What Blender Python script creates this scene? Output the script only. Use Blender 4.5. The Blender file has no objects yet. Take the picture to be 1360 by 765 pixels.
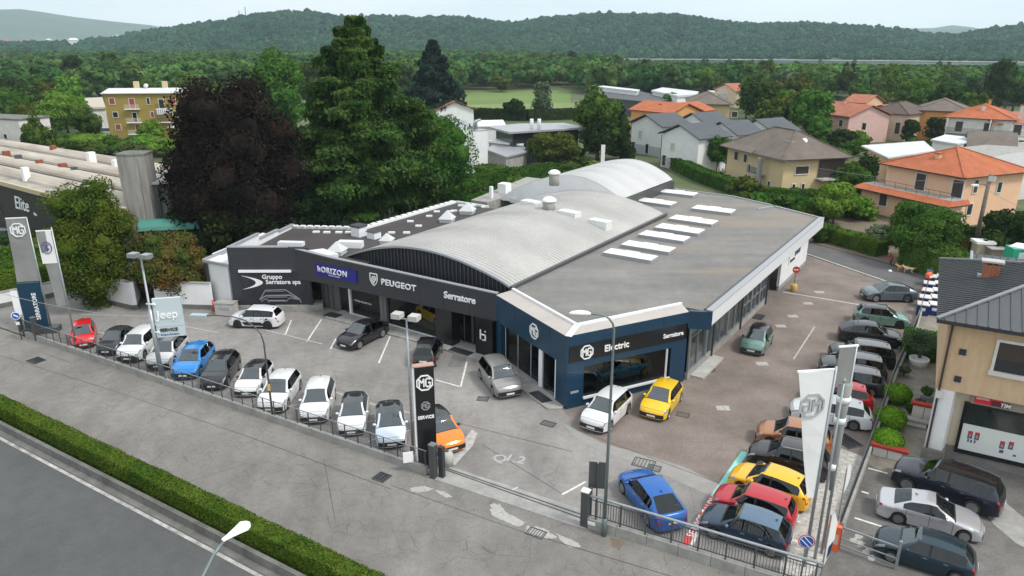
import bpy, bmesh, math, random
import numpy as np
from mathutils import Vector, Matrix
random.seed(7)
RNG = np.random.default_rng(7)
R = math.radians
SC = bpy.context.scene
COL = SC.collection

# ---------------------------------------------------------------- camera
CAM_H, CAM_PITCH, CAM_F = 22.0, R(18.913), 950.0 / 1360.0
cd = bpy.data.cameras.new('camera')
cd.sensor_fit = 'HORIZONTAL'; cd.sensor_width = 36.0; cd.lens = 36.0 * CAM_F
cd.clip_start = 0.3; cd.clip_end = 20000
cam = bpy.data.objects.new('camera', cd); COL.objects.link(cam)
cam.location = (0, 0, CAM_H); cam.rotation_euler = (R(90) - CAM_PITCH, 0, 0)
SC.camera = cam

# ---------------------------------------------------------------- sky and sun (bright, thin overcast)
SUN_EL, SUN_AZ = R(52), R(118)         # azimuth clockwise from +Y
w = bpy.data.worlds.new("World"); SC.world = w; w.use_nodes = True
nt = w.node_tree; nt.nodes.clear()
out = nt.nodes.new('ShaderNodeOutputWorld')
sky = nt.nodes.new('ShaderNodeTexSky'); sky.sky_type = 'NISHITA'; sky.sun_disc = False
sky.sun_elevation = SUN_EL; sky.sun_rotation = SUN_AZ; sky.dust_density = 3.0
bg1 = nt.nodes.new('ShaderNodeBackground'); bg1.inputs['Strength'].default_value = 0.1
nt.links.new(sky.outputs[0], bg1.inputs[0])
bg2 = nt.nodes.new('ShaderNodeBackground'); bg2.inputs['Strength'].default_value = 0.80
tc = nt.nodes.new('ShaderNodeTexCoord'); mp = nt.nodes.new('ShaderNodeMapping')
mp.inputs['Scale'].default_value = (1, 1, 6.0)
nz = nt.nodes.new('ShaderNodeTexNoise'); nz.inputs['Scale'].default_value = 2.4; nz.inputs['Detail'].default_value = 7
cr = nt.nodes.new('ShaderNodeValToRGB')
cr.color_ramp.elements[0].position = .35; cr.color_ramp.elements[0].color = (.76, .83, .86, 1)
cr.color_ramp.elements[1].position = .68; cr.color_ramp.elements[1].color = (1.0, 1.0, 1.0, 1)
nt.links.new(tc.outputs['Generated'], mp.inputs[0]); nt.links.new(mp.outputs[0], nz.inputs[0])
nt.links.new(nz.outputs[0], cr.inputs[0]); nt.links.new(cr.outputs[0], bg2.inputs[0])
mx = nt.nodes.new('ShaderNodeMixShader'); mx.inputs[0].default_value = .88
nt.links.new(bg1.outputs[0], mx.inputs[1]); nt.links.new(bg2.outputs[0], mx.inputs[2])
nt.links.new(mx.outputs[0], out.inputs[0])
sl = bpy.data.lights.new('sun', 'SUN'); sl.energy = 1.5; sl.angle = R(11); sl.color = (1, .96, .9)
so = bpy.data.objects.new('sun', sl); COL.objects.link(so)
so.rotation_euler = (R(90) - SUN_EL, 0, -SUN_AZ + math.pi)
so.location = (0, 0, 60)
SC.view_settings.view_transform = 'Standard'; SC.view_settings.look = 'None'
SC.view_settings.exposure = 0.82; SC.view_settings.gamma = 1.0
SC.render.engine = 'CYCLES'; SC.cycles.volume_bounces = 2

# ---------------------------------------------------------------- surveying: place on a level plane z seen under a photo point
_c, _s = math.cos(CAM_PITCH), math.sin(CAM_PITCH)
def at(px, py, z=0.0):
    u = (px - 680.) / 950.; v = (382.5 - py) / 950.
    d = (u, _c + v * _s, -_s + v * _c); t = (z - CAM_H) / d[2]
    return (u * t, d[1] * t)
def faz(px, D, py):            # point at horizontal distance D under sight line (px,py)
    u = (px - 680.) / 950.; v = (382.5 - py) / 950.
    d = (u, _c + v * _s, -_s + v * _c); h = math.hypot(d[0], d[1]); t = D / h
    return (d[0] * t, d[1] * t, CAM_H + d[2] * t)

# ---------------------------------------------------------------- mesh helpers
class MB:
    def __init__(s): s.v = []; s.f = []
    def add(s, vs, fs):
        n = len(s.v); s.v += [tuple(p) for p in vs]; s.f += [tuple(i + n for i in q) for q in fs]; return s
    def box(s, x0, x1, y0, y1, z0, z1):
        vs = [(x0,y0,z0),(x1,y0,z0),(x1,y1,z0),(x0,y1,z0),(x0,y0,z1),(x1,y0,z1),(x1,y1,z1),(x0,y1,z1)]
        return s.add(vs, [(0,3,2,1),(4,5,6,7),(0,1,5,4),(1,2,6,5),(2,3,7,6),(3,0,4,7)])
    def quad(s, a, b, c, d): return s.add([a, b, c, d], [(0,1,2,3)])
    def prism(s, poly, z0, z1):       # poly counter-clockwise; z1 may be list
        n = len(poly)
        zz0 = z0 if isinstance(z0, (list, tuple)) else [z0]*n
        zz1 = z1 if isinstance(z1, (list, tuple)) else [z1]*n
        vs = [(p[0],p[1],zz0[i]) for i,p in enumerate(poly)] + [(p[0],p[1],zz1[i]) for i,p in enumerate(poly)]
        return s.add(vs, [tuple(reversed(range(n))), tuple(range(n,2*n))] + [(i,(i+1)%n,n+(i+1)%n,n+i) for i in range(n)])
    def bar(s, a, b, w, h=None, up=(0,0,1)):
        a = Vector(a); b = Vector(b); h = h or w; d = (b-a).normalized(); u = Vector(up)
        if abs(d.dot(u)) > .98: u = Vector((0,1,0))
        sd = d.cross(u).normalized(); u = sd.cross(d)
        vs = [p + sd*sx*w/2 + u*sz*h/2 for p in (a,b) for sx,sz in ((-1,-1),(1,-1),(1,1),(-1,1))]
        return s.add(vs, [(0,1,2,3),(7,6,5,4),(0,4,5,1),(1,5,6,2),(2,6,7,3),(3,7,4,0)])
    def tube(s, pts, r, n=8, cap=True):
        pts = [Vector(p) for p in pts]; rs = r if isinstance(r, (list,tuple)) else [r]*len(pts)
        rings = []; base = len(s.v); ref = None
        for i,p in enumerate(pts):
            d = (pts[min(i+1,len(pts)-1)] - pts[max(i-1,0)]).normalized()
            u = Vector((0,0,1)) if abs(d.z) < .95 else Vector((1,0,0))
            a = d.cross(u).normalized()
            if ref is not None and a.dot(ref) < 0: a = -a
            ref = a; b = d.cross(a)
            for k in range(n):
                t = 2*math.pi*k/n; s.v.append(tuple(p + (a*math.cos(t) + b*math.sin(t))*rs[i]))
        for i in range(len(pts)-1):
            for k in range(n):
                q = base+i*n; s.f.append((q+k, q+(k+1)%n, q+n+(k+1)%n, q+n+k))
        if cap:
            s.f.append(tuple(base+k for k in reversed(range(n)))); s.f.append(tuple(base+(len(pts)-1)*n+k for k in range(n)))
        return s
    def lathe(s, prof, n=16, c=(0,0,0)):   # prof [(r,z)]
        b = len(s.v)
        for r,z in prof:
            for k in range(n):
                t = 2*math.pi*k/n; s.v.append((c[0]+r*math.cos(t), c[1]+r*math.sin(t), c[2]+z))
        for i in range(len(prof)-1):
            for k in range(n):
                q = b+i*n; s.f.append((q+k, q+(k+1)%n, q+n+(k+1)%n, q+n+k))
        s.f.append(tuple(b+k for k in reversed(range(n)))); s.f.append(tuple(b+(len(prof)-1)*n+k for k in range(n)))
        return s
    def mesh(s, name, smooth=False):
        me = bpy.data.meshes.new(name); me.from_pydata(s.v, [], s.f); me.update()
        if smooth: me.shade_smooth()
        return me
    def build(s, name, m, parent=None, smooth=False, loc=None, rz=None):
        o = bpy.data.objects.new(name, s.mesh(name, smooth)); COL.objects.link(o)
        if m: o.data.materials.append(m)
        if parent: o.parent = parent
        if loc: o.location = loc
        if rz is not None: o.rotation_euler = (0,0,rz)
        return o
def inst(name, me, m=None, parent=None, loc=(0,0,0), rot=(0,0,0), scale=None):
    o = bpy.data.objects.new(name, me); COL.objects.link(o)
    if parent: o.parent = parent
    o.location = loc; o.rotation_euler = rot
    if scale: o.scale = scale if isinstance(scale,(tuple,list)) else (scale,)*3
    if m:
        if not me.materials: me.materials.append(m)
        elif me.materials[0] != m:
            o.material_slots[0].link = 'OBJECT'; o.material_slots[0].material = m
    return o
def tag(o, label=None, cat=None, group=None, kind=None):
    if label: o['label'] = label
    if cat: o['category'] = cat
    if group: o['group'] = group
    if kind: o['kind'] = kind
    return o
def thing(name, label, cat, loc=(0,0,0), rz=0.0, group=None):
    o = bpy.data.objects.new(name, None); COL.objects.link(o); o.empty_display_size = .3
    o.location = (loc[0], loc[1], loc[2] if len(loc) > 2 else 0); o.rotation_euler = (0,0,rz)
    return tag(o, label, cat, group)
def struct(o): o['kind'] = 'structure'; return o
def poly_sheet(name, pts, z, m, thick=0.0):
    b = MB()
    if thick: b.prism(pts, z-thick, z)
    else: b.add([(p[0],p[1],z) for p in pts], [tuple(range(len(pts)))])
    return struct(b.build(name, m))

# ---------------------------------------------------------------- materials
def srgb(r, g, b): 
    f = lambda c: (c/255/12.92 if c/255 <= .04045 else ((c/255+.055)/1.055)**2.4)
    return (f(r), f(g), f(b), 1)
_m = {}
def mat(name, col, rough=.7, metal=0.0, var=0.0, vscale=1.0, bump=0.0, bscale=None, coat=0.0, spec=None, obj_var=0.0, detail=5, stretch=None, ior=None, col2=None):
    """plain principled surface; 'var' breaks the colour with noise, 'bump' gives fine relief"""
    if name in _m: return _m[name]
    m = bpy.data.materials.new(name); m.use_nodes = True; t = m.node_tree; b = t.nodes['Principled BSDF']
    c = tuple(col[:3]) + (1,)
    b.inputs['Base Color'].default_value = c; b.inputs['Roughness'].default_value = rough; b.inputs['Metallic'].default_value = metal
    if coat: b.inputs['Coat Weight'].default_value = coat; b.inputs['Coat Roughness'].default_value = .06
    if spec is not None: b.inputs['Specular IOR Level'].default_value = spec
    if ior: b.inputs['IOR'].default_value = ior
    if var or bump or col2:
        g = t.nodes.new('ShaderNodeNewGeometry') if not stretch else t.nodes.new('ShaderNodeTexCoord')
        vec = g.outputs['Position'] if not stretch else g.outputs['Object']
        if stretch:
            mpn = t.nodes.new('ShaderNodeMapping'); mpn.inputs['Scale'].default_value = stretch; t.links.new(vec, mpn.inputs[0]); vec = mpn.outputs[0]
    src = None
    if var or col2:
        n = t.nodes.new('ShaderNodeTexNoise'); n.inputs['Scale'].default_value = vscale; n.inputs['Detail'].default_value = detail; n.inputs['Roughness'].default_value = .65
        t.links.new(vec, n.inputs['Vector'])
        r = t.nodes.new('ShaderNodeValToRGB'); r.color_ramp.elements[0].position = .3; r.color_ramp.elements[1].position = .7
        a = tuple(max(0, x*(1-var)) for x in c[:3]) + (1,); d = tuple(min(1, x*(1+var)) for x in c[:3]) + (1,)
        if col2: a, d = c, tuple(col2[:3]) + (1,)
        r.color_ramp.elements[0].color = a; r.color_ramp.elements[1].color = d
        t.links.new(n.outputs[0], r.inputs[0]); src = r.outputs[0]; t.links.new(src, b.inputs['Base Color'])
    if obj_var:
        oi = t.nodes.new('ShaderNodeObjectInfo'); hs = t.nodes.new('ShaderNodeHueSaturation')
        mr = t.nodes.new('ShaderNodeMapRange'); mr.inputs[3].default_value = 1-obj_var; mr.inputs[4].default_value = 1+obj_var
        t.links.new(oi.outputs['Random'], mr.inputs[0]); t.links.new(mr.outputs[0], hs.inputs['Value'])
        if src: t.links.new(src, hs.inputs['Color'])
        else: hs.inputs['Color'].default_value = c
        t.links.new(hs.outputs[0], b.inputs['Base Color'])
    if bump:
        n2 = t.nodes.new('ShaderNodeTexNoise'); n2.inputs['Scale'].default_value = bscale or vscale*8; n2.inputs['Detail'].default_value = 4
        t.links.new(vec, n2.inputs['Vector'])
        bp = t.nodes.new('ShaderNodeBump'); bp.inputs['Strength'].default_value = bump; bp.inputs['Distance'].default_value = .02
        t.links.new(n2.outputs[0], bp.inputs['Height']); t.links.new(bp.outputs[0], b.inputs['Normal'])
    _m[name] = m; return m
def N(t, kind, **kw):
    n = t.nodes.new(kind)
    for k, v in kw.items():
        if k.startswith('i_'): n.inputs[k[2:].replace('_', ' ')].default_value = v
        else: setattr(n, k, v)
    return n
def ramp(t, src, stops):
    r = t.nodes.new('ShaderNodeValToRGB'); e = r.color_ramp.elements
    while len(e) < len(stops): e.new(.5)
    for i, (p, c) in enumerate(stops):
        e[i].position = p; e[i].color = (c if isinstance(c, tuple) else (c, c, c)) + ((1,) if not (isinstance(c, tuple) and len(c) == 4) else ())
    t.links.new(src, r.inputs[0]); return r.outputs[0]
def mixc(t, fac, a, b, mode='MIX'):
    m = t.nodes.new('ShaderNodeMix'); m.data_type = 'RGBA'; m.blend_type = mode
    for s, v in ((0, fac), (6, a), (7, b)):
        if isinstance(v, (int, float, tuple)): m.inputs[s].default_value = v
        else: t.links.new(v, m.inputs[s])
    return m.outputs[2]
def pos(t, scale=None, rz=0):
    g = t.nodes.new('ShaderNodeNewGeometry'); o = g.outputs['Position']
    if scale or rz:
        mm = t.nodes.new('ShaderNodeMapping'); mm.inputs['Scale'].default_value = scale or (1,1,1); mm.inputs['Rotation'].default_value = (0,0,rz)
        t.links.new(o, mm.inputs[0]); o = mm.outputs[0]
    return o
def asphalt(name, base, crack=.0, patch=.12, warm=None, stain=.25, streak=None, crack_scale=.55):
    m = bpy.data.materials.new(name); m.use_nodes = True; t = m.node_tree; b = t.nodes['Principled BSDF']
    p = pos(t)
    big = N(t, 'ShaderNodeTexNoise', i_Scale=.16, i_Detail=6., i_Roughness=.6); t.links.new(p, big.inputs['Vector'])
    fine = N(t, 'ShaderNodeTexNoise', i_Scale=14., i_Detail=4., i_Roughness=.8); t.links.new(p, fine.inputs['Vector'])
    mid = N(t, 'ShaderNodeTexNoise', i_Scale=1.3, i_Detail=6., i_Roughness=.7); t.links.new(p, mid.inputs['Vector'])
    c = base
    lo = tuple(x*(1-patch) for x in c); hi = tuple(min(1, x*(1+patch)) for x in c)
    col = ramp(t, big.outputs[0], [(.35, lo), (.65, hi)])
    col = mixc(t, 1.0, col, ramp(t, mid.outputs[0], [(.3, 1-stain), (.62, 1.08)]), 'MULTIPLY')
    col = mixc(t, 1.0, col, ramp(t, fine.outputs[0], [(.3, .72), (.7, 1.25)]), 'MULTIPLY')
    if streak:
        sp = pos(t, streak[0], streak[1]); sn = N(t, 'ShaderNodeTexNoise', i_Scale=1., i_Detail=6.); t.links.new(sp, sn.inputs['Vector'])
        col = mixc(t, 1.0, col, ramp(t, sn.outputs[0], [(.35, .88), (.65, 1.07)]), 'MULTIPLY')
    if warm:
        wp = pos(t, streak[0], streak[1]) if streak else p; wz = N(t, 'ShaderNodeTexNoise', i_Scale=.45, i_Detail=7., i_Roughness=.6); t.links.new(wp, wz.inputs['Vector'])
        col = mixc(t, ramp(t, wz.outputs[0], [(.48, 0.), (.64, .75)]), col, warm+(1,))
    if crack:
        wn = N(t, 'ShaderNodeTexNoise', i_Scale=1.2, i_Detail=5.); t.links.new(p, wn.inputs['Vector'])
        wv = mixc(t, .22, p, wn.outputs['Color'], 'ADD')
        for sc, wd, st in ((crack_scale, .016, crack), (crack_scale*2.6, .035, crack*.7)):
            vo = N(t, 'ShaderNodeTexVoronoi', feature='DISTANCE_TO_EDGE', i_Scale=sc); t.links.new(wv, vo.inputs['Vector'])
            msk = N(t, 'ShaderNodeTexNoise', i_Scale=.35*sc/crack_scale, i_Detail=2.); t.links.new(p, msk.inputs['Vector'])
            line = ramp(t, vo.outputs[0], [(0., 1-st), (wd, 1.)])
            mk = ramp(t, msk.outputs[0], [(.44, 0.), (.52, 1.)])
            col = mixc(t, mk, col, mixc(t, 1.0, col, line, 'MULTIPLY'))
    t.links.new(col, b.inputs['Base Color']); b.inputs['Roughness'].default_value = .88
    bp = N(t, 'ShaderNodeBump', i_Strength=.35, i_Distance=.01); t.links.new(fine.outputs[0], bp.inputs['Height']); t.links.new(bp.outputs[0], b.inputs['Normal'])
    return m
def pavers(name, c1, c2, joint, scale, rz=0, patch=.18):
    m = bpy.data.materials.new(name); m.use_nodes = True; t = m.node_tree; b = t.nodes['Principled BSDF']
    br = N(t, 'ShaderNodeTexBrick', i_Scale=scale, i_Mortar_Size=.05, i_Bias=0.); br.inputs['Color1'].default_value = c1+(1,); br.inputs['Color2'].default_value = c2+(1,); br.inputs['Mortar'].default_value = joint+(1,)
    t.links.new(pos(t, (1,1,1), rz), br.inputs['Vector'])
    n = N(t, 'ShaderNodeTexNoise', i_Scale=.3, i_Detail=6., i_Roughness=.65); t.links.new(pos(t), n.inputs['Vector'])
    n2 = N(t, 'ShaderNodeTexNoise', i_Scale=7., i_Detail=5., i_Roughness=.8); t.links.new(pos(t), n2.inputs['Vector'])
    col = mixc(t, 1., br.outputs['Color'], ramp(t, n.outputs[0], [(.35, 1-patch), (.65, 1+patch*.4)]), 'MULTIPLY')
    col = mixc(t, 1., col, ramp(t, n2.outputs[0], [(.3, .78), (.7, 1.15)]), 'MULTIPLY')
    t.links.new(col, b.inputs['Base Color']); b.inputs['Roughness'].default_value = .9
    bp = N(t, 'ShaderNodeBump', i_Strength=.4, i_Distance=.01); t.links.new(br.outputs['Fac'], bp.inputs['Height']); bp.invert = True; t.links.new(bp.outputs[0], b.inputs['Normal'])
    return m
def glass(name, tint=(.55,.62,.65), rough=.02):
    m = bpy.data.materials.new(name); m.use_nodes = True; t = m.node_tree; t.nodes.remove(t.nodes['Principled BSDF'])
    o = t.nodes['Material Output']; tr = N(t, 'ShaderNodeBsdfTransparent'); tr.inputs[0].default_value = tint+(1,)
    gl = N(t, 'ShaderNodeBsdfGlossy'); gl.inputs['Roughness'].default_value = rough; fr = N(t, 'ShaderNodeFresnel', i_IOR=1.5)
    mxs = N(t, 'ShaderNodeMixShader'); t.links.new(fr.outputs[0], mxs.inputs[0]); t.links.new(tr.outputs[0], mxs.inputs[1]); t.links.new(gl.outputs[0], mxs.inputs[2]); t.links.new(mxs.outputs[0], o.inputs[0])
    return m
def wavemat(name, col, rough, axis_scale, depth=.03, var=.15, vs=.4, metal=0., coord='Object', col_lines=0.0, axis='X', rot=0):
    """colour broken by noise, with regular ribs as fine relief"""
    m = bpy.data.materials.new(name); m.use_nodes = True; t = m.node_tree; b = t.nodes['Principled BSDF']
    tcn = N(t, 'ShaderNodeTexCoord'); v = tcn.outputs[coord]
    if rot:
        mm = N(t, 'ShaderNodeMapping'); mm.inputs['Rotation'].default_value = (0,0,rot); t.links.new(v, mm.inputs[0]); v = mm.outputs[0]
    wv = N(t, 'ShaderNodeTexWave', wave_type='BANDS', bands_direction=axis, i_Scale=axis_scale, i_Distortion=.15); t.links.new(v, wv.inputs['Vector'])
    n = N(t, 'ShaderNodeTexNoise', i_Scale=vs, i_Detail=6., i_Roughness=.65); t.links.new(v, n.inputs['Vector'])
    n2 = N(t, 'ShaderNodeTexNoise', i_Scale=vs*14, i_Detail=4., i_Roughness=.75); t.links.new(v, n2.inputs['Vector'])
    lo = tuple(x*(1-var) for x in col[:3]); hi = tuple(min(1,x*(1+var)) for x in col[:3])
    c = ramp(t, n.outputs[0], [(.3, lo), (.7, hi)])
    c = mixc(t, 1., c, ramp(t, n2.outputs[0], [(.3, 1-var*.7), (.7, 1+var*.5)]), 'MULTIPLY')
    if col_lines: c = mixc(t, 1., c, ramp(t, wv.outputs[0], [(.0, 1-col_lines), (.35, 1.)]), 'MULTIPLY')
    t.links.new(c, b.inputs['Base Color']); b.inputs['Roughness'].default_value = rough; b.inputs['Metallic'].default_value = metal
    bp = N(t, 'ShaderNodeBump', i_Strength=.8, i_Distance=depth); t.links.new(wv.outputs[0], bp.inputs['Height']); t.links.new(bp.outputs[0], b.inputs['Normal'])
    return m

M_ = dict(
 asphalt_main = asphalt('road_asphalt', (.082,.086,.088), crack=0, patch=.12, stain=.12),
 asphalt_service = asphalt('service_asphalt', (.196,.186,.172), crack=.36, patch=.16, stain=.16, crack_scale=.75, streak=((.5,.06,1), R(-28))),
 asphalt_lot = asphalt('lot_asphalt', (.240,.228,.216), crack=.20, patch=.16, stain=.16, crack_scale=.4, streak=((.35,.08,1), R(50))),
 asphalt_right = asphalt('side_asphalt', (.145,.138,.13), crack=.2, patch=.22, stain=.25),
 asphalt_back = asphalt('lane_asphalt', (.12,.118,.12), crack=.1, patch=.15, stain=.2),
 pinkpave = pavers('worn_pavers', (.33,.275,.245), (.265,.218,.19), (.14,.115,.10), 5.5, R(-34), .30),
 concrete = mat('concrete', (.30,.295,.28), .9, var=.25, vscale=1.3, bump=.4, detail=8),
 concrete_dark = mat('dark_concrete', (.14,.14,.13), .92, var=.4, vscale=.8, bump=.4, detail=8),
 concrete_light = mat('pale_concrete', (.42,.41,.39), .9, var=.18, vscale=1.0, bump=.3, detail=8),
 white_line = mat('road_paint', (.62,.62,.60), .8, var=.35, vscale=3.5, detail=8),
 faded_line = mat('faded_paint', (.42,.41,.40), .85, var=.3, vscale=3, detail=8),
 white = mat('white_render', (.72,.73,.74), .75, var=.06, vscale=.8),
 offwhite = mat('offwhite_render', (.60,.59,.56), .8, var=.14, vscale=.7, detail=7),
 white_metal = mat('white_metal', (.74,.76,.78), .35, coat=.2),
 charcoal = mat('charcoal_panel', (.036,.038,.043), .42, var=.10, vscale=.7),
 charcoal_plain = mat('charcoal_metal', (.03,.032,.036), .4),
 black = mat('black_panel', (.008,.009,.011), .3, coat=.2),
 navy = mat('navy_panel', (.006,.038,.078), .38, var=.08, vscale=.8, coat=.15),
 horizon_blue = mat('blue_sign', (.012,.014,.22), .4),
 steel = mat('galvanised_steel', (.34,.37,.39), .42, metal=.6, var=.12, vscale=3),
 steel_dark = mat('dark_steel', (.085,.09,.095), .5, metal=.3),
 steel_green = mat('grey_green_steel', (.16,.20,.205), .45, metal=.3, var=.1, vscale=2),
 letter_white = mat('letter_white', (.82,.83,.84), .4),
 letter_grey = mat('letter_grey', (.30,.31,.33), .4),
 bark = mat('bark', (.09,.07,.05), .95, var=.3, vscale=4, bump=.6),
 wood = mat('weathered_wood', (.16,.14,.12), .9, var=.3, vscale=3),
 red = mat('red_paint', (.55,.03,.02), .5),
 orange_paint = mat('orange_paint', (.75,.12,.03), .5),
 dark_glass = mat('dark_window_glass', (.018,.022,.026), .06, spec=.7),
 shutter_red = mat('red_shutter', (.30,.055,.04), .7, var=.1),
 shutter_dark = mat('dark_shutter', (.05,.035,.03), .7),
 curtain = mat('curtain', (.5,.48,.44), .9),
 clear_glass = glass('shopfront_glass'),
 soil = mat('bare_soil', (.17,.135,.10), .95, var=.3, vscale=1.5, bump=.5, detail=8),
 grass = mat('meadow_grass', (.10,.16,.035), .95, var=.25, vscale=.03, bump=.3, col2=(.13,.20,.045)),
 gravel = mat('gravel', (.34,.32,.29), .95, var=.4, vscale=14, bump=.8, detail=6),
)
def mat_of(k): return M_[k] if isinstance(k, str) else k

# ---------------------------------------------------------------- lettering
_tc = {}
def lettering(s, size, m, parent, loc, rot, name='lettering', ext=.03, bold=0.0, xs=1.0, align='LEFT', shear=0, spacing=1.0):
    key = (s, size, ext, bold, align, shear, spacing)
    if key not in _tc:
        c = bpy.data.curves.new('t', 'FONT'); c.body = s; c.size = size; c.extrude = ext; c.offset = bold*size; c.align_x = align; c.shear = shear
        c.space_character = spacing; c.resolution_u = 3
        o = bpy.data.objects.new('t', c); COL.objects.link(o); bpy.context.view_layer.update()
        me = bpy.data.meshes.new_from_object(o.evaluated_get(bpy.context.evaluated_depsgraph_get())); me.name = 'lettering'
        bpy.data.objects.remove(o); me.materials.clear(); _tc[key] = me
    o = inst(name, _tc[key], m, parent, loc, rot)
    if xs != 1: o.scale = (xs, 1, 1)
    return o
def octagon_logo(parent, c, rot, size, m, name='octagon_badge', mirror=False):
    """octagon ring with the two letters inside, lying in its own local xy plane"""
    b = MB(); n = 8; o = size/2; i = size/2*.86; z0, z1 = -.015*size-.01, .03
    for k in range(n):
        a0 = math.pi/8 + k*math.pi/4; a1 = a0 + math.pi/4
        q = [(o*math.cos(a0),o*math.sin(a0)),(o*math.cos(a1),o*math.sin(a1)),(i*math.cos(a1),i*math.sin(a1)),(i*math.cos(a0),i*math.sin(a0))]
        b.prism(q, z0, z1)
    w_ = size*.075
    def st(*pts):
        for p, q in zip(pts, pts[1:]): b.bar((p[0]*size,p[1]*size,0), (q[0]*size,q[1]*size,0), .05+0*w_, w_, up=(0,1,0)) if False else b.bar((p[0]*size,p[1]*size,.0), (q[0]*size,q[1]*size,.0), w_, .06)
    st((-.30,-.24),(-.30,.24),(-.17,.0),(-.045,.24),(-.045,-.24))
    st((.31,.17),(.24,.25),(.13,.25),(.06,.16),(.06,-.16),(.13,-.25),(.24,-.25),(.31,-.17),(.31,-.01),(.19,-.01))
    ob = b.build(name, m, parent); ob.location = c; ob.rotation_euler = rot
    if mirror: ob.scale = (-1,1,1)
    return ob
def wall_rot(a=0): return (R(90), 0, a)      # text in the vertical plane facing local -y
# ================================================================ GROUND
def line_ext(p, q, a, b):
    dx, dy = q[0]-p[0], q[1]-p[1]; n = math.hypot(dx, dy); dx /= n; dy /= n
    return (p[0]-dx*a, p[1]-dy*a), (q[0]+dx*b, q[1]+dy*b)
def offs(p, q, d):
    dx, dy = q[0]-p[0], q[1]-p[1]; n = math.hypot(dx, dy); nx, ny = -dy/n, dx/n
    return (p[0]+nx*d, p[1]+ny*d), (q[0]+nx*d, q[1]+ny*d)
G9 = [(-6900,-300),(6900,-300),(6900,7300),(-6900,7300)]
poly_sheet('ground', G9, -.06, mat('valley_ground', (.045,.085,.022), .95, vscale=.09, bump=.3, detail=9, col2=(.12,.125,.06)))
# the road beyond the hedge is seen at lower left; edge line, gutter, low wall, hedge, service road
eL, eR = line_ext(at(0,582), at(345,765), 80, 40)
def RO(d): return offs(eL, eR, d)        # line parallel to the road edge, d metres towards the showroom
def band(name, d0, d1, z, m, thick=0.0):
    a, b = RO(d0); c, d = RO(d1); return poly_sheet(name, [a, b, d, c], z, m, thick)
band('main_road', -14, .9, 0.0, M_['asphalt_main'])
struct(band('edge_line', -.09, .09, .004, mat('worn_edge_line', (.36,.35,.33), .85, var=.6, vscale=1.6, detail=9)))
band('gutter', .16, 1.2, .008, M_['concrete_dark'], .01)
hn_, hf_ = at(42,565,1.15), at(83,565,1.15)
def dist_to(p):
    dx, dy = eR[0]-eL[0], eR[1]-eL[1]; n = math.hypot(dx, dy); return (-(p[0]-eL[0])*dy + (p[1]-eL[1])*dx)/n
dN = (dist_to(at(42,565,1.15)) + dist_to(at(308.6,703,1.15)))/2; dN += .22; dF = (dist_to(at(83,565,1.15)) + dist_to(at(340,680,1.15)))/2
wall = MB(); a, b = RO(dN-.42); c, d = RO(dN-.20); wall.prism([a,b,d,c], -.05, .46)
tag(wall.build('retaining_wall', M_['concrete_dark']), 'long low concrete wall in front of the roadside hedge', 'wall')
sa, sb = RO(dN-.20); sc_, sd_ = RO(dF+.1); poly_sheet('hedge_bed', [sa, sb, sd_, sc_], .12, M_['soil'], .12)
# service road: from the hedge to the fence, carried on to the right
f0, f1 = line_ext(at(34,448), at(567.5,631.7), 60, 0)
sr = [RO(dF)[0], RO(dF)[1], (60, RO(dF)[1][1]), (60, 22), at(965,765), at(775.5,699.7), at(567.5,631.7), f0]
poly_sheet('service_road', [RO(dF)[0], RO(dF)[1], (40,-4), (60,20), at(1230,765), at(775.5,699.7), at(567.5,631.7), at(34,448), f0], 0.0, M_['asphalt_service'])
# forecourt
lotpoly = [at(-160,380), at(34,446), at(567.5,629), at(590,632), at(775.5,697), at(1105,770), at(1236,372), at(1040,322), at(1000,380), at(890,470), at(740,500), at(400,380), at(60,372), at(-160,330)]
poly_sheet('forecourt', lotpoly, .004, M_['asphalt_lot'])
pv = [at(745,540), at(765,570), at(800,588), at(850,602), at(905,618), at(955,642), at(1040,700), at(1110,722), at(1160,590), at(1186,505), at(1210,440), at(1234,380), at(1180,376), at(1056,332), at(1010,365), at(940,430), at(890,500), at(800,530)]
poly_sheet('paved_yard', pv, .008, M_['pinkpave'])
st_ = [at(765,571), at(800,589), at(850,603), at(905,619), at(955,643), at(944,659), at(880,630), at(820,606), at(770,588), at(745,560)]
poly_sheet('concrete_strip', st_, .010, mat('screed', (.27,.262,.25), .85, var=.12, vscale=1.2, detail=8))
gv = [at(1062,600), at(1118,596), at(1150,608), at(1108,725), at(1075,765), at(1035,765), at(1045,690), at(1066,650)]
poly_sheet('gravel_strip', gv, .012, mat('white_gravel', (.24,.22,.19), .95, vscale=4.2, bump=.9, col2=(.62,.61,.58), detail=9))
poly_sheet('side_parking', [at(1108,725), at(1154,604), at(1190,640-10), at(1240,612), at(1440,590), at(1450,900), at(1060,860), at(1085,770)], .014, M_['asphalt_right'])
poly_sheet('curved_band', [at(1304,676), at(1330,662), at(1345,676), at(1375,700), at(1375,735), at(1350,722), at(1320,697)], .018, M_['concrete'])
patio = [at(1186,500), at(1236,372), at(1268,372), at(1262,520), at(1246,600), at(1238,640), at(1190,638), at(1146,612)]
poly_sheet('patio', patio, .016, asphalt('patio_screed', (.26,.235,.20), crack=.2, patch=.25, stain=.35, warm=(.17,.16,.13), crack_scale=.5))
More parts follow.
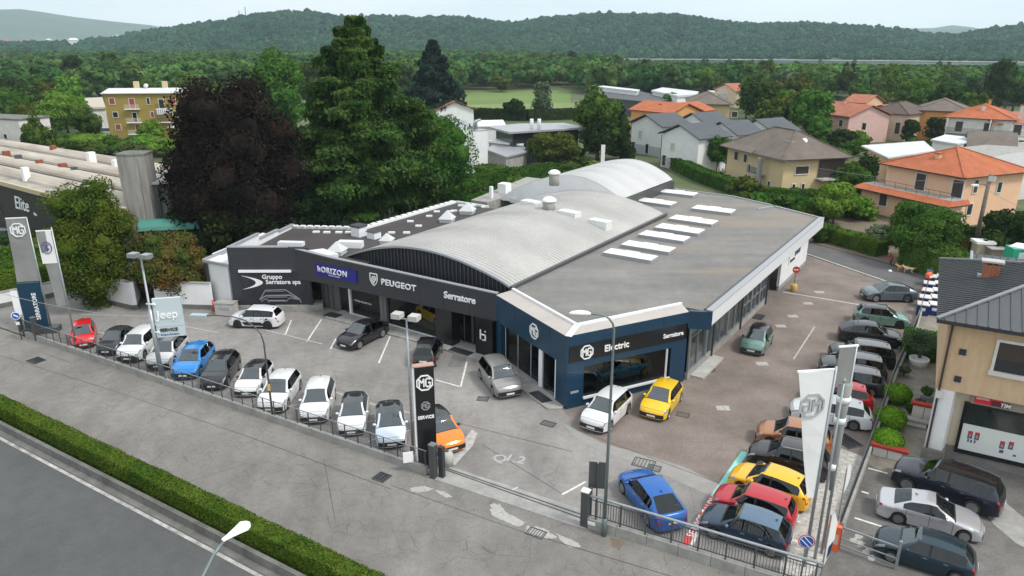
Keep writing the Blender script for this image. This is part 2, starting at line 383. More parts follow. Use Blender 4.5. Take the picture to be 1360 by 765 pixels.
# lane behind the yard
poly_sheet('back_lane', [at(1030,322), at(1056.6,331.7), at(1180,375), at(1232,396), at(1330,420), at(1330,395), at(1224,365), at(1177,350), at(1060,318), at(1020,306)], .02, wavemat('lane_setts', (.125,.12,.122), .9, .9, .01, var=.2, vs=.5, coord='Object', col_lines=.35, rot=R(60)))
struct(MB().bar((*at(1056.6,333),.05), (*at(1182,376.5),.05), .22, .12).build('lane_kerb', M_['concrete_light']))
struct(MB().bar((*at(1182,376.5),.05), (*at(1212,390),.05), .22, .12).build('lane_kerb', M_['concrete_light']))
# verge behind the lane and mixed gardens
poly_sheet('verge', [at(1020,306), at(1060,317), at(1177,349), at(1224,364), at(1330,394), at(1360,330), at(1200,290), at(1020,290)], .0, M_['soil'])
# meadows between the trees
for pts in ([(612,122),(758,120),(758,137),(612,141)], [(-40,92),(32,91),(30,112),(-60,116)], [(600,100),(700,97),(720,106),(590,108)], [(165,92),(215,91),(213,97),(160,99)], [(1035,132),(1070,130),(1072,142),(1030,144)]):
    poly_sheet('meadow', [at(*p) for p in pts], .0, M_['grass'])
poly_sheet('meadow', [at(620,139), at(800,136), at(800,150), at(630,153)], .002, mat('pale_meadow', (.16,.21,.07), .95, var=.15, vscale=.05))
# paint on the ground
def stripe(p, q, w=.12, z=.0145, m=None, name='parking_line'):
    a, b = at(*p), at(*q); dx, dy = b[0]-a[0], b[1]-a[1]; n = math.hypot(dx, dy) or 1; nx, ny = -dy/n*w/2, dx/n*w/2
    return struct(MB().add([(a[0]+nx,a[1]+ny,z),(a[0]-nx,a[1]-ny,z),(b[0]-nx,b[1]-ny,z),(b[0]+nx,b[1]+ny,z)], [(0,1,2,3)]).build(name, m or M_['white_line']))
FL = M_['faded_line']
for p, q in (((518,447),(503,482.5)), ((387,425),(379,444.5)), ((426.8,424.4),(407.5,454)), ((446,450),(439,463.6)), ((583,466),(576.5,486)), ((620,481),(611.8,514)), ((578.8,504.7),(611.8,514)), ((778,640),(746.7,657))): stripe(p, q)
for p, q in (((353,438.5),(428,457)), ((107,418),(199,420)), ((243,433),(290,442)), ((130,441),(160,449)), ((439,551),(449,547)), ((488,587),(501,582)), ((487,561),(500,558)), ((445,521),(457,525)), ((383,540),(397,537)), ((488,535),(502,539)), ((690,308+200),(720,536)), ((538,574),(548,570)), ((688,315),(680,647)) if 0 else ((535,546),(546,549)), ((688,647),(680,651))): stripe(p, q, .11, m=FL)
for p, q in (((1040,388),(1142.5,405)), ((1152.9,622),(1178.7,629)), ((1144,653),(1154,656)), ((1135,688),(1172,700)), ((1190,742),(1150,728)), ((1048,716),(1066,722)), ((1051,690),(1064,694)), ((1056,660),(1072,664))): stripe(p, q, .13, .0185)
for p, q in (((1144,405),(1120,440)), ((1082,434),(1054,477))): stripe(p, q, .10, m=FL)
poly_sheet('painted_arrow', [at(592,614), at(627,571), at(634,575), at(628,592), at(604,618)], .0142, FL)
for p in ((602,470.6),): poly_sheet('dark_patch', [at(602,470.6), at(620,476.5), at(614,488), at(595,486)], .0142, M_['concrete_dark'])
poly_sheet('sliding_gate_threshold', [at(566,633), at(592,618), at(795,684), at(776,703)], .012, M_['concrete'])
for k, z in ((.35, .03), (.62, .03)):
    p0 = (588+8*k, 626-6*k); p1 = (778+12*k, 697-14*k); struct(MB().bar((*at(*p0),.025), (*at(*p1),.025), .05, .03).build('gate_rail', M_['steel_dark']))
for z, (cx, cy), s in ((.013,(960,542),1.),(.013,(1037,433),1.),(.013,(1053,420),1.),(.013,(1073,403),1.),(.013,(1088,388),1.),(.013,(1012,483),1.)):   # worn bay numbers
    x, y = at(cx, cy); poly_sheet('worn_marking', [(x-.42*s,y-.30),(x+.40*s,y-.34),(x+.44*s,y+.30),(x-.40*s,y+.28)], z, mat('worn_paint', (.26,.24,.22), .9, vscale=5, col2=(.52,.50,.48), detail=8))
for s_, (cx, cy) in (('Q', (652,611)), ('1.2', (668,611))):
    x, y = at(cx, cy); o = lettering(s_, 1.0, mat('ghost_letter', (.36,.355,.35), .9, var=.2, vscale=6), None, (x, y, .0125), (0,0,R(-20)), 'ground_lettering', ext=.001, bold=.02); struct(o)
TAR = mat('tar_seam', (.075,.072,.070), .9)
for p, q, w_ in (((0,472),(150,519),.05),((150,519),(330,580),.04),((330,580),(520,650),.05),((520,645),(690,705),.04),((690,705),(900,768),.05),((60,470),(95,482),.04),((430,610),(445,690),.03),((250,640),(330,615),.03)): stripe(p, q, w_, .0056, TAR, 'tar_seam')
for p, q, w_ in (((140,460),(430,540),.03),((600,560),(760,600),.04),((765,571),(955,642),.05),((640,590),(745,655),.03),((330,480),(520,540),.03)): stripe(p, q, w_, .0125, TAR, 'tar_seam')
# coloured advertising strip on the ground by the side row
TQ = mat('teal_print', (.26,.62,.56), .7, var=.1); RDP = mat('red_print', (.62,.07,.07), .7, var=.15, vscale=2)
poly_sheet('teal_ground_banner', [at(985,599), at(994,601), at(953,661), at(943.5,659)], .0150, TQ)
poly_sheet('red_ground_banner', [at(943.5,659), at(953,661), at(914,727), at(904,723)], .0150, RDP)
stripe((955,661.5),(916,727), .16, .0152, name='banner_border')
for s_, p in (('SERVICE', (921,715)), ('SALDI', (941,683))):
    x, y = at(*p); a = math.atan2(at(948,660)[1]-at(909,724)[1], at(948,660)[0]-at(909,724)[0])
    struct(lettering(s_, .52, M_['letter_white'], None, (x, y, .017), (0,0,a), 'banner_lettering', ext=.001, bold=.02))
# pale repair patches and stains on the service road
def blob(name, pts, z, m, jit=.0):
    P_ = [at(*p) for p in pts]; n = len(P_); cx = sum(p[0] for p in P_)/n; cy = sum(p[1] for p in P_)/n; o = []
    for i in range(n):
        a, b = P_[i], P_[(i+1)%n]
        for k in range(5):
            t = k/5; x, y = a[0]*(1-t)+b[0]*t, a[1]*(1-t)+b[1]*t; r_ = 1+random.uniform(-.16,.16); o.append((cx+(x-cx)*r_, cy+(y-cy)*r_))
    return poly_sheet(name, o, z, m)
RP = mat('mortar_patch', (.37,.36,.335), .95, var=.2, vscale=5, bump=.5, detail=8)
blob('repair_patch', [(543,648),(565,645),(578,650),(560,654),(547,653)], .005, RP); blob('repair_patch', [(575,650),(590,653),(602,660),(592,661)], .0055, RP)
blob('repair_patch', [(651,670),(664,670),(672,680),(697,694),(690,699),(668,692),(651,681)], .005, RP)
blob('repair_patch', [(700,697),(722,701),(738,712),(735,716),(706,712),(696,705)], .005, RP); blob('repair_patch', [(739,709),(766,720),(771,727),(758,728),(742,717)], .0055, RP)
blob('mud_patch', [(812,715),(828,716),(830,723),(822,731),(811,724)], .005, M_['soil'])
for (cx, cy) in ((1134,718),(1143,722),(1141,712),(1150,733),(1158,741)):
    blob('lime_stain', [(cx-5,cy-2),(cx+1,cy-4),(cx+6,cy),(cx+1,cy+5),(cx-5,cy+3)], .0182, RP)
def cover(px, py, w, d, rz, label, name='drain_grate', slots=6, z=.02, m=None):
    t = thing(name, label, 'drain cover', (*at(px, py), z), R(rz)); b = MB()
    fr = .05
    b.box(-w/2,w/2,-d/2,-d/2+fr,-.02,.012); b.box(-w/2,w/2,d/2-fr,d/2,-.02,.012); b.box(-w/2,-w/2+fr,-d/2+fr,d/2-fr,-.02,.012); b.box(w/2-fr,w/2,-d/2+fr,d/2-fr,-.02,.012)
    b.build('frame', m or M_['steel_dark'], t)
    g = MB()
    for k in range(slots):
        x = -w/2+fr + (w-2*fr)*(k+.5)/slots; g.box(x-.018,x+.018,-d/2+fr,d/2-fr,-.012,.008)
    g.build('grating', M_['steel_dark'], t); MB().box(-w/2+fr,w/2-fr,-d/2+fr,d/2-fr,-.02,-.016).build('pit', M_['black'], t)
cover(712,708,.9,.6,-30,'iron drain grate set in a pale mortar patch on the service road')
cover(507,634,.8,.8,-30,'rusty square manhole cover in the service road near the gate', 'manhole_cover', 3)
cover(641.5,530,.75,.6,-10,'dark drain grate in the forecourt below the metallic grey crossover')
cover(728,563,.9,.6,-30,'drain grate on the forecourt left of the white crossover at the navy corner')
cover(855,615.5,1.2,.9,-25,'larger drain grate in the concrete strip above the royal blue car')
cover(869.5,622,.7,.6,-25,'small drain grate just right of the larger one above the royal blue car')
cover(907,551,.8,.6,-25,'drain grate right of the yellow hatchback at the showroom')
cover(942,491,.8,.6,-30,'drain grate beside the silver shopfront step')
cover(48,479,1.2,.9,-30,'worn iron cover in the service road near the left fence end', 'manhole_cover', 3)
t_ = cover(1124,586,1.1,1.5,20,'rusty brown grating in the gravel behind the white estate car', slots=4, z=.03)
# ================================================================ SHOWROOM (local x along the front to the right, y into the building)
BO = at(752, 544); BR = R(-34.5)
SH = thing('car_showroom', 'long low car showroom with charcoal front, navy corner and two pale vaulted roofs', 'showroom', (*BO, 0), BR)
def sl(px, py, z=0.0):
    x, y = at(px, py, z); x -= BO[0]; y -= BO[1]; c_, s_ = math.cos(-BR), math.sin(-BR); return (x*c_ - y*s_, x*s_ + y*c_)
def seg(b, p, q, z0, z1, th=.3, zq=None):     # wall slab from p to q; outward side is to the right of p->q
    dx, dy = q[0]-p[0], q[1]-p[1]; n = math.hypot(dx, dy); nx, ny = -dy/n*th, dx/n*th
    z1q = z1 if zq is None else zq
    return b.prism([p, q, (q[0]+nx,q[1]+ny), (p[0]+nx,p[1]+ny)], z0, [z1, z1q, z1q, z1])
def along(p, q, t): return (p[0]+(q[0]-p[0])*t, p[1]+(q[1]-p[1])*t)
def outw(p, q, pt, d):
    dx, dy = q[0]-p[0], q[1]-p[1]; n = math.hypot(dx, dy); return (pt[0]+dy/n*d, pt[1]-dx/n*d)
def ang(p, q): return math.atan2(q[1]-p[1], q[0]-p[0])
A0, A1, A2 = (-8.2,3.85), (0,0), (4.6,8.0)          # navy corner
ZT = 4.95
b = MB(); seg(b, A0, A1, 2.95, ZT, .35); b.build('fascia', M_['navy'], SH)
b = MB(); p = along(A1, A2, .0); seg(b, A1, A2, 4.30, ZT+.08, .35, ZT+.16); b.build('fascia', M_['navy'], SH)
b = MB(); seg(b, outw(A1,A2,along(A1,A2,.012),.03), outw(A1,A2,along(A1,A2,.985),.03), 3.20, 4.297, .3); b.build('sign_band', M_['black'], SH)
for a_, c_, z0_, z1_, th_ in ((A1,A2,2.75,3.197,.35),(A1,along(A1,A2,.13),0,2.747,.35),(along(A1,A2,.865),A2,0,2.747,.35),(along(A1,A2,.13),along(A1,A2,.865),0,.50,.33),(along(A0,A1,.86),A1,0,2.947,.33),(A0,along(A0,A1,.07),0,2.947,.6)):
    b = MB(); seg(b, a_, c_, z0_, z1_, th_); b.build('navy_wall', M_['navy'], SH)
for p_, q_, n_, z0_, z1_ in ((A0,A1,4,2.97,4.93),(A1,A2,4,4.32,5.02)):
    for k in range(1,n_): x_ = outw(p_,q_,along(p_,q_,k/n_+.03),.002); MB().bar((*x_,z0_), (*x_,z1_), .018, .012).build('panel_joint', M_['black'], SH)
b = MB(); q0, q1 = along(A1,A2,.13), along(A1,A2,.865)
b.bar((*outw(A1,A2,q0,.03),.56), (*outw(A1,A2,q1,.03),.56), .18, .12); b.bar((*outw(A1,A2,along(A1,A2,.835),-.08),.6), (*outw(A1,A2,along(A1,A2,.835),-.08),2.75), .10, .10)
b.build('window_sill', M_['white_metal'], SH)
b = MB(); r0, r1 = outw(A1,A2,q0,-.12), outw(A1,A2,q1,-.12); b.quad((*r0,.6), (*r1,.6), (*r1,2.75), (*r0,2.75)); b.build('shop_window', M_['clear_glass'], SH)
b = MB(); b.box(-.9,.9,-.02,.02,0,.18); o = b.build('house_number_strip', M_['letter_grey'], SH); o.location = (*outw(A1,A2,along(A1,A2,.06),.02), 1.05); o.rotation_euler = (0,0,ang(A1,A2)); o.scale = (.32,1,.8)
# left navy face: glass, white frames, door
for t0, t1 in ((.09,.28),(.285,.47),(.475,.62),(.63,.70)):
    g0, g1 = outw(A0,A1,along(A0,A1,t0),-.35), outw(A0,A1,along(A0,A1,t1),-.35)
    MB().quad((*g0,.12), (*g1,.12), (*g1,2.95), (*g0,2.95)).build('shop_window', M_['clear_glass'], SH)
b = MB(); g0, g1 = outw(A0,A1,along(A0,A1,.08),-.30), outw(A0,A1,along(A0,A1,.62),-.30); b.bar((*g0,.08), (*g1,.08), .14, .14)
for t in (.09,.282,.472): gg = outw(A0,A1,along(A0,A1,t),-.33); b.bar((*gg,.1), (*gg,2.95), .06, .08)
b.build('window_frame', M_['letter_grey'], SH)
b = MB()
for t in (.63,.845): gg = outw(A0,A1,along(A0,A1,t),-.22); b.bar((*gg,0), (*gg,2.95), .30, .16)
b.build('door_frame', M_['white_metal'], SH)
g0, g1 = outw(A0,A1,along(A0,A1,.66),-.6), outw(A0,A1,along(A0,A1,.83),-.6)
MB().quad((*g0,.0), (*g1,.0), (*g1,2.95), (*g0,2.95)).build('entrance_door', M_['clear_glass'], SH)
# sloped edge flashing round the navy corner with raised inner kerb
iA0, iA1, iA2 = (-7.55, 5.0), (-.25, 1.55), (3.75, 8.75)
FLM = wavemat('edge_flashing', (.50,.46,.43), .6, 5.2, .02, var=.08, vs=.5, col_lines=.16, coord='Object')
b = MB(); b.quad((*A0,ZT+.002), (*A1,ZT+.002), (*iA1,5.14), (*iA0,5.14)); b.build('edge_flashing', FLM, SH)
b = MB(); b.quad((*A1,ZT+.082), (*A2,ZT+.162), (*iA2,5.28), (*iA1,5.145)); b.build('edge_flashing', FLM, SH)
b = MB(); b.bar((*iA0,5.2), (*iA1,5.2), .18, .16); b.build('roof_kerb', M_['white_metal'], SH)
b = MB(); b.bar((*iA1,5.22), (*iA2,5.30), .18, .16); b.build('roof_kerb', M_['white_metal'], SH)
b = MB(); b.bar((A1[0],A1[1],ZT+.08), (iA1[0],iA1[1],5.2), .42, .05); b.build('corner_flashing', M_['white_metal'], SH)
# emblem and names
octagon_logo(SH, (*outw(A0,A1,along(A0,A1,.575),.05), 4.0), wall_rot(ang(A0,A1)), 1.12, M_['letter_white'])
for k, (s_, t, z, sz, bo) in enumerate((('Electric', .305, 3.52, .62, .012), ('Serratore', .80, 3.58, .42, .015))):
    lettering(s_, sz, M_['letter_white'], SH, (*outw(A1,A2,along(A1,A2,t-.02),.06), z), wall_rot(ang(A1,A2)), bold=bo)
octagon_logo(SH, (*outw(A1,A2,along(A1,A2,.145),.07), 3.74), wall_rot(ang(A1,A2)), 1.0, M_['letter_white'])
# charcoal fascia
B0 = (-28.6, 2.1); Bm = (-24.3, 2.7); B1 = A0
b = MB(); seg(b, B0, Bm, 2.95, 5.60, .5, 5.28); seg(b, Bm, B1, 2.92, 5.28, .5, 5.0); b.build('fascia', M_['charcoal'], SH)
b = MB(); b.bar((B0[0],B0[1]+.2,5.64), (Bm[0],Bm[1]+.2,5.31), .34, .06); b.bar((Bm[0],Bm[1]+.2,5.31), (B1[0],B1[1]+.2,5.03), .34, .06); b.build('coping', M_['letter_grey'], SH)
b = MB(); b.prism([(-28.4,2.3),(-24.3,2.9),(-8.3,4.1),(-8.3,5.2),(-28.4,5.2)], 2.86, 2.915); b.build('soffit', M_['charcoal_plain'], SH)
aB = ang(Bm, B1)
for k in range(1,7): x_ = outw(Bm,B1,along(Bm,B1,k/7),.002); MB().bar((*x_,2.95), (*x_,5.05), .02, .012).build('panel_joint', M_['black'], SH)
def onB(x, d=.04):      # point on the charcoal fascia at local x
    p, q = (B0, Bm) if x < Bm[0] else (Bm, B1); t = (x-p[0])/(q[0]-p[0]); return outw(p, q, along(p, q, t), d)
hp = onB(-23.6, .03)
b = MB(); b.box(-2.25,2.25,-.08,.02,-.50,.52); o = b.build('blue_sign_panel', M_['horizon_blue'], SH); o.location = (hp[0], hp[1], 4.12); o.rotation_euler = (0,0,aB)
lettering('hORIZON', .66, M_['letter_white'], o, (-1.95,-.12,-.12), wall_rot(0), bold=.012, spacing=1.18)
lettering('AUTOMOTIVE GROUP', .13, M_['letter_white'], o, (-.8,-.10,-.34), wall_rot(0), ext=.01)
# lion shield: shield outline, inner crest
b = MB(); shp = [(-.36,.46),(.36,.46),(.36,-.05),(.22,-.34),(0,-.52),(-.22,-.34),(-.36,-.05)]
for i in range(7):
    p, q = shp[i], shp[(i+1)%7]; b.bar((p[0],p[1],0), (q[0],q[1],0), .07, .06)
b.bar((-.12,.2,0),(.16,.24,0),.10,.05); b.bar((.16,.24,0),(.2,-.02,0),.10,.05); b.bar((-.12,.2,0),(-.2,-.08,0),.09,.05); b.bar((-.2,-.08,0),(.02,-.34,0),.10,.05); b.bar((.2,-.02,0),(.02,-.2,0),.08,.05); b.bar((-.02,.1,0),(.08,-.1,0),.1,.05)
o = b.build('shield_badge', M_['letter_white'], SH); p = onB(-19.55, .06); o.location = (p[0], p[1], 4.25); o.rotation_euler = wall_rot(aB)
p = onB(-18.8, .06); lettering('PEUGEOT', .66, M_['letter_white'], SH, (p[0], p[1], 3.98), wall_rot(aB), bold=.022, spacing=1.10, xs=1.12)
p = onB(-12.75, .06); lettering('Serratore', .72, M_['letter_white'], SH, (p[0], p[1], 3.95), wall_rot(aB), bold=.028)
# glazing below the fascia
GY = 4.15
def glz(x0, x1, z0=.14, z1=2.9, y=GY, y1=None, name='shop_window', m=None):
    return MB().quad((x0,y,z0),(x1,y1 or y,z0),(x1,y1 or y,z1),(x0,y,z1)).build(name, m or M_['clear_glass'], SH)
glz(-23.5,-20.0); glz(-19.3,-13.75)
b = MB(); b.box(-23.6,-13.7,GY-.14,GY+.02,0,.16); b.box(-23.75,-23.55,GY-.15,GY+.08,0,2.9); b.box(-24.9,-23.75,GY-.02,GY+.04,2.45,2.62); b.build('window_frame', M_['white_metal'], SH)
b = MB(); b.box(-20.0,-19.3,GY-.25,GY+.2,.0,2.9); b.box(-19.72,-19.58,GY-.30,GY-.25,0,2.9); b.build('pillar', mat('grey_pillar', (.13,.13,.13), .6), SH)
glz(-24.85,-23.8, .02, 2.45, name='entrance_door')
lettering('CAMBIA PROSPETTIVA', .20, M_['letter_white'], SH, (-23.2, GY-.03, 1.35), wall_rot(R(0)), ext=.004, name='window_lettering')
b = MB(); b.box(-27.2,-24.9,GY-.1,GY+.3,0,2.9); b.build('grey_wall', mat('grey_panel', (.085,.085,.085), .6, var=.08), SH)
for x in (-26.9,-26.3,-25.7): MB().box(x-.02,x+.02,GY-.14,GY-.1,0,2.9).build('wall_joint', M_['charcoal_plain'], SH)
# black entrance
b = MB(); b.box(-13.7,-12.1,3.5,GY+.3,0,2.92); b.box(-9.9,-8.35,3.55,GY+.3,0,2.92); b.box(-12.1,-9.9,4.9,5.0,2.4,2.92); b.build('entrance_surround', M_['black'], SH)
MB().quad((-12.1,4.7,0),(-11.02,4.7,0),(-11.02,4.7,2.9),(-12.1,4.7,2.9)).build('entrance_door', M_['clear_glass'], SH); MB().quad((-10.98,4.7,0),(-9.9,4.7,0),(-9.9,4.7,2.9),(-10.98,4.7,2.9)).build('entrance_door', M_['clear_glass'], SH)
b = MB()
for x in (-11.8,-11.05,-10.95,-10.2): b.box(x-.04,x+.04,4.62,4.7,0,2.9)
b.build('door_frame', M_['steel_dark'], SH)
b = MB(); b.bar((-.24,.38,0),(-.24,-.38,0),.10,.05); b.bar((-.24,.02,0),(.2,.02,0),.10,.05); b.bar((.2,.02,0),(.2,-.36,0),.10,.05); b.bar((-.1,-.40,0),(.22,-.40,0),.06,.05); b.bar((.14,.3,0),(.24,.3,0),.1,.05)
o = b.build('monogram_badge', M_['letter_white'], SH); o.location = (-9.15, 3.50, 1.75); o.rotation_euler = wall_rot(0)
# raised pavement in front
b = MB(); b.prism([(-24.9,2.2),(-13.6,2.75),(-8.4,2.65),(-.9,-.75),(-.2,-.2),(-.3,.3),(-8.0,4.0),(-8.3,4.9),(-24.9,4.9)], 0.0, .13); b.build('front_step', M_['concrete'], SH)
b = MB(); b.prism([(-33.0,-1.35),(-27.2,2.35),(-26.6,3.6),(-27.4,4.2),(-33.6,-.5)], 0, .55); b.build('planter_wall', M_['concrete'], SH)
b = MB(); b.prism([(-32.8,-1.0),(-27.3,2.5),(-27.0,3.3),(-33.2,-.6)], .552, .60); b.build('gravel_bed', M_['gravel'], SH)
for q in ([(-25.3,2.35),(-23.9,2.5),(-23.9,3.4),(-25.3,3.3)], [(-11.9,2.75),(-10.0,2.72),(-10.0,3.5),(-11.9,3.5)], [(-3.1,.35),(-1.6,-.35),(-1.2,.3),(-2.7,1.0)]):
    MB().prism(q, .132, .15).build('door_mat', M_['charcoal_plain'], SH)
# left billboard wall
D0, D1 = (-32.6,-1.05), (-27.0,2.85)
b = MB(); seg(b, D0, D1, 0, 5.70, .3); b.build('charcoal_wall', M_['charcoal'], SH)
b = MB(); seg(b, outw(D0,D1,D0,.03), outw(D0,D1,along(D0,D1,.75),.03), 5.702, 5.80, .4); b.build('coping', M_['letter_grey'], SH)
aD = ang(D0, D1); Ld = math.hypot(D1[0]-D0[0], D1[1]-D0[1])
bb = bpy.data.objects.new('billboard', None); COL.objects.link(bb); bb.parent = SH; bb.location = (*outw(D0,D1,D0,.03), 0); bb.rotation_euler = (0,0,aD)
b = MB(); b.box(.95,6.75,-.06,-.002,.75,3.55); b.build('panel', mat('dark_print', (.014,.016,.021), .45, col2=(.03,.032,.042), vscale=.6), bb)
b = MB(); b.box(.80,6.75,-.10,-.0,.62,.74) if 0 else None; b.box(.80,5.25,-.16,.0,3.56,3.76); b.build('edge_strip', M_['letter_white'], bb)
lettering('Gruppo', .54, M_['letter_white'], bb, (2.72,-.08,2.98), wall_rot(), bold=.02, ext=.01); lettering('Serratore spa', .54, M_['letter_white'], bb, (3.0,-.08,2.52), wall_rot(), bold=.02, ext=.01)
b = MB(); n = 14; o_, i_ = [], []
for k in range(n+1):
    t = -1 + 2*k/n; o_.append((2.75 - 1.75*t*t, 2.65 + .62*t)); i_.append((2.15 - 1.15*t*t, 2.65 + .60*t))
for k in range(n): b.add([(o_[k][0],-.085,o_[k][1]),(o_[k+1][0],-.085,o_[k+1][1]),(i_[k+1][0],-.085,i_[k+1][1]),(i_[k][0],-.085,i_[k][1])], [(0,1,2,3)])
b.build('crescent_mark', M_['letter_white'], bb)
b = MB()
def pl_(pts, w=.05):
    for p, q in zip(pts, pts[1:]): b.bar((p[0],-.09,p[1]), (q[0],-.09,q[1]), .02, w, up=(0,0,1))
pl_([(2.35,1.15),(2.9,1.95),(4.6,2.0),(5.35,1.45),(5.75,1.15),(5.85,.8)], .07); pl_([(2.95,1.85),(4.55,1.85)], .03); pl_([(2.3,1.1),(2.9,1.45),(4.9,1.5),(5.6,1.2)], .10); pl_([(2.4,.95),(2.9,1.2),(3.1,.85)], .06); pl_([(4.5,.9),(4.9,1.25),(5.7,1.1)], .06); pl_([(3.1,1.0),(4.5,1.0)], .12); pl_([(3.0,1.32),(4.7,1.34)], .05)
b.build('car_picture', mat('print_grey', (.28,.28,.31), .5), bb)
# low white wing at far left with its parapet
b = MB(); b.prism([(-35.55,-1.3),(-32.9,-1.0),(-32.9,.6),(-37.0,.6)], 0, 4.1); b.build('white_wing', M_['white'], SH)
b = MB(); b.prism([(-35.75,-1.5),(-32.65,-1.15),(-32.65,-.95),(-35.6,-1.25)], 4.0, 4.22); b.prism([(-35.75,-1.5),(-35.5,-1.4),(-37.6,4.4),(-37.9,4.4)], 4.05, 4.3); b.build('coping', M_['letter_grey'], SH)
b = MB(); b.prism([(-37.5,.6),(-33.4,.6),(-36.5,8),(-40,8)], 0, 4.0); b.build('white_wing', M_['white'], SH)
MB().bar((-35.35,-1.45,0), (-35.35,-1.45,4.0), .22, .22).build('downpipe', M_['charcoal_plain'], SH)
# stepped white side parapet
W0, W1 = (-32.7,-.9), (-36.9,9.1)
for t0, t1, zt in ((0,.42,5.72),(.42,.73,5.25),(.73,1.0,5.05)):
    p, q = along(W0,W1,t0), along(W0,W1,t1); b = MB(); seg(b, p, q, 3.0, zt, -.25); b.build('parapet', M_['white'], SH)
    b = MB(); seg(b, outw(W0,W1,p,.04), outw(W0,W1,q,.04), zt+.002, zt+.09, -.34); b.build('coping', M_['letter_grey'], SH)
# left dark roof
BROWN = wavemat('brown_sheet_roof', (.060,.052,.052), .65, 2.2, .03, var=.18, vs=.35, col_lines=.25, axis='Y')
lr = [(-32.5,.0),(-28.5,2.6),(-24,3.2),(-22,4.2),(-22,27.4),(-30.9,27.5),(-30.5,12.5),(-36.7,9.0)]
MB().prism(lr, 4.4, 4.72).build('dark_roof', BROWN, SH)
b = MB()
for p, q in (((-36.8,9.1),(-30.5,12.6)),((-30.5,12.6),(-30.9,27.6)),((-30.9,27.6),(-26.2,27.5))): seg(b, p, q, 0, 4.95, -.2)
b.build('rear_wall', M_['white'], SH)
b = MB()
for p, q, n in (((-36.6,9.0),(-30.9,12.2),9),((-30.6,12.8),(-30.9,27.2),16)):
    for k in range(n):
        c0, c1 = along(p,q,(k+.15)/n), along(p,q,(k+.80)/n); b.bar((*c0,5.0), (*c1,5.0), .34, .10)
b.build('merlon_blocks', M_['letter_white'], SH)
dk = MB().box(-.32,.32,-.16,.16,0,.14).mesh('roof_hatch')
for (px, py) in ((420,307),(434,307.5),(450,307.5),(463,307.5),(520,308),(556,299),(545,293),(570,286),(598,280),(580,280),(603,279),(612,272),(629,272),(643,274),(540,308)):
    p = sl(px, py, 4.85); inst('roof_hatch', dk, M_['letter_white'], SH, (p[0], p[1], 4.72), (0,0,.6))
WM = M_['white_metal']; GRY = M_['concrete_light']
def rb_(name, px, py, w, d, h, z=4.72, m=None, rz=0, cap=None):
    p = sl(px, py, z); o = MB().box(-w/2,w/2,-d/2,d/2,0,h).build(name, m or WM, SH, loc=(p[0],p[1],z), rz=rz)
    if cap: MB().box(-w/2-.08,w/2+.08,-d/2-.08,d/2+.08,h+.002,h+cap).build('cap', M_['steel_dark'], o)
    return o
rb_('vent_box', 477,313,1.1,1.0,.9,cap=.18); rb_('vent_box', 497,316,.95,.9,.62,cap=.06); rb_('duct', 466,328,2.2,.8,.55,rz=.5); rb_('long_skylight', 387,326,2.3,.7,.35,rz=.5)
for (px, py, s) in ((448,337,1.25),(514,323,1.0),(594,294,1.3),(621,283,1.4)):
    p = sl(px, py, 4.72); b = MB(); b.box(-s/2,s/2,-s/2,s/2,0,.35); b.add([(-s/2-.1,-s/2-.1,.352),(s/2+.1,-s/2-.1,.352),(s/2+.1,s/2+.1,.352),(-s/2-.1,s/2+.1,.352),(0,0,.352+s*.62)], [(0,1,4),(1,2,4),(2,3,4),(3,0,4),(3,2,1,0)])
    b.build('pyramid_skylight', mat('milky_plastic', (.50,.52,.53), .35), SH, loc=(p[0],p[1],4.72), rz=.4)
b = MB(); b.prism([(-27.6,3.4),(-25.0,3.3),(-24.7,4.1),(-27.0,4.5)], 4.75, 5.25); b.build('roof_upstand', WM, SH)
# flat roof slab with skylights
FR_ = asphalt('bitumen_roof', (.185,.180,.172), crack=0, warm=(.235,.20,.16), patch=.12, stain=.12, streak=((.12,.55,1), R(34)))
slab = [(-7.55,5.0),(-.25,1.55),(3.75,8.75),(5.55,8.9),(5.5,41.3),(.2,44.2),(-.2,44.6),(-5.2,46.8),(-15.6,47.5),(-13.4,33.3),(-8.1,33.2),(-7.8,5.1)]
MB().prism(slab, 4.80, 5.08).build('flat_roof', FR_, SH)
b = MB()
for p, q, w in (((5.5,41.35),(.2,44.25),.25),((.2,44.25),(-.9,41.8),.22),((-.9,41.8),(-5.2,44.3),.0),((-.2,44.6),(-5.2,46.9),.22),((-5.2,46.9),(-15.6,47.6),.22)):
    if w: b.bar((*p,5.13), (*q,5.13), w, .14)
b.build('roof_kerb', M_['letter_grey'], SH)
b = MB(); b.box(5.55,5.95,8.75,41.3,4.20,5.18); b.build('white_fascia', WM, SH)
b = MB(); b.box(5.50,5.97,8.72,41.32,5.182,5.24); b.build('coping', M_['letter_grey'], SH); MB().box(5.28,5.50,8.9,41.3,5.08,5.20).build('gutter', M_['steel_dark'], SH)
b = MB(); seg(b, (4.6,8.0), (5.96,8.7), 3.9, 5.16, .3); b.build('fascia', M_['navy'], SH)
b = MB(); b.box(4.35,5.55,8.9,41.3,4.15,4.22); b.build('soffit', M_['letter_grey'], SH)
SKY = mat('skylight_dome', (.66,.68,.67), .35, var=.05, vscale=2)
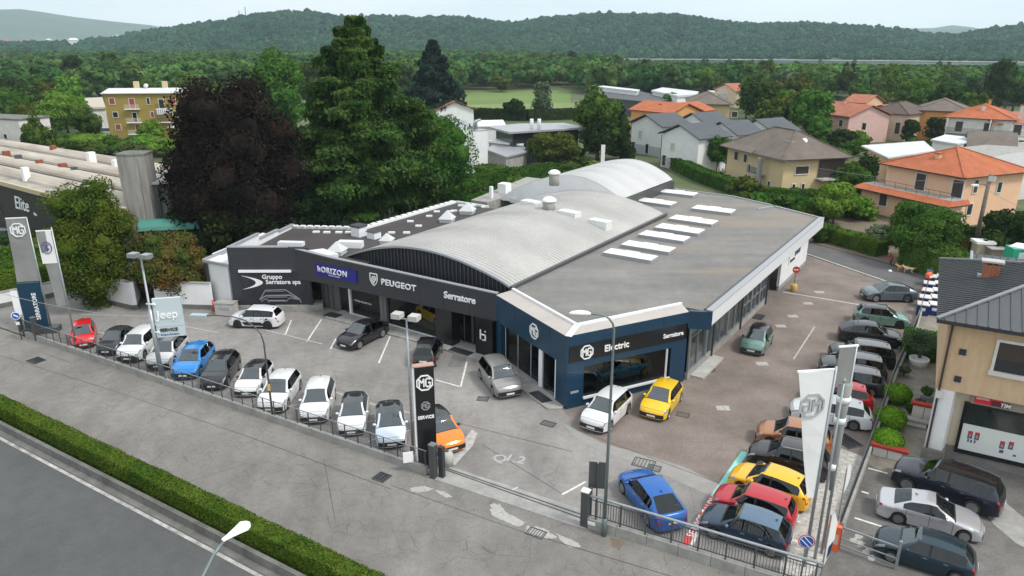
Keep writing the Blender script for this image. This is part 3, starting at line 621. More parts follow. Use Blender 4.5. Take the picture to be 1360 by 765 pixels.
for q in ([(800.8,333.8),(864.4,344.2),(874.8,337.7),(810.8,328)], [(826,323.5),(888,333),(897,327.5),(834.5,316.5)], [(848.5,310),(907.5,318.8),(917,313),(858,303.8)], [(870,300.5),(927,309),(936,303),(879,294.5)],
          [(889,288.8),(945.5,297),(952.6,291.8),(898.5,283)], [(917.5,275.6),(970.5,281.6),(978,276.8),(926,270.5)], [(844,265),(889,271.6),(899.7,267),(852.7,260.5)], [(874,254),(919.5,258.6),(927,255.2),(882.8,248.6)]):
    pts = [sl(px, py, 5.5) for px, py in q]; cx = sum(p[0] for p in pts)/4; cy = sum(p[1] for p in pts)/4
    w_ = (math.dist(pts[0],pts[1])+math.dist(pts[2],pts[3]))/2; d_ = min(2.0, (math.dist(pts[1],pts[2])+math.dist(pts[0],pts[3]))/2)*.9; a = ang(pts[0], pts[1])
    s_ = bpy.data.objects.new('skylight', None); COL.objects.link(s_); s_.parent = SH; s_.location = (cx, cy, 5.08); s_.rotation_euler = (0,0,a*.4)
    MB().box(-w_/2,w_/2,-d_/2,d_/2,0,.30).build('kerb', M_['letter_grey'], s_)
    for k in range(3):
        x0, x1 = -w_/2-.04+(w_+.08)*k/3+.015, -w_/2-.04+(w_+.08)*(k+1)/3-.015; rr = .10+.05*(k == 1)
        b = MB(); b.add([(x0,-d_/2-.04,.302),(x1,-d_/2-.04,.302),(x1,d_/2+.04,.302),(x0,d_/2+.04,.302),(x0+.15,-d_/2+.2,.302+rr),(x1-.15,-d_/2+.2,.302+rr),(x1-.15,d_/2-.2,.302+rr),(x0+.15,d_/2-.2,.302+rr)], [(3,2,1,0),(4,5,6,7),(0,1,5,4),(1,2,6,5),(2,3,7,6),(3,0,4,7)])
        b.build('dome', SKY, s_)
for (px, py) in ((966,262),(1012,276)): pass
for p in ((4.6,44.9,0),):
    pass
b = MB(); b.box(-.2,1.3,41.0,41.4,5.08,5.5) if 0 else None
# vaulted roofs
V1 = wavemat('pale_vault_sheet', (.43,.422,.405), .55, .75, .03, var=.11, vs=.22, col_lines=.20, coord='Object', axis='Y')
def vault(name, x0, x1, z0, z1, y0, y1, rise_x, zt, m, ribs, panels=8, xlean=0):
    """arched roof built panel by panel; x0<x1, springing heights z0,z1, crown zt at rise_x; rib geometry runs across"""
    n = 28; prof = []
    for k in range(n+1):
        t = k/n; x = x0+(x1-x0)*t; base = z0+(z1-z0)*t
        tc_ = (rise_x-x0)/(x1-x0); s_ = t/tc_*.5 if t < tc_ else .5+.5*(t-tc_)/(1-tc_)
        prof.append((x, base + (zt-(z0+(z1-z0)*tc_))*math.sin(math.pi*s_)**.85))
    for pn in range(panels):
        ya, yb = y0+(y1-y0)*pn/panels, y0+(y1-y0)*(pn+1)/panels
        nr = max(2, int((yb-ya)/.42)); b = MB(); vs = []; fs = []; rows = []
        for r_ in range(nr):
            for fy, dz in ((0,.0),(.55,.0),(.65,.05),(.9,.05)): rows.append((ya+(yb-ya)*(r_+fy)/nr, dz))
        rows.append((yb, 0))
        for y, dz in rows: vs += [(x + xlean*(y-y0)/(y1-y0), y, z+dz) for x, z in prof]
        m_ = n+1
        fs = [(i*m_+j, i*m_+j+1, (i+1)*m_+j+1, (i+1)*m_+j) for i in range(len(rows)-1) for j in range(n)]
        b.add(vs, fs); b.build('roof_sheet', m, SH)
    return prof
pf1 = vault('vault', -25.3, -7.85, 4.5, 5.25, 5.2, 33.2, -16.8, 6.72, V1, True, 9)
V2 = wavemat('white_vault_sheet', (.50,.503,.505), .5, .75, .03, var=.06, vs=.2, col_lines=.10, coord='Object', axis='Y')
pf2 = vault('vault', -28.6, -13.0, 4.6, 6.2, 33.25, 47.5, -19.3, 8.15, V2, True, 5, xlean=0.0)
# gable of the first vault: dark ribbed wall with arched rim
b = MB()
for (xa, za), (xb, zb) in zip(pf1, pf1[1:]): b.quad((xa,5.35,4.3),(xb,5.35,4.3),(xb,5.35,zb-.05),(xa,5.35,za-.05))
b.build('gable_wall', M_['charcoal_plain'], SH)
ribs = MB()
for k in range(46):
    x = -25.0 + 17.0*k/45; z = np.interp(x, [p[0] for p in pf1], [p[1] for p in pf1]); ribs.box(x-.05,x+.05,5.24,5.35,4.3,z-.1)
o = ribs.build('gable_ribs', mat('rib_grey', (.055,.057,.062), .5), SH)
b = MB()
for (xa, za), (xb, zb) in zip(pf1, pf1[1:]): b.bar((xa,5.15,za+.02), (xb,5.15,zb+.02), .30, .16)
b.build('arched_rim', M_['letter_grey'], SH)
b = MB()
for (xa, za), (xb, zb) in zip(pf2, pf2[1:]): b.quad((xa,33.22,4.3),(xb,33.22,4.3),(xb,33.22,zb-.02),(xa,33.22,za-.02))
b.build('gable_wall', M_['white'], SH); b = MB()
for (xa, za), (xb, zb) in zip(pf2, pf2[1:]): b.quad((xa,47.5,4.3),(xa,47.5,za-.02),(xb,47.5,zb-.02),(xb,47.5,4.3))
b.build('gable_wall', M_['white'], SH)
b = MB(); b.bar((-7.75,5.1,5.22), (-7.75,33.3,5.30), .28, .22); b.bar((-12.9,33.3,5.6), (-12.9,47.5,5.6), .25, 1.0); b.build('valley_gutter', M_['steel_dark'], SH)
b = MB()
for (xa, za), (xb, zb) in zip(pf1, pf1[1:]):
    if xa > -21: b.quad((xb,33.21,4.9),(xa,33.21,4.9),(xa,33.21,za-.01),(xb,33.21,zb-.01))
b.build('gable_wall', M_['white'], SH)
def onvault(px, py, pf, z=6.6, it=5):
    for _ in range(it):
        p = sl(px, py, z); z = float(np.interp(p[0], [q[0] for q in pf], [q[1] for q in pf]))
    return (p[0], p[1], z)
for (px, py, w_, d_, h_) in ((705,271,1.9,1.1,.35),(756,285,2.1,1.0,.35),(797,299,2.0,1.0,.55),(684,265,.8,.9,.25)):
    q = onvault(px, py, pf1); o = MB().box(-w_/2,w_/2,-d_/2,d_/2,-.3,h_).build('roof_light', SKY, SH, loc=q, rz=-.12)
for (px, py, pf, r_) in ((729,278,pf1,.62),(736,241,pf2,.55)):
    q = onvault(px, py, pf); o = MB().lathe([(r_,-.4),(r_,.75),(r_*.9,.8)], 16).build('turbine_vent', M_['concrete'], SH, True, loc=q); MB().lathe([(r_*1.15,.80),(r_*1.2,.95),(r_*.7,1.18),(.05,1.25)], 16).build('cap', M_['letter_white'], o, True)
# rear low part with white box and rail seen at left of the second vault
MB().prism([(-31.0,30.5),(-28.6,30.5),(-28.9,47),(-34,47)], 0, 4.5).build('side_wing', M_['concrete'], SH)
for (px, py, w_, h_) in ((652.5,262,.35,1.3),(670,255,1.2,1.1)):
    p = sl(px, py, 4.6); MB().box(-w_/2,w_/2,-w_/2,w_/2,-.2,h_).build('roof_chimney', M_['letter_white'], SH, loc=(p[0],p[1],4.6))
# flank under the overhang
FX = 4.55
b = MB(); b.box(FX,FX+.2,8.3,26.8,0,.55); b.box(FX,FX+.2,31.0,41.0,0,.5); b.build('plinth', M_['concrete'], SH)
b = MB(); b.box(FX,FX+.25,30.9,41.1,.502,4.15); b.build('sign_wall', M_['white'], SH)
b = MB(); b.box(FX+.0,FX+.2,26.8,31.0,2.6,4.15); b.box(FX-1.2,FX-1.0,26.8,31,0,2.6); b.build('garage_opening', M_['charcoal_plain'], SH)
bay = [(8.35,11.6),(11.75,12.9),(13.05,16.3),(16.4,19.6),(19.7,22.2),(22.3,24.6),(24.7,26.7)]
for k, (y0, y1) in enumerate(bay):
    z0 = .56 if k not in (1,) else .1
    wd = bpy.data.objects.new('window', None); COL.objects.link(wd); wd.parent = SH; wd.location = (FX+.1, y0, z0)
    MB().quad((0,0,0),(0,y1-y0,0),(0,y1-y0,3.55),(0,0,3.55)).build('pane', mat('side_glass', (.05,.06,.065), .08, spec=.8, var=.5, vscale=.6), wd)
    f = MB(); L_ = y1-y0; f.box(-.02,.12,-.04,.06,0,3.58); f.box(-.02,.12,L_-.06,L_+.04,0,3.58); f.box(.0,.10,.06,L_-.06,3.5,3.58); f.box(.0,.10,.06,L_-.06,0,.08)
    if k in (4,5,6):
        for zz in (1.2,2.35): f.box(.0,.08,.06,L_-.06,zz-.04,zz+.04)
        f.box(.0,.09,L_/2-.035,L_/2+.035,.08,3.5)
    else: f.box(.0,.08,.06,L_-.06,2.45,2.53)
    if k in (0,2,3): f.box(.0,.09,L_*.5-.03,L_*.5+.03,.08,3.5)
    f.build('frame', M_['steel'], wd)
for y in (12.95, 19.65, 26.75): MB().box(FX+.1,FX+.3,y-.1,y+.1,0,4.15).build('downpipe', M_['charcoal_plain'], SH)
b = MB(); b.box(FX+.2,FX+1.1,9.0,13.2,0,.14); b.build('door_step', M_['concrete_light'], SH); MB().box(FX+.3,FX+1.1,22.6,23.9,.01,.04).build('door_mat', M_['charcoal_plain'], SH)
# signs on the white flank wall
o = bpy.data.objects.new('flank_sign', None); COL.objects.link(o); o.parent = SH; o.location = (FX+.27, 33.4, 2.75); o.rotation_euler = (0,0,R(90))
b = MB(); b.box(0,5.4,-.06,0,-.75,1.15); b.build('panel', M_['letter_white'], o)
lettering('MG', 1.3, mat('sign_blue', (.03,.10,.20), .5), o, (1.9,-.09,-.25), wall_rot(), bold=.04); lettering('Serratore', .42, M_['charcoal_plain'], o, (.3,-.09,-.62), wall_rot(), bold=.02); lettering('SERVICE', .55, M_['letter_grey'], o, (3.1,-.09,.6), wall_rot(), bold=.02)
# interior: floor, back wall, showroom cars
MB().prism([(-25,4.9),(-8.2,4.9),(-.6,1.2),(3.9,8.3),(3.9,20),(-25,20)], .05, .10).build('indoor_floor', mat('dark_tiles', (.06,.06,.062), .2, var=.1), SH)
b = MB(); b.box(-27,4.4,19.9,20.1,0,4.5); b.box(-25.1,-24.95,4.4,20,0,4.5); b.box(FX-.5,FX-.35,9.3,20,0,4.5); b.box(-8.35,-8.2,4.9,20,0,4.5); b.build('indoor_wall', mat('indoor_wall', (.10,.10,.10), .8), SH)
for (x, y, w_, h_) in ((-17.5,12,2.2,1.1),(-22,14,1.6,2.2),(-3,13,2.0,1.1),(1.2,15,1.4,2.0),(-14.3,16,1.2,2.3)):
    MB().box(x-w_/2,x+w_/2,y-.05,y+.05,.1,.1+h_).build('display_stand', M_['offwhite'], SH)
def wpos(x, y): c_, s_ = math.cos(BR), math.sin(BR); return (BO[0]+x*c_-y*s_, BO[1]+x*s_+y*c_)
# ================================================================ FENCES, POLES, SIGNS
STD = M_['steel_dark']
def dirn(a, b): n = math.dist(a, b); return ((b[0]-a[0])/n, (b[1]-a[1])/n, n)
# left fence: concrete base, posts, rails, wire mesh infill
FA, FB = at(34,448), at(566,631.2)
fdx, fdy, fL = dirn(FA, FB); frz = math.atan2(fdy, fdx)
fe = thing('mesh_fence', 'long dark wire mesh fence on a low concrete wall along the forecourt', 'fence', (*FA, 0), frz)
n = 14
bw = MB().box(0, fL/n-.02, 0, .24, -.05, .46).mesh('base_block')
for k in range(n): inst('base_block', bw, M_['concrete'], fe, (fL*k/n, 0, 0))
post = MB().box(-.025,.025,-.025,.025,.46,1.42).mesh('post')
for k in range(42): inst('post', post, STD, fe, (.1+(fL-.2)*k/41, .12, 0))
MB().box(0,fL,.10,.14,1.40,1.44).build('top_rail', M_['steel'], fe); MB().box(0,fL,.11,.13,.55,.58).build('bottom_rail', STD, fe)
b = MB()
for k in range(int(fL/.13)): x = k*.13; b.add([(x-.006,.12,.5),(x+.006,.12,.5),(x+.006,.12,1.4),(x-.006,.12,1.4)], [(0,1,2,3)])
for z in np.arange(.66,1.38,.12): b.add([(0,.119,z-.006),(fL,.119,z-.006),(fL,.119,z+.006),(0,.119,z+.006)], [(0,1,2,3)])
tag(b.build('wire_mesh', STD, fe), kind='stuff')
# gate posts
gp = thing('gate_post', 'dark twin steel gate post ending the mesh fence by the black pylon', 'gate post', (*at(576,634), 0), frz)
MB().box(-.16,.16,-.16,.16,0,2.0).build('front_post', M_['steel_dark'], gp); MB().box(.22,.50,.15,.40,0,1.85).build('rear_post', M_['charcoal_plain'], gp); MB().box(-.18,.18,-.18,.18,2.002,2.05).build('cap', M_['steel'], gp)
bx = thing('junction_box', 'pale round grey concrete block behind the gate post', 'block', (*at(594,617), 0)); MB().lathe([(.34,0),(.34,.7),(.2,.85)], 14).build('drum', M_['concrete_light'], bx, True); MB().lathe([(.12,.85),(.1,.92)], 10).build('lid', STD, bx)
# right fence with balusters
RA, RB_ = at(779,700.5), at(1085,797); rdx, rdy, rL = dirn(RA, RB_); rrz = math.atan2(rdy, rdx)
rf = thing('picket_fence', 'grey steel baluster fence on a concrete base along the road right of the gate', 'fence', (*RA, 0), rrz)
n = 7
bw = MB().box(0, rL/n-.02, 0, .26, -.05, .52).mesh('base_block')
for k in range(n): inst('base_block', bw, M_['concrete'], rf, (rL*k/n, 0, 0))
post = MB().box(-.035,.035,-.035,.035,.52,1.70).mesh('post')
for k in range(9): inst('post', post, STD, rf, (.4+(rL-.6)*k/8, .13, 0))
MB().box(.1,rL,.08,.20,1.70,1.76).build('top_rail', M_['steel'], rf); MB().box(.1,rL,.11,.15,.66,.70).build('bottom_rail', STD, rf); MB().box(.1,rL,.11,.15,1.52,1.56).build('middle_rail', STD, rf)
bal = MB().box(-.012,.012,.115,.145,.70,1.52).mesh('baluster')
for k in range(int((rL-.4)/.13)): inst('baluster', bal, STD, rf, (.35+k*.13, 0, 0))
gp = thing('gate_post', 'dark square gate post with white lamp cap at the left end of the baluster fence', 'gate post', (*at(776,700), 0), rrz)
MB().box(-.22,.14,-.02,.30,0,1.92).build('post', M_['steel_dark'], gp); MB().box(-.24,.16,-.04,.32,1.922,1.98).build('cap', M_['letter_white'], gp); MB().box(.17,.55,-.03,0,.25,.42).build('number_plate', M_['letter_white'], gp); MB().box(.0,.12,.5,.62,0,1.9).build('rear_post', STD, gp); MB().box(-.02,.14,.30,.50,1.5,1.85).build('bracket', STD, gp)
def disc(r, th, n=20):
    b = MB(); b.lathe([(r, -th/2), (r, th/2)], n); return b
bs = thing('double_sign', 'two dark grey sign backs on a post by the right gate post', 'sign', (*at(791,690), 0), R(-8))
MB().tube([(0,0,0),(0,0,3.15)], .035).build('pole', STD, bs)
for x0, x1 in ((-.42,-.03),(.03,.42)): MB().box(x0,x1,.04,.07,1.75,3.2).build('sign_panel', mat('sign_back', (.06,.065,.07), .5), bs)
# lamp posts
def lamp_post(px, py, h, label, arm, r0=.085, m=None, head='cobra', rz=0, curve=True, mat_head=None):
    t = thing('street_lamp', label, 'street lamp', (*at(px, py), 0), rz); m = m or M_['steel_green']
    MB().lathe([(r0*1.6,0),(r0*1.5,.9),(r0,.95)], 10).build('base_sleeve', m, t, True)
    if curve:
        pts = [(0,0,.9),(0,0,h*.5),(0,0,h-.9)] + [(-arm*(1-math.cos(a))*.55, 0, h-.9+.75*math.sin(a)) for a in (.4,.8,1.2)] + [(-arm*.75,0,h-.15)]
        MB().tube(pts, [r0,r0*.8,r0*.6,r0*.55,r0*.5,r0*.45,r0*.42], 8).build('pole', m, t, True)
        b = MB(); vs = []; x0 = -arm*.70
        prof = [(0,.05,.06),(-.15,.13,.12),(-.45,.17,.15),(-.78,.13,.12),(-.92,.05,.06)]
        for dx, hw, hh in prof: vs += [(x0+dx, -hw, h-.17),(x0+dx, hw, h-.17),(x0+dx, hw*.7, h-.17+hh),(x0+dx, -hw*.7, h-.17+hh)]
        fs = [(3,2,1,0),(16,17,18,19)] + [(i*4+j,i*4+(j+1)%4,(i+1)*4+(j+1)%4,(i+1)*4+j) for i in range(4) for j in range(4)]
        b.add(vs, fs).build('lamp_head', mat_head or M_['letter_white'], t, True)
        MB().box(x0-.72,x0-.2,-.10,.10,h-.22,h-.172).build('lamp_glass', M_['curtain'], t)
    return t
lamp_post(802,711,11.35,'tall grey street lamp with white head in front of the right fence', 1.45)
t = thing('floodlight_mast', 'slim light grey mast with twin floodlights behind the mesh fence', 'mast', (*at(549,603), 0), R(-20))
MB().tube([(0,0,0),(0,0,4),(0,0,8.15)], [.09,.075,.05], 10).build('pole', M_['steel'], t, True); MB().box(-.75,.75,-.03,.03,8.15,8.22).build('crossbar', M_['steel'], t)
for x in (-.5,.5): MB().box(x-.26,x+.26,-.32,.22,8.22,8.50).build('floodlight', M_['concrete_light'], t)
t = thing('floodlight_mast', 'tall grey mast with twin floodlights carrying the square service sign', 'mast', (*at(215.6,505), 0), R(-15))
MB().tube([(0,0,0),(0,0,5.2),(0,0,5.21),(0,0,8.75)], [.16,.14,.08,.055], 10).build('pole', M_['steel'], t, True); MB().box(-.8,.8,-.03,.03,8.75,8.82).build('crossbar', M_['steel'], t)
for x in (-.5,.5): MB().box(x-.28,x+.28,-.35,.22,8.82,9.10).build('floodlight', M_['steel'], t)
for z in (3.6,5.6): MB().box(-.2,.5,-.05,.05,z-.04,z+.04).build('bracket', M_['letter_white'], t)
s_ = thing('square_service_sign', 'square pale blue-grey service sign hanging on the tall mast above the white cars', 'sign', (*at(215.6,505), 0), R(14))
o = MB().box(.22,1.98,-.12,.12,3.95,5.95).build('sign_box', mat('pale_sign', (.50,.58,.62), .35), s_); MB().box(.22,1.98,-.12,.12,3.20,3.93).build('sign_box', mat('pale_sign', (.5,.58,.62)), s_)
lettering('Jeep', .78, M_['letter_white'], s_, (.36,-.15,4.55), wall_rot(), bold=.015); lettering('SERVICE', .31, M_['charcoal_plain'], s_, (.42,-.14,3.62), wall_rot(), bold=.02); lettering('Gruppo Serratore', .16, mat('sign_blue2', (.05,.12,.3)), s_, (.42,-.14,3.34), wall_rot(), bold=.02, ext=.01)
t = thing('lamp_post', 'thin dark curved lamp post reaching over the white cars behind the mesh fence', 'lamp post', (*at(363,559), 0), R(-6))
h = 7.4; pts = [(0,0,0),(0,0,3),(-.0,0,5.2)] + [(-1.9*(1-math.cos(a)), 0, 5.2+1.6*math.sin(a)) for a in (.35,.7,1.05,1.4)] + [(-2.6,0,6.85),(-3.4,0,6.8)]
MB().tube(pts, [.07,.06,.05]+[.04]*6, 8).build('pole', STD, t, True); MB().box(-4.3,-3.3,-.18,.18,6.68,6.86).build('lamp_head', mat('lamp_bluegrey', (.35,.42,.45), .5), t); MB().box(-.09,.09,-.08,-.05,2.1,2.55).build('yellow_sticker', mat('sticker', (.7,.42,.1), .6), t)
t = thing('street_lamp', 'grey street lamp near the camera with white drop-shaped head above the dark road', 'street lamp', (*at(256,800,8.4),0), 0)
hx, hy = t.location.x, t.location.y
hz = 9.2; e = at(335,692,hz); a = at(300,716,hz-.1); q = at(262,780,hz-.9)
pts = [(0,0,0),(0,0,4),(0,0,7.4),(0,0,hz-1.3),(q[0]-hx,q[1]-hy,hz-.9),((q[0]*.4+a[0]*.6)-hx,(q[1]*.4+a[1]*.6)-hy,hz-.3),(a[0]-hx,a[1]-hy,hz-.08)]
MB().tube(pts, [.09,.08,.06,.05,.05,.045,.04], 10).build('pole', M_['steel_green'], t, True)
b = MB(); d = Vector((e[0]-a[0], e[1]-a[1], .06)); L_ = d.length*1.02; d.normalize(); sd = Vector((-d.y, d.x, 0)).normalized(); o_ = Vector((a[0]-hx, a[1]-hy, hz-.08)) - d*.10
prof = [(0,.07,.05),(.2,.09,.08),(.5,.15,.13),(.78,.215,.18),(.93,.14,.13),(1.0,.05,.06)]
m8 = 8
for f_, hw, hh in prof:
    for k in range(m8):
        an = 2*math.pi*k/m8; p = o_ + d*(f_*L_) + sd*(hw*math.cos(an)) + Vector((0,0,1))*(hh*math.sin(an)*(.9 if math.sin(an) > 0 else .35)); b.v.append(tuple(p))
b.f += [(i*m8+j, i*m8+(j+1)%m8, (i+1)*m8+(j+1)%m8, (i+1)*m8+j) for i in range(5) for j in range(m8)] + [tuple(range(m8)), tuple(reversed(range(5*m8, 6*m8)))]
b.build('lamp_head', M_['letter_white'], t)
# black pylon sign by the gate
P0 = at(569,622); pz = thing('pylon_sign', 'tall black pylon sign with white octagon emblem at the gate', 'sign', (*P0, 0), R(16))
MB().box(-.52,.50,-.02,.36,0,6.1).build('sign_body', M_['black'], pz); MB().box(-.60,-.522,.02,.34,0,6.1).build('side_strip', M_['letter_white'], pz); MB().box(-.60,.52,-.03,.37,6.102,6.16).build('top_cap', mat('rusty_pink', (.42,.26,.22), .8, var=.2, vscale=3), pz)
octagon_logo(pz, (-.01,-.05,5.2), wall_rot(), .95, M_['letter_white'])
octagon_logo(pz, (-.01,-.05,3.85), wall_rot(), .52, M_['letter_grey']); lettering('SERVICE', .24, M_['letter_white'], pz, (-.02,-.05,3.10), wall_rot(), bold=.02, align='CENTER')
MB().box(-1.35,-.8,-.1,-.06,.62,1.25).build('notice', M_['letter_white'], pz)
# flag totems on the left: grey tapering banners on leaning-free poles
def banner(px, py, h, w0, w1, z0, z1, rz, label, mbar, mflag, side=-1, logo=True, lz=None, ls=1.1, mlogo=None, mirror=False, lower=None, name='banner_flag'):
    t = thing(name, label, 'banner', (*at(px, py), 0), rz)
    MB().tube([(0,0,0),(0,0,h)], [.075,.055], 8).build('pole', mbar, t, True)
    b = MB(); n_ = 6
    for k in range(n_+1):
        f_ = k/n_; w_ = w0+(w1-w0)*f_; z = z0+(z1-z0)*f_; bow = .06*math.sin(f_*5)
        b.v += [(side*.07, -.012, z), (side*(.07+w_), -.012+bow, z), (side*(.07+w_), .012+bow, z), (side*.07, .012, z)]
    b.f += [(i*4+j, i*4+(j+1)%4, i*4+4+(j+1)%4, i*4+4+j) for i in range(n_) for j in range(4)] + [(0,1,2,3), tuple(reversed(range(n_*4, n_*4+4)))]
    b.build('banner_cloth', mflag, t)
    MB().box(min(side*.0,side*(w1+.1)), max(side*0,side*(w1+.1)), -.03,.03,z1,z1+.07).build('top_bar', M_['letter_white'], t)
    if logo: octagon_logo(t, (side*(.07+w1*.5), -.07, lz or z1-.9), wall_rot(), ls, mlogo or M_['letter_white'], mirror=mirror)
    if lower: lower(t)
    return t
FGREY = mat('grey_banner', (.23,.235,.23), .8, var=.12, vscale=.7); FWH = mat('white_banner', (.72,.73,.73), .7, var=.05, vscale=.8)
def navy_low(t):
    MB().box(-1.75,-.12,-.06,.06,.45,4.2).build('navy_panel', M_['navy'], t); o = lettering('SERRATORE', .42, M_['letter_white'], t, (-.55,-.08,1.1), (R(90), R(-90), 0), bold=.01)
    MB().box(-1.9,.6,-.5,.5,0,.45).build('plinth', M_['steel_dark'], t); MB().box(-2.3,-1.8,-.03,.03,1.6,3.6).build('white_board', M_['letter_white'], t)
banner(69,440,9.4,1.6,1.35,4.3,9.35,R(12),'grey banner flag with white octagon over a navy panel at far left', M_['steel'], FGREY, lower=navy_low, ls=1.15)
def crest(t):
    b = MB(); 
    for k in range(10): a0, a1 = k*.6283, (k+1)*.6283; b.bar((.42*math.cos(a0),.55*math.sin(a0),0),(.42*math.cos(a1),.55*math.sin(a1),0),.07,.04)
    b.bar((-.2,.3,0),(.2,-.2,0),.08,.04); b.bar((.2,.3,0),(-.2,-.2,0),.08,.04); b.bar((0,.35,0),(0,-.4,0),.07,.04)
    o = b.build('crest_emblem', mat('crest_violet', (.14,.12,.25), .6), t); o.location = (-.56,-.07,8.1); o.scale = (.8,.8,1); o.rotation_euler = wall_rot()
    b = MB().box(-1.04,-.08,-.035,.035,6.9,9.3).build('white_field', FWH, t)
banner(103,465,9.55,.65,.95,3.6,9.3,R(12),'white and grey banner flag with a violet crest, second from the left', M_['steel'], FGREY, logo=False, lower=crest)
# flags and poles at the right gate
octM = mat('flag_mark', (.40,.41,.42), .7)
def wflag(t): pass
tg = banner(1068,752,9.75,.30,1.55,3.6,9.6,R(8),'white tapering flag with grey octagon outline beside the side yard cars', M_['steel'], FWH, mirror=True, mlogo=octM, lz=8.1, ls=1.15)
P_ = thing('flag_pole', 'bare steel flagpole between the white flag and the rolled grey flag', 'flagpole', (*at(1082,742), 0)); MB().tube([(0,0,0),(0,0,8.8)], [.07,.04], 8).build('pole', M_['steel'], P_, True); MB().lathe([(.06,8.8),(.08,8.9),(.02,9.0)], 8).build('finial', M_['steel'], P_)
P_ = thing('rolled_flag', 'grey flag wrapped round its pole with white bands at the side yard', 'flag', (*at(1091,735), 0), R(10))
MB().tube([(0,0,0),(0,0,10.3)], [.07,.05], 8).build('pole', M_['steel'], P_, True)
MB().box(-.75,-.06,-.02,.02,8.6,10.25).build('banner_cloth', FGREY, P_); MB().box(-.80,.08,-.04,.04,10.26,10.33).build('top_bar', M_['letter_white'], P_)
MB().tube([(-.22,0,8.6),(-.20,0,7.0),(-.12,0,5.0),(-.10,0,3.4)], [.30,.22,.14,.06], 10).build('rolled_cloth', FGREY, P_, True)
for z, r_ in ((7.9,.29),(6.9,.24),(4.6,.16)): MB().tube([(-.2,0,z-.14),(-.2,0,z+.14)], [r_,r_], 10).build('white_band', M_['letter_white'], P_, True)
t = thing('feather_flag', 'small white drop-shaped flag near the gravel strip', 'flag', (*at(1113,690), 0), R(20)); MB().tube([(0,0,0),(0,0,2.9)], .03, 6).build('pole', M_['steel'], t)
b = MB(); oct_ = [(.05,1.5),(.22,1.9),(.30,2.4),(.26,2.9),(.12,3.15),(.03,3.0)]; b.add([(x,-.01,z) for x,z in oct_]+[(x,.01,z) for x,z in oct_], [tuple(range(6)), tuple(reversed(range(6,12)))]+[(i,(i+1)%6,6+(i+1)%6,6+i) for i in range(6)]); b.build('banner_cloth', FWH, t)
t = thing('feather_flag', 'torn white and navy drop-shaped flag hanging low by the gate corner', 'flag', (*at(1088,778), 0), R(10)); MB().tube([(0,0,0),(0,0,3.6)], .035, 6).build('pole', M_['steel'], t)
b = MB(); oct_ = [(.03,1.0),(.20,1.6),(.34,2.4),(.34,3.2),(.16,3.7),(.03,3.5)]; b.add([(x,-.01,z) for x,z in oct_]+[(x,.01,z) for x,z in oct_], [tuple(range(6)), tuple(reversed(range(6,12)))]+[(i,(i+1)%6,6+(i+1)%6,6+i) for i in range(6)]); b.build('banner_cloth', FWH, t)
b = MB(); b.add([(.10,-.02,1.4),(.24,-.02,1.7),(.30,-.02,2.3),(.12,-.02,2.0)], [(0,1,2,3)]); b.build('navy_print', M_['navy'], t)
t = thing('orange_box', 'weathered orange utility box beside the gate at lower right', 'box', (*at(1104,728), 0), R(-25)); MB().box(-.28,.28,-.2,.2,0,1.25).build('housing', M_['orange_paint'], t); MB().box(-.30,.30,-.22,.22,1.252,1.32).build('lid', mat('orange_lid', (.62,.14,.05), .6), t); MB().box(-.2,.2,-.215,-.202,.4,.9).build('faded_label', mat('label', (.55,.40,.33), .7), t)
# no stopping sign (round blue disc, red ring and stripes)
def nostop(px, py, h, r_, rz, label, two=True, m=None, post_r=.035):
    t = thing('round_traffic_sign', label, 'traffic sign', (*at(px, py), 0), rz)
    MB().tube([(0,0,0),(0,0,h)], post_r, 8).build('pole', m or M_['steel'], t, True)
    for nm, rr, yy, mm in (('rim', r_, -.05, M_['red'] if two else M_['letter_white']), ('inner_ring', r_*.88, -.062, M_['letter_white'] if two else M_['letter_white']), ('face', r_*.80, -.074, mat('sign_face_blue', (.02,.10,.42), .4))):
        o = disc(rr, .012).build(nm, mm, t); o.location = (0, yy, h-r_); o.rotation_euler = (R(90),0,0)
    if two:
        b = MB()
        for d_ in (-.06,.06): b.bar((-r_*.5+d_,r_*.5+d_,0), (r_*.5+d_,-r_*.5+d_,0), r_*.12, .01)
        o = b.build('stripe', M_['letter_white'], t); o.location = (0,-.085,h-r_); o.rotation_euler = (R(90),0,0)
    else:
        b = MB(); b.bar((-r_*.45,r_*.3,0), (r_*.45,-r_*.3,0), r_*.35, .01); o = b.build('arrow', M_['letter_white'], t); o.location = (0,-.085,h-r_); o.rotation_euler = (R(90),0,0)
    return t
nostop(1063,768,2.3,.34,R(-12),'round blue no-stopping sign with red ring at the lower right gate')
t = nostop(29,451,2.35,.33,R(15),'round blue sign with white stripe on a post at the left fence end', False, STD); MB().box(-.13,.13,-.05,-.03,1.25,1.5).build('plate', M_['letter_white'], t)
# end posts and blue-grey cabinet at left fence end
for (px, py, lb) in ((29,440,'dark square post at the far left gate'),(50,452,'second dark square post beside the banner plinth')):
    t = thing('gate_post', lb, 'gate post', (*at(px, py), 0), frz); MB().box(-.14,.14,-.14,.14,0,1.9).build('post', STD, t); MB().box(-.16,.16,-.16,.16,1.902,1.95).build('cap', M_['steel'], t)
ga = thing('low_gate', 'low steel gate between the two dark posts at far left', 'gate', (*at(31,443), 0), math.atan2(at(48,452)[1]-at(31,443)[1], at(48,452)[0]-at(31,443)[0]))
gl_ = math.dist(at(31,443), at(48,452)); MB().box(0,gl_,-.02,.02,1.25,1.32).build('top_rail', STD, ga); MB().box(0,gl_,-.02,.02,.25,.30).build('bottom_rail', STD, ga)
bm = MB().box(-.012,.012,-.01,.01,.30,1.25).mesh('bar')
for k in range(12): inst('bar', bm, STD, ga, (gl_*(k+.5)/12,0,0))
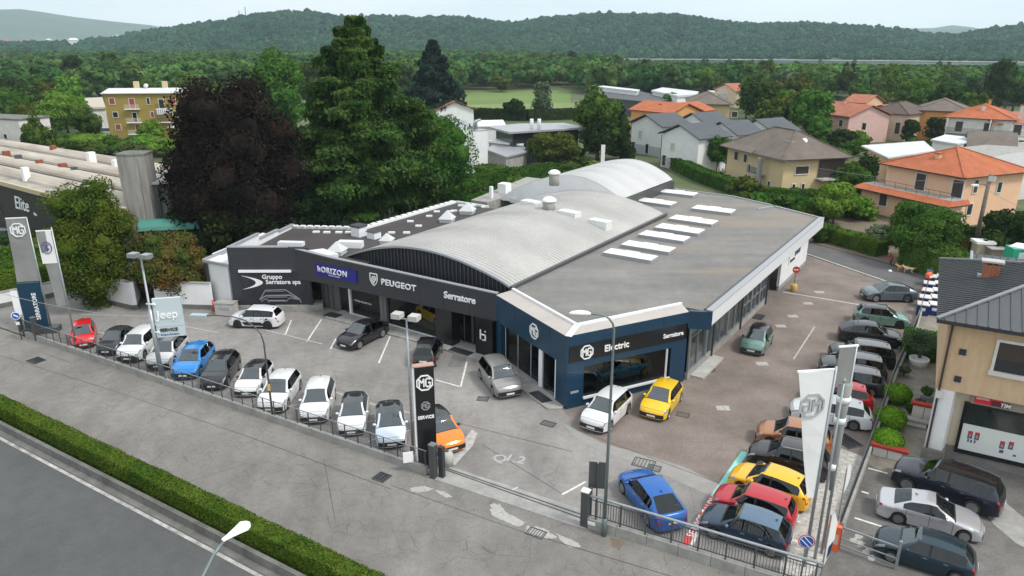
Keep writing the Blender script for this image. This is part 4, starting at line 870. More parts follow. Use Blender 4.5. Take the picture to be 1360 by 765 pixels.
for (px, py, lb) in ((48,436,'left one of the small white notice boards behind the low gate'),(56,440,'right one of the small white notice boards by the navy panel')):
    t = thing('notice_board', lb, 'notice board', (*at(px, py), 0), R(10)); MB().box(-.32,.32,-.02,.02,.5,1.35).build('board', M_['letter_white'], t); MB().box(-.3,-.26,-.02,.02,0,.5).build('leg', STD, t); MB().box(.26,.3,-.02,.02,0,.5).build('leg', STD, t)
# barrier-like gate at lower right with dark frame
g0, g1 = at(1112,728), at(1150,742); t = thing('swing_gate', 'low grey tubular gate at the entrance of the right parking lot', 'gate', (*g0,0), math.atan2(g1[1]-g0[1], g1[0]-g0[0])); L_ = math.dist(g0,g1)+1.2
MB().box(0,L_,-.03,.03,1.12,1.2).build('top_rail', M_['steel'], t); MB().box(0,L_,-.02,.02,.55,.60).build('middle_rail', M_['steel'], t); MB().box(0,L_,-.02,.02,.2,.25).build('bottom_rail', M_['steel'], t); MB().box(-.08,.08,-.08,.08,0,1.35).build('hinge_post', STD, t); MB().box(L_-.06,L_+.06,-.06,.06,0,1.5).build('latch_post', M_['steel'], t)
# side wall with railing
def polyline_wall(pts, h, th, m, label, rail=None, name='boundary_wall', cat='wall'):
    t = thing(name, label, cat, (*pts[0], 0)); ox, oy = pts[0]
    for p, q in zip(pts, pts[1:]):
        dx, dy, L_ = dirn(p, q); a = math.atan2(dy, dx); k = max(1, round(L_/3.))
        for i in range(k):
            o = MB().box(0, L_/k-.015, -th/2, th/2, -.05, h).build('wall_block', m, t); o.location = (p[0]-ox+dx*L_*i/k, p[1]-oy+dy*L_*i/k, 0); o.rotation_euler = (0,0,a)
        if rail:
            o = MB().box(0,L_,-.02,.02,h+rail-.05,h+rail).build('top_rail', STD, t); o.location = (p[0]-ox,p[1]-oy,0); o.rotation_euler = (0,0,a)
            o2 = MB().box(0,L_,-.015,.015,h+.08,h+.11).build('bottom_rail', STD, t); o2.location = o.location; o2.rotation_euler = (0,0,a)
            nb = int(L_/.16); b = MB()
            for i in range(nb): x = (i+.5)*L_/nb; b.box(x-.009,x+.009,-.009,.009,h+.11,h+rail-.05)
            o3 = b.build('bars', STD, t); o3.location = o.location; o3.rotation_euler = (0,0,a); o3['kind'] = 'stuff'
    return t
polyline_wall([at(1234,374.6), at(1216,440), at(1186,508), at(1151,611), at(1110.8,720.8)], .55, .24, M_['concrete'], 'long low concrete side wall with dark railing between yard and garden patio', rail=.95)
# extinguisher stand, red markers
def redpost(px, py, h, label, m=M_['red']):
    t = thing('red_marker_post', label, 'post', (*at(px, py), 0)); MB().tube([(0,0,0),(0,0,h)], .06, 8).build('pole', m, t, True); MB().box(-.16,.16,-.12,.12,0,.12).build('foot', m, t); return t
redpost(1222,397,1.15,'red hydrant post at the top corner of the side yard'); redpost(284,413,1.0,'red fire hydrant by the white wall')
t = thing('red_hose_box', 'orange-red round box on a post at the corner of the lane', 'hydrant box', (*at(1229,392), 0)); MB().tube([(0,0,0),(0,0,1.5)], .05, 8).build('pole', STD, t); o = MB().lathe([(.05,-.14),(.32,-.14),(.34,0),(.32,.14),(.05,.14)], 12).build('drum', M_['orange_paint'], t, True); o.location = (0,0,1.9); o.rotation_euler = (R(90),0,.3); MB().box(-.14,.14,-.36,-.345,1.80,2.0).build('white_mark', M_['letter_white'], t)
t = thing('stop_sign_stand', 'small round red no-entry sign on a yellow barrel foot in the side yard', 'sign', (*at(1053.5,386.5), 0), R(-10)); MB().lathe([(.28,0),(.32,.1),(.32,.6),(.24,.68)], 14).build('barrel_foot', mat('ochre', (.55,.33,.10), .7), t, True); MB().tube([(0,0,.6),(0,0,2.4)], .03, 6).build('pole', STD, t); o = disc(.32,.02).build('red_disc', M_['red'], t); o.location = (0,-.04,2.1); o.rotation_euler = (R(90),0,0); MB().box(-.2,.2,-.065,-.052,2.05,2.15).build('white_bar', M_['letter_white'], t)
# orange wall box on white wall
t = thing('hose_cabinet', 'orange-yellow fire hose cabinet on the white garden wall', 'cabinet', (*at(271,404), 0), R(-3)); MB().box(-.32,.32,-.2,.0,.75,1.7).build('cabinet', mat('hose_orange', (.65,.16,.03), .5), t); MB().box(-.2,.2,-.215,-.2,.95,1.5).build('window', mat('amber', (.5,.30,.03), .3), t)
t = thing('planter_box', 'low pale grey concrete cabinet left of the striped white crossover', 'cabinet', (*at(302,417), 0), R(-5)); MB().box(-.85,.85,-.4,.4,0,1.05).build('body', M_['concrete_light'], t); MB().box(-.9,.9,-.45,.45,1.052,1.12).build('top', M_['concrete'], t); MB().box(-.45,.45,-.42,-.402,.45,.75).build('plate', M_['letter_grey'], t)
# white garden wall at left with dark plinth
def gwall(pts, h, label):
    t = thing('garden_wall', label, 'wall', (*pts[0], 0)); ox, oy = pts[0]
    for p, q in zip(pts, pts[1:]):
        dx, dy, L_ = dirn(p, q); a = math.atan2(dy, dx)
        for nm, z0, z1, th, m in (('plinth',-.05,.42,.34,M_['concrete_dark']),('wall_face',.422,h,.26,M_['white']),('coping',h+.002,h+.09,.36,M_['concrete'])):
            o = MB().box(0,L_,-th/2,th/2,z0,z1).build(nm, m, t); o.location = (p[0]-ox,p[1]-oy,0); o.rotation_euler = (0,0,a)
gwall([at(95,393), at(140,402), at(179,411)], 2.5, 'white rendered wall with dark base under the big round tree')
gwall([at(181,411), at(186,399)], 2.5, 'short white return wall beside the dark passage')
gwall([at(209,406.5), at(236,409), at(284,410.5)], 2.35, 'white rendered wall with dark base below the rusty shrub')
t = thing('passage_roof', 'white flat canopy slab over the dark garden passage', 'canopy', (*at(186,398),0)); MB().box(-3.1,2.6,-.6,1.6,2.62,3.1).build('slab', M_['white'], t); MB().box(-1.5,2.3,1.0,1.2,0,2.6).build('dark_gate', M_['charcoal_plain'], t)
gwall([at(-60,424), at(0,409), at(62,396), at(93,388)], 1.35, 'grey base wall below the clipped hedge at far left')
t = thing('white_board', 'white board leaning by the hedge at far left', 'board', (*at(42,413), 0), R(20)); MB().box(-.5,.5,-.03,.03,.3,2.2).build('board', M_['letter_white'], t)
# cables
def cable(a, b, sag, label, r_=.018):
    pts = []
    for k in range(17):
        f_ = k/16; pts.append((a[0]+(b[0]-a[0])*f_, a[1]+(b[1]-a[1])*f_, a[2]+(b[2]-a[2])*f_ - sag*4*f_*(1-f_)))
    o = MB().tube(pts, r_, 5).build('overhead_cable', mat('cable_grey', (.30,.30,.30), .7), None); tag(o, label, 'cable'); return o
cable((*at(-30,455),5.0), (*at(215.6,505),4.6), .5, 'thin overhead cable from the left edge to the service sign mast')
cable((*at(1291,345),8.2), (*at(985,256),6.4), 1.0, 'overhead cable from the wooden utility pole towards the cream house')
cable((*at(1291,345),7.6), (*at(1420,400),6.5), .4, 'overhead cable leaving the wooden utility pole to the right')
cable((*at(948,235),7.5), (*at(880,225),7.8), .3, 'overhead cable between the cream house and the white houses')
# wooden utility pole with lamp arm
t = thing('utility_pole', 'weathered wooden utility pole with a small lamp arm, wrapped in dry creeper', 'utility pole', (*at(1291,345), 0)); MB().tube([(0,0,0),(0,0,9.2)], [.26,.18], 10).build('pole', M_['wood'], t, True)
MB().tube([(0,0,7.9),(-.6,-.1,8.2),(-1.2,-.1,8.1)], .04, 6).build('lamp_arm', STD, t); MB().box(-1.75,-1.1,-.25,.1,7.98,8.15).build('lamp_head', M_['letter_white'], t); MB().box(-.3,.5,-.3,-.2,8.5,9.0).build('insulator_box', M_['concrete_light'], t)
# person in red with a dog on the lane
RDJ = mat('red_jacket', (.50,.03,.02), .8); SKN = mat('skin', (.45,.27,.19), .6)
t = thing('person', 'person in a red top and light cap bending forward beside the lane', 'person', (*at(1183,352), 0), R(35)); t.scale = (.82,.82,.78)
me = bpy.data.meshes.new('body'); vs = [(0,0,.92),(-.10,0,.90),(.10,0,.90),(-.12,.02,.50),(.12,.10,.50),(-.12,-.04,.06),(.12,.12,.06),(-.12,.12,.02),(.12,.26,.02),(0,.10,1.12),(0,.24,1.36),(0,.30,1.48),(-.19,.24,1.34),(.19,.24,1.34),(-.22,.36,1.08),(.22,.36,1.08),(-.16,.54,.92),(.16,.54,.92),(0,.36,1.60),(-.15,.60,.86),(.15,.60,.86)]
es = [(0,1),(0,2),(1,3),(2,4),(3,5),(4,6),(5,7),(6,8),(0,9),(9,10),(10,11),(10,12),(10,13),(12,14),(13,15),(14,16),(15,17),(11,18),(16,19),(17,20)]
me.from_pydata(vs, es, []); body = bpy.data.objects.new('body', me); COL.objects.link(body); body.parent = t; me.materials.append(RDJ)
sk = body.modifiers.new('s', 'SKIN'); rad = [.15,.11,.11,.075,.075,.05,.05,.045,.045,.15,.17,.07,.09,.09,.055,.055,.04,.04,.10,.035,.035]
for i, r_ in enumerate(rad): me.skin_vertices[0].data[i].radius = (r_, r_)
me.skin_vertices[0].data[0].use_root = True; ss = body.modifiers.new('u', 'SUBSURF'); ss.levels = 1; ss.render_levels = 1
MB().lathe([(.02,-.14),(.09,-.08),(.105,.02),(.08,.1),(.02,.13)], 12, (0,.40,1.66)).build('head', SKN, t, True); MB().lathe([(.115,.02),(.11,.09),(.06,.15),(.01,.16)], 12, (0,.40,1.66)).build('cap', M_['offwhite'], t, True)
b = MB(); b.tube([(-.10,0,.92),(-.12,.02,.5),(-.12,-.04,.08)], [.125,.095,.07], 8); o = b.build('trouser_leg', M_['charcoal_plain'], t, True); MB().tube([(.10,0,.92),(.12,.10,.5),(.12,.12,.08)], [.125,.095,.07], 8).build('trouser_leg', M_['charcoal_plain'], t, True)
def dog(px, py, rz, label, c):
    t = thing('dog', label, 'dog', (*at(px, py), 0), rz); m = mat('fur_'+str(int(c[0]*100)), c, .9, var=.3, vscale=6)
    me = bpy.data.meshes.new('body'); vs = [(0,0,.52),(.30,0,.50),(-.30,0,.53),(.42,0,.62),(.55,0,.74),(.70,0,.70),(.30,.09,.45),(.30,-.09,.45),(.32,.09,.24),(.31,-.09,.24),(.30,.09,.03),(.36,-.09,.03),(-.32,.09,.44),(-.32,-.09,.44),(-.24,.09,.28),(-.26,-.09,.28),(-.36,.09,.20),(-.37,-.09,.20),(-.34,.09,.03),(-.33,-.09,.03),(-.46,0,.60),(-.62,0,.72)]
    es = [(0,1),(0,2),(1,3),(3,4),(4,5),(1,6),(1,7),(6,8),(7,9),(8,10),(9,11),(2,12),(2,13),(12,14),(13,15),(14,16),(15,17),(16,18),(17,19),(2,20),(20,21)]
    me.from_pydata(vs, es, []); o = bpy.data.objects.new('body', me); COL.objects.link(o); o.parent = t; me.materials.append(m); o.modifiers.new('s','SKIN')
    rr = [.15,.16,.13,.10,.10,.05,.07,.07,.045,.045,.04,.04,.08,.08,.055,.055,.035,.035,.035,.035,.045,.02]
    for i, r_ in enumerate(rr): me.skin_vertices[0].data[i].radius = (r_, r_)
    me.skin_vertices[0].data[0].use_root = True; u = o.modifiers.new('u','SUBSURF'); u.levels = 1; u.render_levels = 1
    for s_ in (1,-1): MB().box(.50,.56,s_*.07-.02,s_*.07+.02,.80,.90).build('ear', m, t)
dog(1197,361,R(160),'tan dog walking on the lane, left of the two dogs',(.50,.30,.13)); dog(1206,363,R(150),'tan and white dog on the lane, right of the two dogs',(.58,.42,.26))
t = thing('litter_bag', 'crumpled white plastic bag lying on the lane', 'bag', (*at(1182,361), 0)); MB().lathe([(.05,0),(.18,.03),(.2,.10),(.12,.2),(.03,.22)], 7).build('bag', M_['letter_white'], t)
# ================================================================ TAN BUILDING at right
_tb = at(1239,612); TB = thing('tan_commercial_building', 'tan rendered corner building with dark standing-seam roof and phone shop below', 'building', (_tb[0]-.45*math.cos(R(-30)), _tb[1]-.45*math.sin(R(-30)), 0), R(-30)); TB.scale = (1,1,1.08)
TAN = mat('tan_render', (.50,.335,.185), .85, bump=.5, bscale=9, vscale=.9, col2=(.60,.45,.30), detail=9, stretch=(3.0,3.0,.7)); CRM = mat('cream_render', (.50,.44,.33), .85, var=.08)
W_, D_ = 13.0, 11.6
b = MB(); b.box(.45,W_,.8,D_,.0,3.95); b.build('ground_floor_wall', CRM, TB)
b = MB(); b.box(-.15,W_,.20,D_,3.955,7.6) ; ob = b.build('upper_wall', TAN, TB)
# carve-look window: frame, dark pane, blind, wooden sash
def bwin(x0, x1, z0, z1, y, parent, shut=True):
    t = bpy.data.objects.new('window', None); COL.objects.link(t); t.parent = parent; t.location = (x0, y, z0); w_, h_ = x1-x0, z1-z0
    MB().box(0,w_,-.02,.02,0,h_).build('pane', M_['dark_glass'], t)
    f = MB(); f.box(-.14,0,-.10,.05,-.14,h_+.14); f.box(w_,w_+.14,-.10,.05,-.14,h_+.14); f.box(0,w_,-.10,.05,h_,h_+.14); f.box(-.2,w_+.2,-.16,.05,-.22,-.0); f.build('frame', M_['offwhite'], t)
    if shut: MB().box(0,w_,-.05,-.025,h_*.42,h_).build('roller_blind', M_['shutter_dark'], t); MB().box(w_*.62,w_*.9,-.05,-.02,0,h_*.40).build('wood_sash', mat('sash', (.35,.17,.06), .6), t)
bwin(2.2,4.9,5.45,6.95,.18,TB); bwin(7.2,9.8,5.45,6.95,.18,TB)
for (x, z) in ((.72,6.1),(.76,4.65)): MB().box(x-.16,x+.16,.14,.198,z-.16,z+.16).build('vent_grille', M_['charcoal_plain'], TB); MB().box(x-.20,x+.20,.165,.199,z-.20,z-.165).build('vent_sill', M_['offwhite'], TB)
b = MB(); b.prism([(-.1,.2),(.75,.1),(.95,.9),(.3,1.3)], .0, 3.95); b.build('corner_pillar', M_['white'], TB); MB().prism([(-.2,.0),(.85,-.1),(1.05,1.0),(.2,1.5)], -.05, .62).build('pillar_foot', mat('grey_stone', (.19,.18,.17), .9, var=.2, vscale=2), TB)
MB().box(.45,W_,.74,.798,-.05,.75).build('stone_plinth', mat('grey_stone', (.19,.18,.17)), TB)
sw = bpy.data.objects.new('shop_window', None); COL.objects.link(sw); sw.parent = TB; sw.location = (1.45,.72,.65); sw.scale = (.64,1,1)
MB().box(0,5.4,.02,.05,0,2.55).build('pane', mat('shop_dark', (.03,.035,.035), .08, spec=.8, var=.5, vscale=.8), sw); b = MB(); b.box(-.15,0,-.10,.06,-.15,2.7); b.box(5.4,5.55,-.10,.06,-.15,2.7); b.box(0,5.4,-.10,.06,2.55,2.7); b.box(0,5.4,-.10,.06,-.15,0); b.build('frame', M_['black'], sw)
MB().box(.1,5.3,-.02,.015,.05,1.50).build('poster_board', mat('backlit_board', (.62,.66,.64), .5), sw)
for (x, z, w_, h_, m_) in ((.75,.95,.34,.42,'red'),(1.25,.95,.34,.42,'red'),(3.1,.78,.34,.42,'red'),(3.7,.85,.34,.42,'red'),(.7,.62,.12,.16,'dark'),(.92,.6,.12,.16,'dark'),(1.18,.62,.12,.16,'dark'),(3.15,.42,.3,.16,'dark'),(4.1,.35,.22,.1,'dark')):
    MB().box(x-w_/2,x+w_/2,-.032,-.021,z-h_/2,z+h_/2).build('poster', mat('poster_dark', (.06,.07,.14), .6) if m_ == 'dark' else mat('poster_mix', (.08,.09,.20), .6), sw)
    if m_ == 'red': MB().box(x-w_/2,x+w_/2,-.036,-.033,z+h_*.2,z+h_/2).build('poster_head', M_['red'], sw); MB().box(x-w_*.2,x+w_*.2,-.036,-.033,z-h_*.3,z+h_*.1).build('poster_face', SKN, sw)
b = MB(); b.box(1.6,6.0,.62,.735,3.36,3.9); b.build('sign_back', mat('taupe', (.28,.25,.21), .7), TB); MB().box(1.75,3.0,.56,.618,3.45,3.85).build('red_sign', mat('sign_red', (.62,.02,.04), .5), TB); MB().box(2.5,3.35,.545,.559,3.46,3.72).build('dark_logo_plate', mat('plum', (.10,.02,.05), .5), TB)
lettering('TIM', .28, M_['letter_white'], TB, (2.9,.535,3.50), wall_rot(), bold=.03, shear=.2, ext=.006); lettering('CENTRO', .15, M_['letter_white'], TB, (1.8,.55,3.68), wall_rot(), bold=.02, ext=.006)
o = disc(.42,.05,24).build('round_sign', mat('sign_red', (.62,.02,.04)), TB); o.location = (4.75,.59,3.62); o.rotation_euler = (R(90),0,0); lettering('TIM', .24, M_['letter_white'], TB, (4.75,.55,3.54), wall_rot(), bold=.03, align='CENTER', ext=.006)
MB().box(-.02,.08,.05,.17,.6,7.6).build('downpipe', M_['shutter_dark'], TB); MB().box(-.10,.25,.02,.19,3.5,3.9).build('white_bracket', M_['offwhite'], TB)
# roof: hip on the front-left corner, ridge running back, standing seams
ZE, HR = 7.62, 2.1
SEAM = mat('zinc_roof', (.105,.112,.118), .42, metal=.5, var=.08, vscale=.6); e0 = -.75
MB().box(e0,W_+.5,e0+.2,D_+.5,ZE-.02,ZE+.16).build('eaves', M_['charcoal_plain'], TB)
cxr, cyr = 5.6, 6.0
V0,V1_,V2_,V3 = (e0,e0+.2,ZE+.165),(W_+.5,e0+.2,ZE+.165),(W_+.5,D_+.5,ZE+.165),(e0,D_+.5,ZE+.165); AP = (cxr,cyr,ZE+HR); AQ = (W_+.5,cyr,ZE+HR)
b = MB(); b.add([V0,V1_,AQ,AP], [(0,1,2,3)]); b.build('roof_front', SEAM, TB); b = MB(); b.add([V3,V0,AP], [(0,1,2)]); b.build('roof_side', SEAM, TB); b = MB(); b.add([V2_,V3,AP,AQ], [(0,1,2,3)]); b.build('roof_rear', SEAM, TB)
def plane_z(x, y): # front slope
    return min(ZE+.165+(HR-.165)*(y-V0[1])/(cyr-V0[1]), ZE+.165+(HR-.165)*(x-e0)/(cxr-e0))
k = 0; x = e0+.35
while x < W_+.4:
    yt = min(cyr, V0[1]+(cyr-V0[1])*(x-e0)/(cxr-e0)); MB().bar((x,V0[1],ZE+.19), (x,yt,plane_z(x,yt)+.03), .045, .06).build('seam', SEAM, TB); x += .48
y = V0[1]+.3
while y < D_+.3:
    if y <= cyr: xt = e0+(cxr-e0)*(y-V0[1])/(cyr-V0[1])
    else: xt = e0+(cxr-e0)*(D_+.5-y)/(D_+.5-cyr)
    zt = ZE+.165+(HR-.165)*(xt-e0)/(cxr-e0); MB().bar((e0,y,ZE+.19), (xt,y,zt+.03), .045, .06).build('seam', SEAM, TB); y += .36
for p, q in ((V0,AP),(V3,AP),(AP,AQ)): MB().bar((p[0],p[1],p[2]+.06), (q[0],q[1],q[2]+.06), .22, .10).build('ridge_cap', mat('light_zinc', (.25,.27,.28), .4, metal=.5), TB)
o = bpy.data.objects.new('chimney', None); COL.objects.link(o); o.parent = TB; o.location = (1.7, 6.4, ZE+.8); o.scale = (.62,.62,.62)
BRK = mat('old_brick', (.30,.11,.06), .9, var=.3, vscale=4); MB().box(-.65,.65,-.4,.4,0,1.25).build('shaft', BRK, o)
for r_ in range(5):
    for c_ in range(4): MB().box(-.64+c_*.325+(.0 if r_%2 else .03),-.64+c_*.325+.29,-.425,-.402,.08+r_*.23,.08+r_*.23+.19).build('brick', mat('brick_face', (.36,.14,.08), .9, var=.3, vscale=5), o)
MB().box(-.9,.9,-.6,.6,1.45,1.6).build('slab', M_['concrete_light'], o)
for x in (-.5,0,.5): MB().box(x-.08,x+.08,-.35,.35,1.25,1.45).build('support', BRK, o)
MB().box(-1.0,-.66,-.3,.3,.0,.25).build('flashing_block', M_['letter_grey'], o)
# second, higher roof wing behind
b = MB(); b.prism([(2.2,D_+.6),(W_+2,D_+.6),(W_+2,D_+3.4),(2.2,D_+3.4)], 0, 6.7); b.build('rear_wing', CRM, TB)
b = MB(); b.add([(1.2,D_+.55,7.0),(W_+3,D_+.55,7.0),(W_+3,D_+3.6,7.7),(1.2,D_+3.6,7.7)], [(0,1,2,3)]); b.build('rear_roof', SEAM, TB)
for k in range(26): x = 1.5+k*.45; MB().bar((x,D_+.55,7.04), (x,D_+3.6,7.74), .045, .06).build('seam', SEAM, TB)
MB().bar((1.15,D_+.5,7.08),(1.15,D_+3.65,7.78),.16,.16).build('verge', M_['letter_grey'], TB)
# rooftop/yard boxes behind: cream cabinet, brown cabinet, green toilet cabin
def tl(x, y): c_, s_ = math.cos(R(-30)), math.sin(R(-30)); ox, oy = at(1239,612); return (ox+x*c_-y*s_, oy+x*s_+y*c_)
t = thing('cream_kiosk', 'small cream kiosk with flat white lid beside the green cabin', 'kiosk', (*at(1296,366), 0), R(-8)); MB().box(-.7,.7,-.6,.6,0,3.4).build('body', CRM, t); MB().box(-.88,.88,-.75,.75,3.4,3.65).build('lid', M_['letter_white'], t)
t = thing('brown_shed', 'low brown flat box between the cream kiosk and the green cabin', 'shed', (*at(1318,372), 0), R(-8)); MB().box(-.95,.95,-.6,.6,0,3.2).build('body', mat('taupe_box', (.20,.16,.13), .8), t); MB().box(-1.0,1.0,-.65,.65,3.202,3.28).build('top', M_['concrete'], t)
t = thing('portable_toilet', 'bright green portable cabin with rounded white roof', 'portable toilet', (*at(1341,384), 0), R(-8)); MB().box(-.85,.85,-.8,.8,0,4.1).build('body', mat('toilet_green', (.02,.34,.20), .5), t); MB().lathe([(.95,4.102),(.95,4.2),(.6,4.4),(.1,4.5)], 4).build('roof', M_['letter_white'], t); MB().box(-.35,.35,-.82,-.80,3.2,3.8).build('label_plate', mat('pale_mint', (.6,.75,.7), .5), t)
t = thing('blue_drum', 'blue container right of the green portable cabin', 'container', (*at(1358,392), 0)); MB().lathe([(.5,0),(.5,3.9),(.4,4.1)], 12).build('body', mat('drum_blue', (.05,.18,.38), .5), t, True)
# patio items
def pot(px, py, r_, h, label, m, name='plant_pot'):
    t = thing(name, label, 'planter', (*at(px, py), 0)); MB().lathe([(r_*.8,0),(r_,h*.9),(r_,h),(r_*.88,h),(r_*.86,h*.85)], 20).build('pot', m, t, True); MB().lathe([(r_*.86,h*.83),(r_*.1,h*.84)], 16).build('soil', M_['soil'], t); return t
pot(1219,486,.66,.62,'big round white planter with a small olive tree on the patio', M_['letter_white'])
def parapet(p, q, z, label, bush=True, wall_m=M_['offwhite']):
    a, b_ = at(*p), at(*q); dx, dy, L_ = dirn(a, b_); t = thing('planter_wall', label, 'planter', (*a, 0), math.atan2(dy, dx))
    for k in range(2): MB().box(L_*k/2, L_*(k+1)/2-.03, 0,.32,0,z).build('block', wall_m, t)
    MB().box(-.15,L_+.25,-.06,.40,z+.002,z+.15).build('red_ledge', mat('red_flowers', (.36,.035,.025), .9, var=.3, vscale=12, bump=1.), t)
parapet((1158,604), (1197,614), .55, 'low stone planter edged with a strip of red along the lower patio'); parapet((1210,556), (1240,562), .95, 'white low wall with red flower strip on top at the shop door')
t = thing('patio_step', 'two grey stone steps below the white flower wall', 'steps', (*at(1201,566), 0), R(-30)); MB().box(0,2.7,0,.4,0,.16).build('step', M_['concrete'], t); MB().box(0,2.7,.4,.9,0,.32).build('step', M_['concrete'], t)
t = thing('bench', 'small dark slatted seat beside the shop wall on the patio', 'bench', (*at(1232,537), 0), R(-30)); 
for k in range(4): MB().box(-.5,.5,-.2+k*.12,-.11+k*.12,.42,.46).build('slat', STD, t)
for x in (-.42,.42): MB().box(x-.03,x+.03,-.2,.25,0,.42).build('leg', STD, t)
# stacked blue crates under white lids by the wall
CB = mat('crate_blue', (.012,.03,.16), .5); k = 0
for r_ in range(5):
    for c_ in range(2):
        p = at(1224+c_*15+r_*2.6, 417-r_*9.5); t = thing('blue_bin', 'blue bin with white lid, %s column, %s from the near end of the double row' % (('left','right')[c_], ('first','second','third','fourth','fifth')[r_]), 'bin', (*p, 0), R(-28), 'blue bins with white lids behind the side wall')
        MB().box(-.44,.44,-.52,.52,0,.92).build('bin', CB, t); MB().box(-.47,.47,-.55,.55,.922,1.0).build('lid', M_['offwhite'], t)
        if r_ == 0: MB().box(-.18,.18,-.532,-.522,.45,.72).build('label_sticker', M_['letter_white'], t)
for c_ in range(2):
    p = at(1238+c_*13, 366); t = thing('blue_pallet_bag', 'pale blue wrapped pallet, %s of two at the top of the bin row' % ('left','right')[c_], 'pallet', (*p, 0), R(-28), 'pale blue wrapped pallets at the top of the bin row'); MB().box(-.55,.5,-.9,.9,.12,.8).build('wrapped_load', mat('wrap_blue', (.25,.36,.60), .3, var=.3, vscale=3), t); MB().box(-.55,.5,-.9,.9,0,.117).build('pallet', M_['wood'], t)
# ================================================================ CARS
def paint(name, col, metal=.25, rough=.32, var=0.0):
    return mat('car_paint_'+name, col, rough, metal, coat=.7)
def car_glass(name, tint, ior):
    m = bpy.data.materials.new(name); m.use_nodes = True; t = m.node_tree; t.nodes.remove(t.nodes['Principled BSDF']); o = t.nodes['Material Output']
    tr = N(t, 'ShaderNodeBsdfTransparent'); tr.inputs[0].default_value = tint+(1,); gl = N(t, 'ShaderNodeBsdfGlossy', i_Roughness=.03); gl.inputs[0].default_value = (.86,.95,1.,1)
    fr = N(t, 'ShaderNodeFresnel', i_IOR=ior); mx_ = N(t, 'ShaderNodeMixShader'); t.links.new(fr.outputs[0], mx_.inputs[0]); t.links.new(tr.outputs[0], mx_.inputs[1]); t.links.new(gl.outputs[0], mx_.inputs[2]); t.links.new(mx_.outputs[0], o.inputs[0]); return m
CG = car_glass('car_window', (.16,.18,.19), 1.65); CG2 = car_glass('car_windscreen', (.55,.63,.66), 2.35)
C_SEAT = mat('car_seat', (.035,.035,.038), .8); C_DASH = mat('dashboard', (.02,.02,.022), .6)
C_TRIM = mat('car_black_trim', (.012,.012,.013), .55)
C_TYRE = mat('tyre_rubber', (.018,.018,.019), .85)
C_RIM = mat('alloy_rim', (.34,.35,.36), .35, metal=.7)
C_RIMD = mat('dark_rim', (.05,.05,.055), .35, metal=.6)
C_LAMP = mat('headlamp_glass', (.20,.215,.23), .10, spec=.9, coat=1.0)
C_RED = mat('tail_lamp_glass', (.32,.010,.012), .15, spec=.7)
C_PLATE = mat('number_plate', (.70,.70,.70), .5)
C_CHROME = mat('bright_trim', (.6,.6,.6), .2, metal=.9)
C_GREY = mat('roof_glass', (.03,.034,.038), .06, spec=.9)
# length, width, height, wheelbase, front overhang, hood nose z, cowl z, cowl x from front, roof front x, roof rear x (from rear), rear glass foot x (from rear), deck z, belt z, wheel radius, clearance, rear bulk
TYPES = {
 'city':   dict(L=3.65,W=1.64,H=1.52,wb=2.30,fo=.70,hn=.80,hc=1.00,xc=.80,xf=1.50,xr=.42,xg=.14,zd=.98,zb=.93,r=.29,cl=.20),
 'retro':  dict(L=3.60,W=1.63,H=1.49,wb=2.30,fo=.68,hn=.74,hc=.96,xc=.90,xf=1.55,xr=.72,xg=.16,zd=.95,zb=.90,r=.29,cl=.20),
 'hatch':  dict(L=4.12,W=1.78,H=1.49,wb=2.57,fo=.82,hn=.74,hc=.98,xc=1.10,xf=1.86,xr=.55,xg=.17,zd=1.02,zb=.95,r=.32,cl=.18),
 'suv':    dict(L=4.32,W=1.82,H=1.62,wb=2.60,fo=.86,hn=.86,hc=1.08,xc=1.10,xf=1.78,xr=.46,xg=.16,zd=1.08,zb=1.04,r=.35,cl=.22),
 'bigsuv': dict(L=4.62,W=1.88,H=1.68,wb=2.72,fo=.90,hn=.90,hc=1.12,xc=1.20,xf=1.92,xr=.50,xg=.18,zd=1.12,zb=1.08,r=.37,cl=.22),
 'boxy':   dict(L=4.24,W=1.82,H=1.70,wb=2.57,fo=.80,hn=.95,hc=1.14,xc=1.05,xf=1.62,xr=.28,xg=.10,zd=1.10,zb=1.08,r=.36,cl=.24),
 'coupe':  dict(L=4.60,W=1.86,H=1.58,wb=2.72,fo=.88,hn=.82,hc=1.04,xc=1.18,xf=2.00,xr=1.15,xg=.22,zd=1.08,zb=1.02,r=.36,cl=.22),
 'wagon':  dict(L=4.68,W=1.86,H=1.50,wb=2.72,fo=.90,hn=.72,hc=.97,xc=1.25,xf=2.05,xr=.62,xg=.20,zd=1.00,zb=.95,r=.33,cl=.17),
 'sedan':  dict(L=4.55,W=1.76,H=1.43,wb=2.74,fo=.80,hn=.70,hc=.95,xc=1.30,xf=2.12,xr=1.42,xg=.72,zd=.98,zb=.93,r=.32,cl=.17),
 'luxsuv': dict(L=4.98,W=1.99,H=1.82,wb=2.94,fo=.88,hn=1.02,hc=1.20,xc=1.36,xf=2.02,xr=.48,xg=.16,zd=1.16,zb=1.14,r=.40,cl=.24),
 'van':    dict(L=4.7,W=1.9,H=1.95,wb=3.0,fo=.8,hn=1.0,hc=1.2,xc=.7,xf=1.3,xr=.15,xg=.08,zd=1.2,zb=1.15,r=.33,cl=.2),
}
_ck = {}
def interp(xs, ys, x): return float(np.interp(x, xs, ys))
